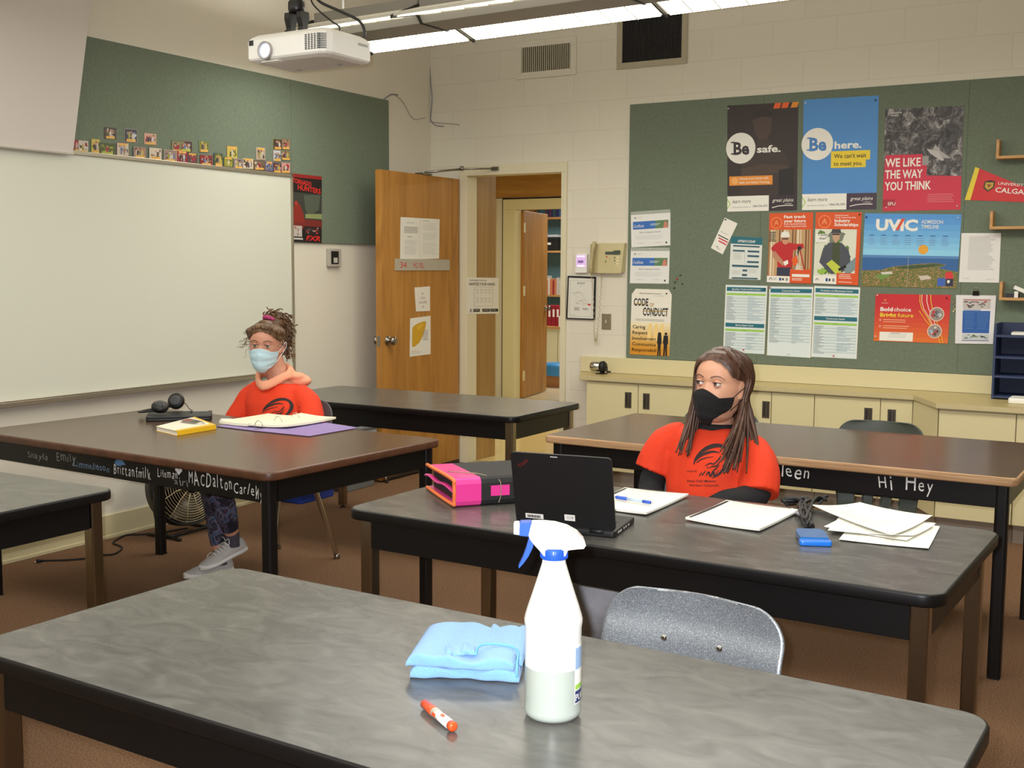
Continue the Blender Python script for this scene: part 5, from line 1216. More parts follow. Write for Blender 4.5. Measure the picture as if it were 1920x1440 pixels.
# ---- brown table: closed laptop with headphones, book, binder
lc = onz((335, 782), CT + .012)
lp = thing('closed_laptop', 'closed black laptop under the headphones on the brown table', 'laptop', (lc.x - .03, lc.y + .035, T0), radians(44))
MB().slab(.295, .205, 0, .013, .012, .003, BLACKP).build('base', lp); MB().slab(.295, .205, .0135, .022, .012, .003, mat((30, 31, 34), .45)).build('lid', lp)
MB().box(.06, .13, .075, .09, .0221, .0225, LGR).build('asset_sticker', lp)
hc = onz((300, 770), CT + .03)
hp = thing('headphones', 'black over-ear headphones lying on the closed laptop', 'headphones', (hc.x, hc.y, T0 + .0226), radians(24))
b = MB(); arc = [(.01 + .085 * cos(a) * 1.0 - .02, .075 * sin(a), .014 + .012 * cos(a)) for a in [radians(70 + 220 * i / 20) for i in range(21)]]
b.tube(arc, [(.005, .011)] * 21, BLACKP, 8); b.build('headband', hp)
cp = onz((318, 762), CT + .06)
for k, (ex, ey, ez, tilt) in enumerate(((.055, .062, .047, 70), (.03, -.066, .036, 20))):
    M = trs((ex, ey, ez), (radians(tilt), radians(12), 0))
    b = MB(); b.lathe([(.012, -.02), (.034, -.018), (.040, -.006), (.040, .004), (.032, .014), (.01, .017)], BLACKP, 24, M); ec = b.build('ear_cup', hp)
    MB().lathe([(.026, .0145), (.027, .017), (.02, .0185), (.004, .0185)], mat((60, 60, 62), .3), 20, M).build('cup_badge', ec)
    b = MB(); b.tube([(ex, ey, ez), (ex * .5 - .004, ey * 1.06, ez * .7 + .006), (arc[0 if k == 0 else -1])], .006, BLACKP, 8); b.build('yoke', hp)
MB().tube(catmull([(.06, .07, .03), (.09, .085, .034), (.115, .07, .012), (.14, .05, .003), (.15, .0, .002)], 5), .0018, BLACKP, 6).build('cord', hp)
# book
z = CT + .022; PB = [onz(p, z) for p in ((292, 799), (332, 808), (405, 796), (365, 781))]; cb = sum(PB, Vector()) / 4
bk = thing('book', 'yellow and white paperback lying on the brown table', 'book', (cb.x, cb.y, T0))
YELB = mat((236, 186, 30), .4); L_ = [p - Vector((cb.x, cb.y, z)) for p in PB]
def lay(L_, k): c = sum(L_, Vector()) / 4; return [(c + (p - c) * k).xy for p in L_]
MB().prism(lay(L_, .97), .001, .019, PAPER).build('pages', bk)
b = MB(); b.prism(lay(L_, 1), 0, .001, YELB); b.add([(*L_[1].xy, 0), (*L_[2].xy, 0), (*L_[2].xy, .0205), (*L_[1].xy, .0205)], [(0, 1, 2, 3)], YELB)
b.prism(lay(L_, 1), .0195, .0205, YELB)
f = lambda u, v: tuple(L_[0].lerp(L_[1], v).lerp(L_[3].lerp(L_[2], v), u).xy)
def cov(pts, m, k): b.add([(*f(u, v), .0207 + .0001 * k) for u, v in pts], [tuple(range(len(pts)))], m)
cov(rct(0, 0, .93, .86), mat((240, 236, 214), .4), 0); cov([(.5, .2), (.7, .05), (.86, .1), (.92, .5), (.84, .8), (.6, .6)], mat((120, 110, 100), .4), 1); cov([(.6, .05), (.8, .02), (.86, .2), (.7, .28)], mat((140, 60, 40), .4), 2); cov([(.66, .34), (.86, .3), (.88, .5), (.74, .54)], mat((50, 48, 50), .4), 3); cov([(.7, .58), (.86, .56), (.84, .74), (.74, .7)], mat((220, 214, 200), .4), 4)
b.build('cover', bk)
# ring binder
PUR = mat((150, 130, 190), .45); PURD = mat((84, 60, 84), .5); CRM = mat((240, 236, 208), .7)
bz = CT + .004
bq = onz((540, 800), bz); bd = thing('ring_binder', 'open purple ring binder full of paper on the brown table', 'binder', (bq.x, bq.y, T0))
def bsheet(px, z0, t, m, name, curl=0, mside=None, marks=None):
    o = quad_sheet(px, z0, t, m, name, '', '', None, curl, mside, marks, parent=bd); o.location = o.location - Vector((bq.x, bq.y, T0)); return o
bsheet([(470, 808), (580, 819), (672, 803), (564, 786)], CT + .001, .003, PUR, 'right_cover', 0, PURD)
bsheet([(406, 800), (470, 808), (564, 787), (502, 784)], CT + .001, .003, PUR, 'left_cover', 0, PURD)
bsheet([(411, 795), (464, 801), (551, 785), (503, 781)], CT + .005, .012, CRM, 'left_pages', .004)
bsheet([(466, 801), (540, 804), (630, 789), (566, 781)], CT + .005, .010, CRM, 'right_pages', .01)
s0, s1 = onz((478, 803), CT + .01), onz((562, 784), CT + .01)
for k, u in enumerate((.08, .5, .9)):
    c = s0.lerp(s1, u) - Vector((bq.x, bq.y, T0)); d = Vector((s1.y - s0.y, -(s1.x - s0.x), 0)).normalized()
    MB().tube([c + d * (.022 * cos(a)) + Vector((0, 0, -.006 + .036 * sin(a))) for a in [pi * i / 12 for i in range(13)]], .0016, CHROME, 6).build('ring', bd)
b = MB(); d = (s1 - s0).normalized(); nrm = Vector((d.y, -d.x, 0)); o_ = Vector((bq.x, bq.y, T0)); zz = Vector((0, 0, -.006))
b.add([s0 - o_ + nrm * .01 + zz, s1 - o_ + nrm * .01 + zz, s1 - o_ - nrm * .01 + zz, s0 - o_ - nrm * .01 + zz], [(0, 1, 2, 3)], STEEL); b.build('ring_rail', bd)
q = onz((418, 791), CT); tag(MB().slab(.05, .02, 0, .012, .004, .003, WHITE).build('eraser', loc=(q.x, q.y + .02, T0), rot=(0, 0, .5)), 'small white eraser beside the open binder', 'eraser')
q = onz((564, 782), CT); t = thing('marker_pen', 'black marker standing upright behind the open binder', 'marker', (q.x, q.y + .0, T0)); MB().lathe([(.008, 0), (.009, .002), (.009, .03), (.008, .034)], BLACKP, 14).build('cap', t); MB().lathe([(.0075, .0345), (.0075, .05), (.004, .056)], mat((40, 40, 42), .4), 14).build('barrel', t)

# ---- middle table: zip binder, laptop, pads, box, loose papers
a0 = onz((852, 953), CT); 
pc = thing('zip_binder', 'pink and black zip binder with orange piping on the grey table', 'binder', (a0.x, a0.y, T0), radians(50))
PNK = mat((232, 62, 150), .3, coat=.3); ORP = mat((236, 120, 60), .5); BKF = mat((26, 25, 25), .7, bump=(200, .2))
LN, DP, HT = .36, .31, .088
def uprof(y0, y1, h, r, t_):
    """side outline of the wrap-around cover in (y, z): closed spine toward -y"""
    return [(y1, 0), (r, 0), (r * .3, r * .3), (0, r), (0, h - r), (r * .3, h - r * .3), (r, h), (y1, h * .92), (y1, h * .92 - t_), (r, h - t_), (t_, h - r), (t_, r), (r, t_), (y1, t_)]
MX = Matrix(((0, 0, 1, 0), (1, 0, 0, 0), (0, 1, 0, 0), (0, 0, 0, 1)))
b = MB(); b.prism(uprof(0, DP, HT, .018, .010), .004, .085, PNK, MX); b.build('pink_cover_end', pc)
b = MB(); b.prism(uprof(0, DP, HT, .018, .010), .0852, LN, BKF, MX); b.build('black_cover', pc)
b = MB(); b.tube(catmull([(.0, DP, .0068), (.0, .03, .0068), (.0, .004, .018), (.0, .004, HT - .018), (.0, .03, HT - .004), (.0, DP, HT * .92)], 4), .006, ORP, 8); b.build('orange_piping', pc)
b = MB(); b.tube(catmull([(.012, .01, .04), (.008, .12, .05), (.006, .2, .044), (.004, .28, .05), (.002, DP + .01, .046)], 4), [(.004, .010)] * 17, PNK, 8); b.build('zip_tape', pc)
b = MB(); b.box(.02, LN - .01, .02, DP - .01, .0105, .075, BKF); b.build('filling', pc)
b = MB(); b.box(.115, .175, -.0022, -.0004, .03, .062, PNK); b.build('label_patch', pc)
b = MB(); b.tube(catmull([(.02, .14, HT * .96 + .002), (.09, .06, HT + .002), (.135, .012, HT - .008), (.145, -.003, .07), (.146, -.003, .03), (.14, -.001, .008)], 5), .0014, mat((150, 140, 110), .5), 6); b.build('elastic', pc)
# open laptop
h0, h1 = onz((970, 984), CT + .012), onz((1153, 1001), CT + .012); dv = h1 - h0; ang = math.atan2(dv.y, dv.x); hm = (h0 + h1) / 2
lp = thing('open_laptop', 'open black laptop seen from behind its lid on the grey table', 'laptop', (hm.x, hm.y, T0), ang); LW = dv.length / 2
MB().slab(2 * LW, .205, 0, .017, .010, .003, BLACKP, M=trs((0, .1, 0))).build('base', lp)
b = MB()
for r_ in range(5):
    for c in range(12): b.box(-LW + .025 + c * (2 * LW - .05) / 12, -LW + .025 + (c + .85) * (2 * LW - .05) / 12, .03 + r_ * .019, .045 + r_ * .019, .017, .0185, mat((34, 34, 36), .5))
b.build('keys', lp)
MB().box(-.045, .045, .135, .19, .0171, .0176, mat((40, 40, 42), .3)).build('touchpad', lp)
b = MB()
for yy, w_ in ((.03, .012), (.05, .014), (.085, .008), (.105, .008), (.13, .01)): b.box(LW - .001, LW + .0006, yy, yy + w_, .006, .012, LGR)
b.build('ports', lp)
ML = trs((0, 0, .016), (radians(14), 0, 0))
b = MB(); LH = .212; b.prism(rrect(2 * LW + .004, LH, .012, 5, 0, LH / 2 + .002), -.008, .0, BLACKP, ML @ trs((0, 0, 0), (radians(90), 0, 0))); lid = b.build('lid', lp, bevel=.002)
MR = ML @ trs((0, 0, 0), (radians(90), 0, 0))   # lid plane: x along hinge, y up, back face at z = 0 toward the camera
def lidbox(x0, x1, y0, y1, z0, z1, m, nm): b = MB(); b.box(x0, x1, y0, y1, z0, z1, m, MR); return b.build(nm, lid)
lidbox(-LW + .01, LW - .01, .015, LH - .008, -.0086, -.008, mat((60, 66, 76), .2, emit=.15), 'display')
lidbox(-LW + .027, -LW + .079, .02, .034, 0, .0006, WHITE, 'barcode_sticker')
b = MB()
for i in range(14): b.box(-LW + .032 + i * .0028, -LW + .0335 + i * .0028 + (.0006 if i % 3 else 0), .0225, .030, .0006, .0009, INK, MR)
b.build('barcode_bars', lid)
lidbox(-.018 + .018, .012 + .018, .022, .040, 0, .0006, WHITE, 'number_sticker')
vs, fs, wd = letters('#12', .01); b = MB(); b.add([(.026 - x * .012, .035 - y * .012, .0009) for x, y in vs], fs, GRY, M=MR); b.build('sticker_number', lid)
vs, fs, wd = letters('Think', .012); a_ = radians(40); b = MB(); b.add([(-LW + .022 + .016 * (x * cos(a_) - y * sin(a_)), LH - .045 + .016 * (x * sin(a_) + y * cos(a_)), .0005) for x, y in vs], fs, mat((110, 30, 34), .4), M=MR); b.build('logo_lettering', lid)
lidbox(-.028, -.008, LH - .006, LH - .0035, .0, .0006, LGR, 'light_slit')
b = MB()
for sx in (-.09, .09): b.tube([(sx - .02, 0, .014), (sx + .02, 0, .014)], .0065, BLACKP, 12)
b.build('hinge', lp)
# clipped pads
def pad(px, name, label, seed):
    rr = random.Random(seed)
    mk = [(rct(.02, .03, .06, .97), INK)] + [(rct(.12, .06 + .055 * i, .12 + rr.uniform(.3, .75), .064 + .055 * i), LGR) for i in range(15)] + [(rct(.1, .02, .9, .03), GRY)]
    return quad_sheet(px, CT + .001, .006, mat((240, 238, 222), .7), name, label, 'notepad', 'white pads on the grey table', .006, WHT, mk)
pad([(1172, 920), (1291, 932), (1212, 968), (1096, 951)], 'notepad', 'white pad of paper under the blue pen, behind the laptop', 4)
pad([(1362, 944), (1498, 962), (1424, 999), (1285, 977)], 'notepad', 'white pad of paper alone in the middle of the grey table', 9)
PENB = mat((40, 86, 196), .3, coat=.3)
p0, p1 = onz((1154, 932), CT + .017), onz((1224, 943), CT + .017); d = p1 - p0
t = thing('ballpoint_pen', 'blue ballpoint pen lying on the white pad', 'pen', p0, 0, None, (0, radians(90), math.atan2(d.y, d.x))); Lp = d.length
MB().lathe([(.0035, 0), (.0058, .004), (.006, Lp * .3), (.0055, Lp * .31)], PENB, 14).build('grip', t); MB().lathe([(.0045, Lp * .31), (.0045, Lp * .74)], mat((176, 196, 226), .2), 14).build('barrel', t)
MB().lathe([(.0055, Lp * .741), (.0055, Lp * .93), (.004, Lp * .95)], PENB, 14).build('cap_end', t); MB().lathe([(.0025, Lp * .95), (.0025, Lp)], CHROME, 10).build('clicker', t)
p0, p1 = onz((1484, 956), CT + .012), onz((1507, 968), CT + .012); d = p1 - p0
t = thing('white_pen', 'white pen lying between the pad and the black cord tangle', 'pen', p0, 0, None, (0, radians(90), math.atan2(d.y, d.x)))
MB().lathe([(.005, 0), (.006, .003), (.006, .03), (.0055, .032)], WHITE, 12).build('cap', t); MB().lathe([(.005, .0321), (.005, .09), (.002, .10)], mat((176, 180, 200), .3), 12).build('barrel', t)
# black tangle of cord
rr = random.Random(12); tc = onz((1497, 962), CT); b = MB()
ctr = [onz(p, CT + .012) for p in ((1470, 941), (1484, 941), (1500, 940), (1512, 944), (1504, 952), (1513, 972), (1518, 984), (1509, 966), (1524, 942), (1548, 938))]
for k in range(9):
    b.tube(catmull([p - tc + Vector((rr.uniform(-.015, .015), rr.uniform(-.015, .015), rr.uniform(-.006, .014))) for p in (ctr if k % 2 else ctr[:7])], 5), rr.uniform(.003, .006), BLACKP if k % 3 else mat((36, 35, 36), .5), 6)
tag(b.build('headphone_cord', loc=tc), 'tangled black cord lying between the pad and the loose papers', 'cord')
# blue box
PBX = [onz(p, CT) for p in ((1492, 1033), (1554, 1035), (1553, 1000), (1497, 997))]; cx_ = sum(PBX, Vector()) / 4
bx = thing('blue_case', 'little blue translucent case at the front of the grey table', 'case', (cx_.x, cx_.y, T0)); dv = PBX[1] - PBX[0]; ang = math.atan2(dv.y, dv.x); bx.rotation_euler.z = ang
W_, D_ = dv.length, .105
b = MB(); b.prism([(-W_ * .44, -.03), (W_ * .44, -.03), (W_ * .46, .05), (W_ * .36, .075), (-W_ * .36, .075), (-W_ * .46, .05)], .001, .018, mat((36, 110, 170), .25, coat=.4)); b.build('case_body', bx, bevel=.003)
b = MB(); b.slab(W_, .03, 0, .015, .008, .004, mat((30, 120, 224), .25, coat=.5), M=trs((0, -.042, 0))); b.build('front_lip', bx)
# loose papers
sheets = [([(1573, 1014), (1608, 968), (1762, 990), (1741, 1031)], .000, 'lowest loose sheet, its corner nearest the table end', .004), ([(1545, 990), (1600, 960), (1755, 984), (1700, 1016)], .003, 'second loose sheet from the bottom of the spread', .004), ([(1552, 998), (1590, 950), (1752, 988), (1712, 1008)], .006, 'third loose sheet, turned toward the table end', .006), ([(1520, 953), (1612, 949), (1748, 974), (1672, 1011)], .010, 'topmost loose sheet of the spread', .012)]
for px, dz, lab, cl in sheets:
    rr = random.Random(int(dz * 1000) + 2)
    mk = [(rct(.12, .1 + .08 * i, .12 + rr.uniform(.2, .6), .104 + .08 * i), LGR) for i in range(9)]
    quad_sheet(px, CT + .001 + dz, .0014, PAPER, 'loose_paper', lab + ' on the grey table', 'paper', 'loose sheets on the grey table', cl, None, mk)

# ---- foreground table: cloth, marker, spray bottle
CLB = mat((126, 178, 232), .95, bump=(500, .5), sheen=.4)
c0, c1 = onz((768, 1272), CT), onz((972, 1281), CT); dv = c1 - c0; ang = math.atan2(dv.y, dv.x); CWd = dv.length
cl = thing('cleaning_cloth', 'folded light blue microfibre cloth on the foreground table', 'cloth', (c0.x, c0.y, T0), ang)
rr = random.Random(5)
def fold(x0, x1, y0, y1, z0, z1, nm, seed, lump=.004, skew=0.0):
    r2 = random.Random(seed); ph_ = [r2.uniform(0, 6.28) for _ in range(6)]; rings = []
    for i in range(25):
        u = i / 24; x = x0 + (x1 - x0) * u; e = min(1, min(u, 1 - u) * 9 + .25); ring = []
        zt = z0 + (z1 - z0) * (.82 + .18 * e) + lump * (sin(u * 9 + ph_[0]) + .6 * sin(u * 17 + ph_[1]))
        for px_, pz_ in rrect(y1 - y0, 1, .3, 5, 0, .5):
            yy = (y0 + y1) / 2 + (px_ * (1 if abs(px_) < (y1 - y0) / 2 else 1)) ; pz = max(0, min(1, pz_))
            yy += .003 * sin(u * 11 + ph_[2] + pz * 3); ring.append(Vector((x + skew * yy + .004 * sin(yy * 60 + ph_[3]), yy, z0 + (zt - z0) * pz)))
        rings.append(ring)
    def rr2(w, r): return rrect(w, 1, r, 5, 0, .5)
    return MB().loft(rings, CLB, True).build(nm, cl)
def fold2(x0, x1, y0, y1, z0, z1, nm, seed, lump=.003, skew=0.0):
    r2 = random.Random(seed); ph_ = [r2.uniform(0, 6.28) for _ in range(8)]; h = z1 - z0; r = h * .34; rings = []; dy = y1 - y0
    for i in range(33):
        u = i / 32; x = x0 + (x1 - x0) * u; e = min(1., min(u, 1 - u) * 14); k = .55 + .45 * sqrt(e)
        ring = []
        for a, c in rrect(dy, h, r, 6, (y0 + y1) / 2, (z0 + z1) / 2):
            zc = (c - z0) / h
            z = z0 + (c - z0) * k + zc * lump * (sin(u * 8 + ph_[0] + a * 25) + .7 * sin(u * 19 + ph_[1] - a * 40))
            y = a + .004 * sin(u * 7 + ph_[2]) + .002 * sin(u * 23 + ph_[3]) - .003 * zc * sin(u * 15 + ph_[4])
            ring.append(Vector((x + skew * (y - y0) + .003 * sin(y * 70 + ph_[5]), y, z)))
        rings.append(ring)
    o = MB().loft(rings, CLB, True).build(nm, cl); return o
fold2(0.0, CWd, 0, .20, 0, .020, 'bottom_fold', 1, .002, -.0)
fold2(-.004, CWd * .97, -.004, .20, .0205, .040, 'top_fold', 2, .0035)
fold2(CWd * .62, CWd * 1.02, .05, .205, .012, .036, 'back_fold', 7, .003)
fold2(.06, CWd * .58, .012, .05, .0405, .0475, 'corner_flap', 3, .0025)
b = MB(); b.tube(catmull([(CWd * .6, .01, .044), (CWd * .62, .05, .048), (CWd * .8, .07, .044), (CWd * .96, .05, .042), (CWd * .985, .0, .034), (CWd * .985, -.004, .012)], 6), .0022, mat((110, 180, 236), .8), 6); b.build('hem', cl)
p0, p1 = onz((795, 1319), CT + .0085), onz((851, 1364), CT + .0085); d = p1 - p0; Lm = d.length
t = thing('orange_marker', 'orange and white felt marker on the foreground table', 'marker', p0 - Vector((0, 0, 0)), 0, None, (0, radians(90), math.atan2(d.y, d.x)))
ORM = mat((238, 78, 30), .3, coat=.3)
MB().lathe([(.005, 0), (.0075, .002), (.0082, Lm * .32), (.008, Lm * .36), (.0065, Lm * .365)], ORM, 18).build('cap', t)
b = MB(); b.lathe([(.0078, Lm * .366), (.0078, Lm * .9)], WHITE, 18)
for k in range(6): a_ = k * 1.05; b.grid(4, 3, lambda u, v: (.0079 * cos(a_ + u * .7), .0079 * sin(a_ + u * .7), Lm * (.42 + .07 * (k % 4)) + v * .012), ORM)
b.build('barrel', t); MB().lathe([(.0078, Lm * .9), (.0078, Lm * .98), (.005, Lm)], ORM, 18).build('end_plug', t)
# spray bottle
sc_ = 1143.0; bb = onz((1036, 1340), CT); bt = thing('spray_bottle', 'white spray bottle with blue trigger on the foreground table', 'bottle', (bb.x, bb.y, T0), radians(30.5))
m = bpy.data.materials.new('milky_plastic'); m.use_nodes = True; P_ = m.node_tree.nodes['Principled BSDF']
P_.inputs['Base Color'].default_value = lin((238, 238, 230)); P_.inputs['Roughness'].default_value = .28; P_.inputs['Subsurface Weight'].default_value = .6; P_.inputs['Subsurface Radius'].default_value = (.02, .02, .02); P_.inputs['Subsurface Scale'].default_value = .5
m2 = m.copy(); m2.node_tree.nodes['Principled BSDF'].inputs['Base Color'].default_value = lin((172, 180, 170))
MILK, LIQ = m, m2
b = MB(); prof0 = [(.034, .0), (.042, .002), (.0455, .008), (.0462, .014), (.0450, .022), (.0452, .03), (.0452, .085)]; prof1 = [(.0452, .085), (.0455, .148), (.0468, .155), (.0470, .160), (.0455, .167), (.041, .182), (.034, .203), (.027, .225), (.0215, .243), (.019, .252), (.0185, .258)]
def lath(pr, mm, cap0, cap1):
    n = 40; vs = []; fs = []
    for r_, z in pr: vs += [(r_ * cos(2 * pi * k / n), r_ * sin(2 * pi * k / n), z) for k in range(n)]
    for i in range(len(pr) - 1): fs += [(i * n + k, i * n + (k + 1) % n, (i + 1) * n + (k + 1) % n, (i + 1) * n + k) for k in range(n)]
    if cap0: fs.append(tuple(range(n - 1, -1, -1)))
    if cap1: fs.append(tuple((len(pr) - 1) * n + k for k in range(n)))
    b.add(vs, fs, mm, True)
lath(prof0, LIQ, True, False); lath(prof1, MILK, False, True); bo = b.build('bottle_body', bt, fix=True)
BLT = mat((34, 84, 190), .35)
b = MB(); b.lathe([(.0205, .2585), (.0215, .26), (.0215, .274), (.019, .2765)], BLT, 36)
for k in range(36): a_ = 2 * pi * k / 36; b.box(-.0008, .0008, .0212, .0222, .2605, .2735, BLT, Matrix.Rotation(a_, 4, 'Z'))
b.build('collar', bt)
def hx(p): return ((p[0] - 1040) / sc_, .267 + (1040 - p[1]) / sc_)
MXZ = Matrix(((1, 0, 0, 0), (0, 0, -1, 0), (0, 1, 0, 0), (0, 0, 0, 1)))
hd = [(998, 982), (1020, 982), (1042, 984), (1064, 990), (1082, 1000), (1094, 1013), (1097, 1022), (1093, 1028), (1080, 1029), (1064, 1031), (1060, 1042), (1021, 1042), (1014, 1033), (1004, 1022), (996, 1012), (993, 1004)]
b = MB(); b.prism([hx(p) for p in hd], -.0155, .0155, MILK, MXZ); b.build('trigger_head', bt, bevel=.005)
b = MB(); b.prism([hx(p) for p in ((977, 982), (999, 981), (996, 1007), (976, 1005))], -.0125, .0125, BLT, MXZ); b.build('nozzle_ring', bt, bevel=.002)
b = MB(); b.prism([hx(p) for p in ((966, 984), (977, 982.5), (976, 1004.5), (966, 1003))], -.0105, .0105, MILK, MXZ); b.build('nozzle_tip', bt, bevel=.002)
b = MB(); b.prism([hx(p) for p in ((994, 1010), (1003, 1016), (1001, 1028), (993, 1045), (984, 1058), (976, 1067), (975, 1064), (983, 1047), (989, 1030), (992, 1018))], -.008, .008, BLT, MXZ); b.build('trigger', bt, bevel=.002)
b = MB(); R_ = .0457
def patch(a0, a1, z0, z1, m, r_=R_): b.grid(10, 1, lambda u, v: (r_ * cos(a0 + (a1 - a0) * u), r_ * sin(a0 + (a1 - a0) * u), z0 + (z1 - z0) * v), m, True)
patch(-.75, .6, .028, .125, WHITE); patch(-.72, .55, .085, .12, mat((150, 180, 214), .4), R_ + .0003); patch(-.72, .55, .052, .060, LIME, R_ + .0003); patch(-.72, .55, .03, .050, mat((40, 56, 104), .4), R_ + .0003)
vs, fs, wd = letters('PUR', .01); b.add([((R_ + .0006) * cos(-.7 + x * .3), (R_ + .0006) * sin(-.7 + x * .3), .034 + y * .015) for x, y in vs], fs, WHITE); b.build('label', bt)
b = MB()
def rad(z): 
    for (r0, z0), (r1, z1) in zip(prof1, prof1[1:]):
        if z0 <= z <= z1: return r0 + (r1 - r0) * (z - z0) / (z1 - z0)
    return .019
for tx, z, sz, a0 in (('Hand', .206, .010, -1.95), ('Wash', .190, .011, -1.95), ('VANGARD', .172, .011, -2.1)):
    x = 0
    for ch in tx:
        vs, fs, wd = letters(ch, -.02, .15); r2 = random.Random(ord(ch)); dz = r2.uniform(-.001, .001)
        b.add([((rad(z + y * sz) + .0005) * cos(a0 + (x + px_) * sz / .04), (rad(z + y * sz) + .0005) * sin(a0 + (x + px_) * sz / .04), z + dz + y * sz) for px_, y in vs], fs, mat((150, 150, 150), .6)); x += wd + .18
b.build('handwriting', bo)
# ================================================================== people
from mathutils import noise
def bake(o, voxel, smooth=2, fac=0.5, wob=None):
    """grow one continuous skin over the overlapping pieces"""
    d = o.modifiers.new('remesh', 'REMESH'); d.mode = 'VOXEL'; d.voxel_size = voxel; d.use_smooth_shade = True
    d = o.modifiers.new('smooth', 'SMOOTH'); d.factor = fac; d.iterations = smooth
    dg = bpy.context.evaluated_depsgraph_get(); dg.update()
    me = bpy.data.meshes.new_from_object(o.evaluated_get(dg)); old = o.data; mats = list(old.materials)
    o.modifiers.clear(); o.data = me; bpy.data.meshes.remove(old); me.name = o.name
    me.materials.clear(); [me.materials.append(m) for m in mats]
    me.polygons.foreach_set('material_index', [0] * len(me.polygons)); me.polygons.foreach_set('use_smooth', [True] * len(me.polygons))
    if wob:
        ns = [v.normal.copy() for v in me.vertices]
        for v, n in zip(me.vertices, ns): v.co += n * wob(v.co)
    me.update(); return o
SKINM = {}
def skin_mat(rgb):
    m = bpy.data.materials.new('skin'); m.use_nodes = True; b = m.node_tree.nodes['Principled BSDF']
    b.inputs['Base Color'].default_value = lin(rgb); b.inputs['Roughness'].default_value = 0.5; b.inputs['Subsurface Weight'].default_value = .12
    b.inputs['Subsurface Radius'].default_value = (.012, .005, .003); b.inputs['Subsurface Scale'].default_value = .4; return m
def interp(tab, x):
    if x <= tab[0][0]: return tab[0][1]
    for (a, p), (c, q) in zip(tab, tab[1:]):
        if x <= c:
            t = (x - a) / (c - a); t = t * t * (3 - 2 * t); return p + (q - p) * t
    return tab[-1][1]
# the head is built of level slices; front looks toward -y, centre between the ears
W_T = [(-.120, .012), (-.112, .034), (-.095, .048), (-.07, .059), (-.035, .067), (.0, .0715), (.035, .0735), (.07, .066), (.095, .049), (.112, .026), (.12, .008)]
F_T = [(-.120, .050), (-.112, .078), (-.098, .090), (-.08, .086), (-.062, .089), (-.045, .090), (-.02, .089), (.008, .087), (.026, .094), (.05, .094), (.075, .083), (.098, .060), (.112, .034), (.12, .01)]
B_T = [(-.120, .005), (-.1, .03), (-.07, .058), (-.035, .080), (.0, .094), (.04, .099), (.075, .088), (.1, .062), (.114, .03), (.12, .008)]
def head_pt(th, z, off=0.0):
    """th: 0 front, +90 the person's left (+x)"""
    s, c = sin(th), cos(th); w = interp(W_T, z) + off; d = (interp(F_T, z) if c > 0 else interp(B_T, z)) + off
    x = w * math.copysign(abs(s) ** .92, s); y = -d * math.copysign(abs(c) ** .9, c)
    if c > 0:
        nx = x / .012; nose = interp([(-.056, 0), (-.046, .013), (-.036, .023), (-.024, .019), (-.004, .010), (.016, .003), (.026, 0)], z)
        wn = interp([(-.05, 1.5), (-.03, 1.35), (.0, .85), (.02, .8)], z)
        y -= nose * math.exp(-(nx / wn) ** 2)
        for sx in (-1, 1):
            y += .0085 * math.exp(-(((x - sx * .031) / .016) ** 2 + ((z - .008) / .0095) ** 2))
            y -= .003 * math.exp(-(((x - sx * .040) / .018) ** 2 + ((z + .03) / .016) ** 2))
        y -= .004 * math.exp(-((x / .022) ** 2 + ((z + .068) / .008) ** 2))
    return Vector((x, y, z))
def head_rings(off=0.0, n=44, zs=None):
    zs = zs or [-.12 + .24 * i / 56 for i in range(57)]
    return [[head_pt(2 * pi * k / n, z, off) for k in range(n)] for z in zs]
def add_rings(b, rings, m, M): b.loft([[M @ p for p in r_] for r_ in rings], m)
def limb(b, pts, rad, m, n=16, sub=5):
    P = catmull(pts, sub); k = len(rad); rr = []
    for i in range(len(P)):
        t = i / (len(P) - 1) * (k - 1); j = min(int(t), k - 2); f = t - j
        a, c = rad[j], rad[j + 1]; a = a if isinstance(a, tuple) else (a, a); c = c if isinstance(c, tuple) else (c, c)
        rr.append((a[0] + (c[0] - a[0]) * f, a[1] + (c[1] - a[1]) * f))
    b.tube(P, rr, m, n)
def torso(b, sections, yaw, m):
    """sections: (centre, half width, half depth)"""
    rings = []
    P = catmull([s[0] for s in sections], 4); k = len(sections)
    for i, c in enumerate(P):
        t = i / (len(P) - 1) * (k - 1); j = min(int(t), k - 2); f = t - j
        rx = sections[j][1] + (sections[j + 1][1] - sections[j][1]) * f; ry = sections[j][2] + (sections[j + 1][2] - sections[j][2]) * f
        rings.append([c + Vector((rx * math.copysign(abs(cos(a)) ** .85, cos(a)) * cos(yaw) - ry * sin(a) * sin(yaw), rx * math.copysign(abs(cos(a)) ** .85, cos(a)) * sin(yaw) + ry * sin(a) * cos(yaw), 0)) for a in [2 * pi * q / 32 for q in range(32)]])
    b.loft(rings, m)
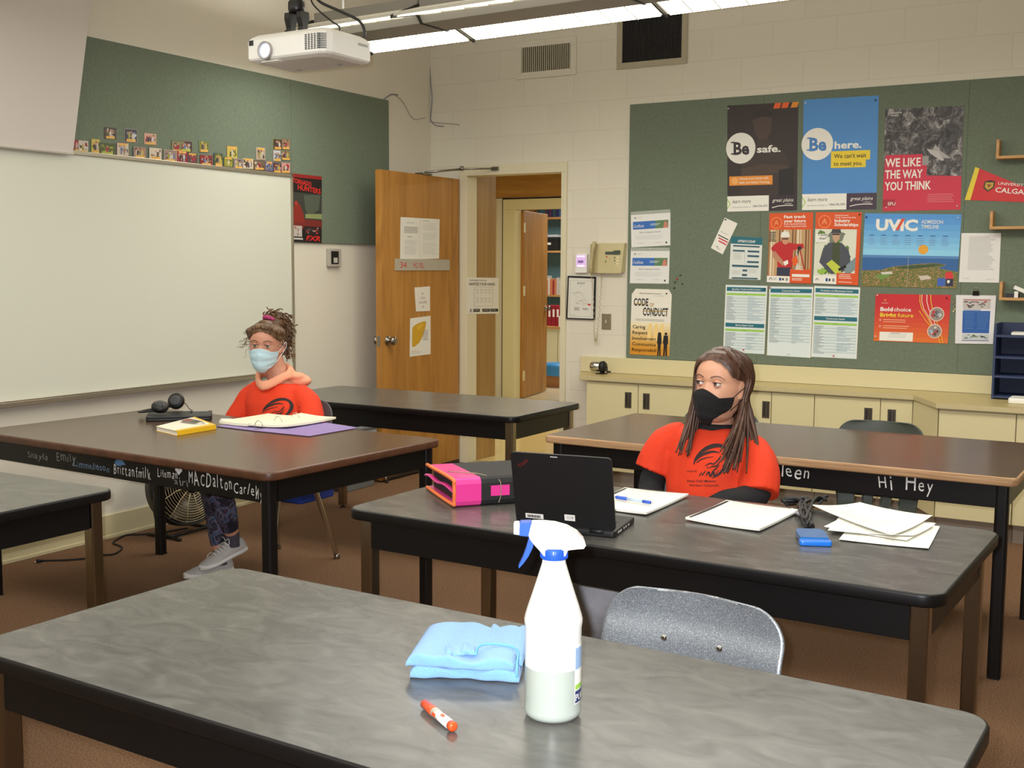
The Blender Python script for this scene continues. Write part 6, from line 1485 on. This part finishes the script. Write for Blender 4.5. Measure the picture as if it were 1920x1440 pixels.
def hand(b, wrist, d, side, palm_n, m, curl=.5):
    """relaxed hand: wrist point, pointing direction, thumb side, palm normal"""
    d = d.normalized(); n_ = (palm_n - d * palm_n.dot(d)).normalized(); s = d.cross(n_) * side
    q = [wrist, wrist + d * .03, wrist + d * .06, wrist + d * .085]
    b.loft([[c + s * (w_ * cos(a)) + n_ * (t_ * sin(a)) for a in [2 * pi * k / 14 for k in range(14)]] for c, w_, t_ in ((q[0] - d * .01, .022, .018), (q[0], .024, .017), (q[1], .034, .015), (q[2], .039, .013), (q[3], .037, .010), (q[3] + d * .006, .03, .006))], m)
    for k, (off, L) in enumerate(((.029, .068), (.010, .076), (-.010, .070), (-.028, .055))):
        p = q[3] + s * off - d * .008; pts = [p - d * .012, p]; dd = d.copy()
        for seg in range(3):
            a = curl * (.5 + .35 * seg) + .05 * k; dd = (d * cos(a) + n_ * sin(a)); pts.append(pts[-1] + dd * L * (.45, .32, .23)[seg])
        limb(b, pts, [.0092, .009, .0085, .008, .0066], m, 9, 3)
    p = q[0] + d * .018 + s * .026
    limb(b, [p - d * .004 - s * .012, p, p + d * .022 + s * .022 + n_ * .008, p + d * .045 + s * .026 + n_ * .018, p + d * .062 + s * .02 + n_ * .026], [.012, .0115, .0105, .0095, .007], m, 9, 3)
def eyes(root, M, gaze, iris, skinm, lash, brow, org):
    for sx in (-1, 1):
        c = Vector((sx * .031, -.0775, .0075)); b = MB(); b.ball((0, 0, 0), .0125, mat((224, 216, 208), .25), 16, 12, M @ Matrix.Translation(c))
        R_ = Vector((0, 0, 1)).rotation_difference(gaze).to_matrix().to_4x4()
        MM = M @ Matrix.Translation(c) @ R_
        b.lathe([(.0068, .0106), (.0048, .0117), (.003, .0124)], iris, 16, MM); b.lathe([(.0028, .01235), (.0012, .0129)], INK, 12, MM)
        b.ball((.0022, -.002, .0125), .0009, WHITE, 6, 5, MM); o = b.build('eye', root); o.location = -org
        b = MB()
        for nm, a0, a1, rr in (('u', 0.36, 1.35, .0139), ('l', -1.3, -.42, .0137)):
            b.grid(14, 5, lambda u, v: M @ (c + Vector((rr * 1.12 * sin((u - .5) * 2.7) * cos(a0 + (a1 - a0) * v) , -rr * cos((u - .5) * 2.7) * cos(a0 + (a1 - a0) * v), rr * sin((a0 + (a1 - a0) * v)) * (1 - .35 * abs(u - .5)) ))), skinm)
        b.tube([M @ (c + Vector((.0155 * sin((u - .5) * 2.6), -.0142 * cos((u - .5) * 2.6), (.0050 * (1 - .55 * (2 * u - 1) ** 2)) + .0002))) for u in [i / 12 for i in range(13)]], .0013, lash, 5)
        o = b.build('eyelid', root); o.location = -org
        P = [(M @ (head_pt(radians(sx * a), z, .0012))) for a, z in ((9, .026), (16, .0305), (26, .0325), (36, .029), (44, .022))]
        b = MB(); b.tube(catmull(P, 3), [(.0016, .0026)] * 5 + [(.0014, .0022)] * 4 + [(.0008, .001)] * 4, brow, 6); o = b.build('eyebrow', root); o.location = -org
def ears(b, M, m):
    for sx in (-1, 1):
        c = Vector((sx * .073, .012, -.006)); E = M @ Matrix.Translation(c) @ Euler((radians(-8), 0, radians(sx * -22))).to_matrix().to_4x4()
        b.ball((0, 0, 0), (.008, .017, .027), m, 12, 8, E)
        b.tube([(sx * .006, .017 * cos(a), .030 * sin(a)) for a in [radians(-60 + 250 * i / 14) for i in range(15)]], .0042, m, 7, M=E)
        b.ball((sx * .002, -.006, -.026), (.006, .008, .009), m, 10, 7, E)
def mask_mesh(M, top, bot, a_max, off, m, pleats=0, ridge=0.0):
    """sheet round the lower face: top(u), bot(u) give the edge heights, u from -1 to 1"""
    def fn(u, v):
        q = u * 2 - 1; z0, z1 = top(abs(q)), bot(abs(q)); z = z0 + (z1 - z0) * v
        zz = max(z, -.104); p = head_pt(q * a_max, zz, off); p.z = z
        base = Vector((p.x, p.y, p.z))
        flat = interp([(-.13, .094), (-.09, .103), (-.05, .110), (-.03, .113), (0, .108), (.02, .1)], z) * cos(q * a_max * .92) + .004
        base.y = min(base.y, -flat + .012 * abs(q)) if abs(q) < .8 else base.y
        base.y -= ridge * math.exp(-(q / .16) ** 2) * sin(pi * min(1, v * 1.05))
        if pleats: base.y -= .011 * abs(((v * pleats) % 1) - .5) * (1 - q ** 4)
        if z < -.104: base.y += (-.104 - z) * 1.2
        return M @ base
    return MB().grid(40, 24, fn, m)
def logo(shirt, f, m, root, org, text, ray):
    """printed bird head and lettering laid on the shirt's own surface; f turns drawing units into a start point"""
    me = shirt.data; bv = BVHTree.FromPolygons([v.co.copy() for v in me.vertices], [tuple(p.vertices) for p in me.polygons])
    def hit(u, v):
        p = f(u, v); h = bv.ray_cast(p, ray, 1.5)
        return (h[0] + h[1] * .0016 * (1 if h[1].dot(ray) < 0 else -1)) if h[0] is not None else None
    b = MB()
    def stroke(pts, w):
        P = catmull([(x, y, 0) for x, y in pts], 6); k = len(w); row = []
        for i, p in enumerate(P):
            t = i / (len(P) - 1) * (k - 1); j = min(int(t), k - 2); ww = w[j] + (w[j + 1] - w[j]) * (t - j)
            a = P[max(i - 1, 0)]; c = P[min(i + 1, len(P) - 1)]; d = (c - a).normalized(); nn = Vector((-d.y, d.x, 0))
            row.append((hit(*(p + nn * ww / 2).xy), hit(*(p - nn * ww / 2).xy)))
        for (a, c), (d, e) in zip(row, row[1:]):
            if None not in (a, c, d, e): b.add([a, c, e, d], [(0, 1, 2, 3)], m)
    stroke([(0, 62), (3, 45), (14, 28), (30, 14), (50, 5), (72, 4), (90, 14), (100, 34), (99, 58), (88, 82), (72, 98), (58, 104)], [3, 6, 9, 13, 14, 11, 8, 9, 10, 9, 5, 2])
    stroke([(2, 50), (16, 36), (36, 26), (56, 22), (74, 26)], [7, 8, 9, 6, 2]); stroke([(8, 56), (22, 46), (40, 40), (58, 38)], [3, 4, 3, 1])
    stroke([(36, 66), (50, 58), (62, 60), (76, 44), (78, 34)], [2, 4, 4, 5, 1]); stroke([(48, 74), (58, 68), (70, 66), (82, 48)], [1, 4, 5, 1]); stroke([(58, 84), (68, 76), (80, 62)], [1, 5, 1]); stroke([(40, 74), (46, 70)], [1, 4])
    stroke([(40, 98), (48, 86), (54, 100), (62, 84), (66, 98), (78, 78)], [2, 6, 4, 7, 4, 1]); stroke([(28, 96), (38, 82)], [5, 2]); stroke([(20, 98), (26, 86)], [4, 2])
    for tx, x, y, sz in text:
        vs, fs, wd = letters(tx, .01, .1); H_ = [hit(x + p[0] * sz, y - p[1] * sz + .0015 * (p[0] * sz) ** 2 * 0) for p in vs]
        for fc_ in fs:
            if all(H_[i] is not None for i in fc_): b.add([H_[i] for i in fc_], [tuple(range(len(fc_)))], m)
    o = b.build('print', shirt); return o
def cloth_wob(seed, amp):
    s = Vector((seed * 3.1, seed * 1.7, seed))
    return lambda p: amp * (noise.noise(Vector((p.x * 9, p.y * 9, p.z * 6)) + s) + .5 * noise.noise(Vector((p.x * 22, p.y * 20, p.z * 11)) + s))
def shoe(root, org, heel, toe, up, ang, mu, ms, ml, name='sneaker'):
    """heel and toe are points under the sole"""
    d = (toe - heel); L = d.length; d.normalize(); s = d.cross(up).normalized(); u_ = s.cross(d)
    def P(t, x, h): return heel + d * (t * L) + s * x + u_ * h
    W = [(0, .022), (.08, .033), (.3, .034), (.55, .041), (.72, .045), (.88, .037), (.97, .02), (1, .006)]
    Hh = [(0, .062), (.08, .082), (.25, .085), (.36, .080), (.5, .066), (.7, .048), (.9, .034), (1, .022)]
    b = MB(); rings = []
    for i in range(22):
        t = i / 21; w = interp(W, t); h = interp(Hh, t); rings.append([P(t, w * math.copysign(abs(cos(a)) ** .75, cos(a)) * (1 if sin(a) < .3 else 1 - .45 * (sin(a) - .3)), .020 + (h - .02) * max(0, sin(a)) ** .8 if sin(a) > 0 else .02 + .006 * sin(a)) for a in [2 * pi * k / 22 for k in range(22)]])
    b.loft(rings, mu); up_o = b.build(name, root); up_o.location = -org
    b = MB(); b.loft([[P(t, (interp(W, t) + .004) * math.copysign(abs(cos(a)) ** .7, cos(a)), .013 + .013 * math.copysign(abs(sin(a)) ** .5, sin(a)) + .012 * max(0, t - .8) ** 1 + .012 * max(0, .15 - t)) for a in [2 * pi * k / 20 for k in range(20)]] for t in [i / 20 for i in range(21)]], ms); b.build('sole', up_o)
    if ml:
        b = MB()
        for k in range(5):
            t = .38 + .065 * k; h = interp(Hh, t) + .003
            b.tube(catmull([P(t, -.024, h - .014), P(t + .012, 0, h + .001), P(t, .024, h - .014)], 4), .0028, ml, 6)
        for sg in (-1, 1): b.tube(catmull([P(.36, 0, .086), P(.34, sg * .025, .10), P(.40, sg * .05, .085), P(.44, sg * .035, .07), P(.38, 0, .084)], 5), .002, ml, 5)
        b.build('laces', up_o)
    return up_o
def locks(b, M, specs, m, n=7):
    for pts, r_ in specs: b.tube([M @ p if M else p for p in catmull(pts, 4)], r_, m, n)
def hair_mat(c0, c1, sc): return ramp_mat([(.3, c0), (.7, c1)], sc, .42, detail=4, spec=.5)

# ------------------------------------------------ person in the black mask (middle table)
G = Vector((3.53, -3.40, 0))
t = thing('person', 'seated person with long brown hair, black mask and orange t-shirt over black sleeves', 'person', G)
SK = skin_mat((212, 158, 128)); b = MB()
MH = Matrix.Translation((3.572, -3.43, 1.062)) @ Euler((radians(-4), radians(2), radians(-10))).to_matrix().to_4x4() @ Matrix.Scale(1.06, 4)
add_rings(b, head_rings(), SK, MH); ears(b, MH, SK)
limb(b, [(3.565, -3.395, 1.04), (3.555, -3.38, .97), (3.54, -3.37, .90)], [(.050, .052), (.048, .05), (.058, .058)], SK)
torso(b, [(Vector((3.53, -3.37, .47)), .15, .11), (Vector((3.53, -3.37, .58)), .12, .09), (Vector((3.53, -3.375, .74)), .135, .095), (Vector((3.53, -3.37, .84)), .14, .08), (Vector((3.53, -3.37, .905)), .07, .055)], 0, SK)
AR = [(3.375, -3.375, .86), (3.33, -3.40, .76), (3.315, -3.42, .665), (3.39, -3.53, .625), (3.47, -3.60, .605)]
AL = [(3.675, -3.375, .845), (3.712, -3.42, .775), (3.722, -3.475, .705), (3.655, -3.575, .688), (3.57, -3.62, .64)]
for A in (AR, AL): limb(b, A, [.044, .040, .036, .034, .024], SK)
for A, sd in ((AR, 1), (AL, -1)): hand(b, Vector(A[-1]), Vector(A[-1]) - Vector(A[-2]) + Vector((0, 0, -.02)), sd, Vector((0, .4, -1)), SK, .55)
LR = [(3.44, -3.36, .50), (3.42, -3.66, .50), (3.385, -3.955, .435), (3.31, -3.90, .29), (3.235, -3.80, .16)]
LL = [(3.62, -3.36, .50), (3.61, -3.62, .515), (3.57, -3.90, .50), (3.60, -3.80, .27), (3.63, -3.68, .10)]
for A in (LR, LL): limb(b, A, [.075, .068, .055, .050, .036], SK)
body = bake(b.build('body', t), .0042, 2); body.location = -G
# black long-sleeved shirt
BKS = mat((26, 26, 28), .85, bump=(300, .2)); b = MB()
for A in (AR, AL): limb(b, A, [.044, .044, .047, .044, .034], BKS)
torso(b, [(Vector((3.53, -3.365, .72)), .14, .10), (Vector((3.53, -3.37, .84)), .148, .088), (Vector((3.533, -3.372, .90)), .088, .066), (Vector((3.535, -3.375, .925)), .066, .060)], 0, BKS)
o = bake(b.build('undershirt', t), .006, 3, .5, cloth_wob(2, .004)); o.location = -G
# orange t-shirt
ORS = mat((224, 58, 18), .8, bump=(260, .15)); b = MB()
torso(b, [(Vector((3.53, -3.365, .455)), .172, .130), (Vector((3.53, -3.375, .56)), .158, .128), (Vector((3.53, -3.38, .70)), .166, .125), (Vector((3.53, -3.378, .80)), .178, .110), (Vector((3.53, -3.372, .865)), .172, .088), (Vector((3.532, -3.37, .893)), .125, .075), (Vector((3.533, -3.372, .908)), .082, .066)], radians(-2), ORS)
limb(b, [(3.42, -3.372, .862), (3.36, -3.38, .835), (3.325, -3.395, .775), (3.312, -3.405, .735)], [.058, .066, .069, .070], ORS)
limb(b, [(3.63, -3.372, .85), (3.685, -3.388, .825), (3.715, -3.425, .775), (3.728, -3.47, .705)], [.056, .062, .066, .068], ORS)
sh = bake(b.build('t_shirt', t), .0065, 4, .55, cloth_wob(5, .0075)); sh.location = -G
pl = lambda u, v: ony((1288 + u * .62, 840 + v * .58), -3.55) + Vector((0, -.5, 0))
logo(sh, pl, mat((40, 22, 20), .7), t, G, [('HONOUR', -20, 86, 7), ('Every Child Matters', -18, 118, 11), ('Kerrobert Composite', -10, 131, 10)], Vector((0, 1, 0)))
# grey sweatpants
SWP = mat((158, 158, 162), .95, bump=(220, .25), var=(30, .06)); b = MB()
for A in (LR, LL): limb(b, A, [.10, .10, .10, .080, .060], SWP)
torso(b, [(Vector((3.53, -3.36, .452)), .175, .13), (Vector((3.53, -3.36, .50)), .178, .13), (Vector((3.53, -3.35, .56)), .16, .12)], 0, SWP)
o = bake(b.build('sweatpants', t), .008, 4, .5, cloth_wob(9, .008)); o.location = -G
NEON = mat((206, 226, 40), .5)
shoe(t, G, Vector((3.24, -3.72, .085)), Vector((3.20, -3.955, .02)), Vector((0, 0, 1)), 0, BLACKP, NEON, BLACKP)
shoe(t, G, Vector((3.63, -3.64, .004)), Vector((3.64, -3.89, .004)), Vector((0, 0, 1)), 0, BLACKP, NEON, BLACKP)
IRI = mat((70, 44, 30), .2); LASH = mat((34, 22, 18), .7); BROW = mat((92, 62, 46), .8)
eyes(t, MH, Vector((-.22, -.95, .06)).normalized(), IRI, SK, LASH, BROW, G)
CLM = mat((17, 16, 17), .9, bump=(400, .2))
mk = mask_mesh(MH, lambda q: -.010 - .026 * min(1, q / .55) ** 1.4 + .012 * max(0, q - .5), lambda q: -.126 + .075 * max(0, q - .15) ** 1.2, radians(72), .006, CLM, 0, .010).build('face_mask', t, solid=.002); mk.location = -G
b = MB()
for sx in (-1, 1):
    P = [head_pt(radians(sx * 70), -.032, .006), head_pt(radians(sx * 84), -.012, .008), Vector((sx * .086, .03, .012)), Vector((sx * .086, .034, -.012)), head_pt(radians(sx * 86), -.05, .01), head_pt(radians(sx * 70), -.075, .007)]
    MB().tube([MH @ p for p in catmull(P, 5)], .0016, CLM, 6).build('ear_loop', mk)
b = MB(); 
for sx in (-1, 1): b.ball((0, 0, 0), .003, STEEL, 8, 6, MH @ Matrix.Translation((sx * .082, .006, -.034)))
o = b.build('earring', t); o.location = -G
# hair: a cap over the skull and long falling locks, parted a little to one side
HR = hair_mat((46, 28, 22), (104, 72, 54), (60, 60, 5)); b = MB(); rh = random.Random(21)
def hl(th):   # height of the hairline at each angle
    a = abs(math.degrees((th + pi) % (2 * pi) - pi)); return interp([(0, .084), (25, .078), (45, .062), (60, .032), (75, .024), (92, .02), (106, -.03), (125, -.10), (180, -.11)], a)
def cap(u, v):
    th = (u * 2 - 1) * pi; z0 = hl(th); z = z0 + (.1195 - z0) * v; return MH @ (head_pt(th, z, .007 + .006 * sin(pi * min(1, v * 1.4)))+ Vector((0, 0, .008 * v)))
b.grid(60, 14, cap, HR)
specs = []
for i in range(210):
    sx = -1 if i % 2 else 1; k = (i // 2) / 105
    thf = (96 if sx > 0 else 66) + (84 if sx > 0 else 114) * k + rh.uniform(-3, 3)     # where the lock leaves the head; tucked behind her left ear
    ths = max(3, thf * (.06 if thf < 112 else .5) + rh.uniform(0, 26 if thf < 100 else 10))
    pts = []; up = rh.uniform(.005, .014)
    for q in range(7):
        f = q / 6; z = .119 - (.119 + .035) * f ** 1.35; th = radians(sx * (ths + (thf - ths) * min(1, f * 1.5) ** .8))
        a_ = abs(math.degrees(th))
        if a_ < 100 and f < .8: z = max(z, hl(th) - .004)
        p = head_pt(th, min(z, .117), up * (.6 + .4 * f)); p.x += .012 * (1 - f); pts.append(p)
    e = pts[-1]; o_ = Vector((e.x, e.y, 0)).normalized()
    if sx < 0 and thf < 105: L, fl, fw = rh.uniform(.15, .21), rh.uniform(-.05, .12), rh.uniform(-.05, .0)
    elif sx < 0: L, fl, fw = rh.uniform(.14, .2), rh.uniform(-.1, .06), rh.uniform(-.02, .02)
    elif thf < 118: L, fl, fw = rh.uniform(.16, .235), rh.uniform(-.02, .2), -rh.uniform(.06, .13)
    else: L, fl, fw = rh.uniform(.16, .22), rh.uniform(.1, .42), -rh.uniform(-.01, .06)
    for f in (.25, .5, .75, 1.0):
        pts.append(e + Vector((o_.x * L * fl * f * 1.3, o_.y * L * max(fl, 0) * f * .4 + fw * f ** 1.6, -L * f)))
    w = rh.uniform(.006, .011)
    specs.append((pts, [(w * (.5 + .5 * min(1, j / 8)) * (1 - .85 * max(0, (j - 28) / 14)), .0035) for j in range(41)]))
locks(b, MH, specs, HR, 6)
hr = b.build('hair', t); hr.location = -G
# the chair of this person stays under the hips: feet and seat agree with chair builder

# ------------------------------------------------ person in the pale blue mask (brown table)
G = Vector((1.02, -2.88, 0))
t = thing('person', 'seated person with curly hair tied up, pale blue mask and a peach hood', 'person', G)
SHV = Vector((.09, -.07, 0)); t.location = G + SHV
SK = skin_mat((206, 148, 122)); b = MB()
MH = Matrix.Translation((.985, -2.905, 1.078)) @ Euler((radians(3), radians(2), radians(27))).to_matrix().to_4x4()
add_rings(b, head_rings(), SK, MH); ears(b, MH, SK)
limb(b, [(.985, -2.875, 1.04), (1.0, -2.855, .965), (1.015, -2.84, .89)], [(.050, .052), (.048, .05), (.062, .06)], SK)
torso(b, [(Vector((1.05, -2.84, .47)), .15, .11), (Vector((1.04, -2.85, .58)), .12, .09), (Vector((1.03, -2.85, .74)), .135, .095), (Vector((1.02, -2.84, .83)), .14, .08), (Vector((1.01, -2.84, .90)), .07, .055)], radians(8), SK)
AR = [(.865, -2.86, .845), (.815, -2.90, .74), (.80, -2.94, .665), (.88, -3.05, .62), (.97, -3.09, .60)]
AL = [(1.185, -2.83, .835), (1.235, -2.87, .73), (1.25, -2.92, .655), (1.17, -3.03, .62), (1.08, -3.08, .60)]
for A in (AR, AL): limb(b, A, [.044, .040, .036, .034, .024], SK)
for A, sd in ((AR, 1), (AL, -1)): hand(b, Vector(A[-1]), Vector(A[-1]) - Vector(A[-2]) + Vector((0, 0, -.02)), sd, Vector((0, .4, -1)), SK, .55)
# right foot rests on the left one, its heel lifted
rt_ = onz((376, 1072), .045) - SHV; RH = onz((450, 1036), .10) - SHV; d_ = (rt_ - RH).normalized(); RH = rt_ - d_ * .25
LT = onz((345, 1086), .004) - SHV; LH = LT + Vector((.35, .93, 0)).normalized() * .24; dl = (LT - LH).normalized()
ra = RH + d_ * .075 + Vector((0, 0, .105)); la = LH + dl * .06 + Vector((0, 0, .10))
kr = ony((403, 905), -3.36) - SHV; kr.z = .49; kl = ony((402, 900), -3.20) - SHV; kl.z = .475
LR = [(.96, -2.86, .50), (.97, -3.06, .51), tuple(kr), tuple(kr.lerp(ra, .5)), tuple(ra)]
LL = [(1.12, -2.85, .50), (1.02, -3.02, .50), tuple(kl), tuple(kl.lerp(la, .5)), tuple(la)]
for A in (LR, LL): limb(b, A, [.075, .066, .055, .048, .031], SK)
body = bake(b.build('body', t), .0042, 2); body.location = -G
LEG = ramp_mat([(.36, (22, 22, 30)), (.5, (44, 44, 62)), (.56, (120, 104, 124)), (.6, (40, 84, 120)), (.66, (26, 26, 36)), (.74, (110, 50, 60))], (16, 16, 12), .7, detail=3, distort=1.5)
b = MB()
for A in (LR, LL):
    A = [Vector(p) for p in A]; A[-1] = A[-1].lerp(A[-2], .16); limb(b, A, [.088, .078, .064, .059, .039], LEG)
torso(b, [(Vector((1.05, -2.85, .455)), .165, .12), (Vector((1.05, -2.84, .52)), .16, .12)], radians(8), LEG)
o = bake(b.build('leggings', t), .007, 3); o.location = -G
GRS = mat((190, 186, 182), .7, bump=(300, .2)); SOL = mat((222, 220, 214), .6)
shoe(t, G, RH, rt_, Vector((0, 0, 1)), 0, GRS, SOL, WHITE); shoe(t, G, LH, LT, Vector((0, 0, 1)), 0, GRS, SOL, WHITE)
SOCK = mat((70, 66, 76), .9); b = MB()
for a_, k in ((ra, LR), (la, LL)): limb(b, [a_ + Vector((0, 0, .012)), a_ + Vector((0, 0, -.03)), a_ + Vector((0, 0, -.055))], [.033, .035, .039], SOCK)
o = b.build('socks', t); o.location = -G
b = MB()
torso(b, [(Vector((1.05, -2.84, .455)), .172, .130), (Vector((1.04, -2.855, .56)), .158, .126), (Vector((1.03, -2.86, .70)), .168, .124), (Vector((1.02, -2.855, .79)), .176, .110), (Vector((1.015, -2.845, .85)), .168, .088), (Vector((1.01, -2.842, .878)), .125, .076), (Vector((1.005, -2.845, .893)), .088, .07)], radians(8), ORS)
limb(b, [(.91, -2.855, .845), (.85, -2.865, .81), (.815, -2.90, .74), (.80, -2.94, .665), (.86, -3.02, .63)], [.058, .063, .062, .060, .052], ORS)
limb(b, [(1.13, -2.835, .838), (1.195, -2.845, .80), (1.238, -2.87, .73), (1.252, -2.92, .655), (1.19, -3.00, .625)], [.058, .063, .062, .060, .052], ORS)
sh = bake(b.build('orange_shirt', t), .0065, 4, .55, cloth_wob(14, .007)); sh.location = -G
pl = lambda u, v: ony((479 + u * .38, 745 + v * .40), -3.0) + Vector((0, -.3, 0))
logo(sh, pl, mat((40, 22, 20), .7), t, G, [], Vector((0, 1, 0)))
# peach hood lying round the neck
PEA = mat((238, 168, 134), .85, bump=(240, .2)); b = MB()
hc_ = Vector((.995, -2.865, .915)); P = []
for i in range(25):
    a = radians(-100 + 380 * i / 24 * .95); c, s = cos(a), sin(a)
    P.append(hc_ + Vector((.092 * c * (1 - .38 * max(0, -s)), .080 * s, .022 * s + .018 - .034 * max(0, -s - .2))))
b.tube(P, [(.022 + .016 * max(0, sin(radians(-100 + 361 * i / 24))), .011 + .010 * max(0, sin(radians(-100 + 361 * i / 24)))) for i in range(25)], PEA, 12)
b.ball((1.04, -2.775, .90), (.115, .06, .04), PEA, 18, 10); b.ball((1.075, -2.80, .925), (.06, .045, .022), PEA, 14, 8)
o = bake(b.build('hood', t), .006, 3, .5, cloth_wob(4, .006)); o.location = -G
eyes(t, MH, Vector((.12, -.98, .05)).normalized(), mat((96, 92, 80), .2), SK, LASH, mat((80, 58, 42), .8), G)
SUR = mat((186, 216, 226), .8); mk = mask_mesh(MH, lambda q: -.002 - .018 * min(1, q / .6) ** 1.3 - .004 * max(0, q - .6), lambda q: -.125 + .052 * max(0, q - .2) ** 1.1, radians(70), .008, SUR, 3, .003).build('face_mask', t, solid=.0015); mk.location = -G
b = MB(); LOOP = mat((226, 228, 230), .6)
for sx in (-1, 1):
    P = [head_pt(radians(sx * 69), -.026, .008), head_pt(radians(sx * 86), -.008, .010), Vector((sx * .090, .03, .016)), Vector((sx * .090, .034, -.012)), head_pt(radians(sx * 86), -.045, .012), head_pt(radians(sx * 69), -.078, .009)]
    MB().tube([MH @ p for p in catmull(P, 5)], .0018, LOOP, 6).build('ear_loop', mk)
b.tube([MH @ (head_pt(radians(a), -.003 - .0009 * abs(a) * .4, .012) + Vector((0, -.012, 0))) for a in range(-24, 25, 6)], .0014, mat((206, 226, 236), .6), 5)
b.build('nose_wire', mk)
# curly hair drawn up to a tie at the crown, curls spilling behind
HC = hair_mat((62, 42, 28), (122, 90, 58), (50, 50, 14)); b = MB(); rh = random.Random(33)
def hl2(th):
    a = abs(math.degrees((th + pi) % (2 * pi) - pi)); return interp([(0, .078), (30, .068), (50, .05), (65, .034), (80, .026), (95, .024), (112, -.03), (130, -.08), (180, -.10)], a)
b.grid(60, 14, lambda u, v: MH @ (head_pt((u * 2 - 1) * pi, hl2((u * 2 - 1) * pi) + (.1195 - hl2((u * 2 - 1) * pi)) * v, .006 + .007 * sin(pi * min(1, v * 1.3))) + Vector((0, 0, .006 * v))), HC)
tie = Vector((.012, .028, .128)); specs = []
for i in range(150):
    th = radians(-180 + 360 * i / 150 + rh.uniform(-2, 2)); z0 = hl2(th) + rh.uniform(-.006, .012)
    p0 = head_pt(th, z0, .003); pm = head_pt(th, z0 + (.117 - z0) * .55, .014 + rh.uniform(0, .008)); pe = tie + Vector((rh.uniform(-.02, .02), rh.uniform(-.02, .02), -.008))
    w = rh.uniform(.005, .009)
    specs.append(([p0, p0.lerp(pm, .5) + Vector((rh.uniform(-.004, .004), rh.uniform(-.004, .004), .004)), pm, pe], [(w * min(1, .35 + j / 5), .0015 + .0025 * min(1, j / 5)) for j in range(13)]))
def curl(p, d, L, r_, turns, w):
    d = d.normalized(); s = d.orthogonal().normalized(); q = d.cross(s); a0 = rh.uniform(0, 6.28); P = []
    for j in range(16):
        f = j / 15; a = a0 + turns * 2 * pi * f; sag = Vector((0, 0, -.35 * L * f * f)); P.append(p + d * (L * f) + s * (r_ * cos(a) * (.4 + f)) + q * (r_ * sin(a) * (.4 + f)) + sag)
    return (P, [(w * (1 - .5 * j / 60), w * .6) for j in range(61)])
cs = []
b.ball((tie.x + .025, tie.y + .035, tie.z - .025), (.048, .045, .045), HC, 14, 10, MH); b.ball((.045, .085, .05), (.04, .035, .06), HC, 14, 10, MH)
RT = MH.to_3x3()
for i in range(190):
    v = Vector((rh.uniform(-.35, 1.0), rh.uniform(.0, 1), rh.uniform(-.9, .75)))
    p = tie + Vector((rh.uniform(-.015, .045), rh.uniform(.0, .06), rh.uniform(-.05, .01)))
    cs.append(curl(p, v, rh.uniform(.045, .09), rh.uniform(.007, .013), rh.uniform(1.2, 2.4), rh.uniform(.0034, .0056)))
for i in range(110):
    p = Vector((rh.uniform(.02, .07), rh.uniform(.05, .115), rh.uniform(-.03, .10))); v = Vector((rh.uniform(.2, 1), rh.uniform(-.1, .8), rh.uniform(-1, .2)))
    cs.append(curl(p, v, rh.uniform(.035, .07), rh.uniform(.006, .012), rh.uniform(1, 2.2), rh.uniform(.0034, .0054)))
for i in range(22):
    sx = -1 if i % 2 else 1; th = radians(sx * rh.uniform(58, 88)); p = head_pt(th, rh.uniform(-.01, .07), .006); cs.append(curl(p, Vector((sx * rh.uniform(.3, .9), rh.uniform(-.5, .1), rh.uniform(-.8, .3))), rh.uniform(.025, .06), rh.uniform(.003, .008), rh.uniform(.8, 2), rh.uniform(.001, .0018)))
for i in range(12):
    cs.append(curl(Vector((rh.uniform(.0, .05), .07, -.08)), Vector((rh.uniform(.2, 1), rh.uniform(-.3, .5), -1)), rh.uniform(.04, .07), .007, 1.6, .003))
locks(b, MH, specs, HC, 6)
for P, w in cs: b.tube([MH @ p for p in catmull(P, 3)], w[:46], HC, 5)
hr = b.build('hair', t); hr.location = -G
b = MB(); MT = MH @ Matrix.Translation(tie + Vector((-.004, -.006, .0))) @ Euler((radians(-25), radians(10), 0)).to_matrix().to_4x4()
b.tube([((.020 + .0035 * sin(a * 9)) * cos(a), (.020 + .0035 * sin(a * 9)) * sin(a), .002 * cos(a * 7)) for a in [2 * pi * i / 48 for i in range(48)]], .0095, mat((176, 62, 110), .8), 8, True, True, MT); b.build('hair_tie', hr)
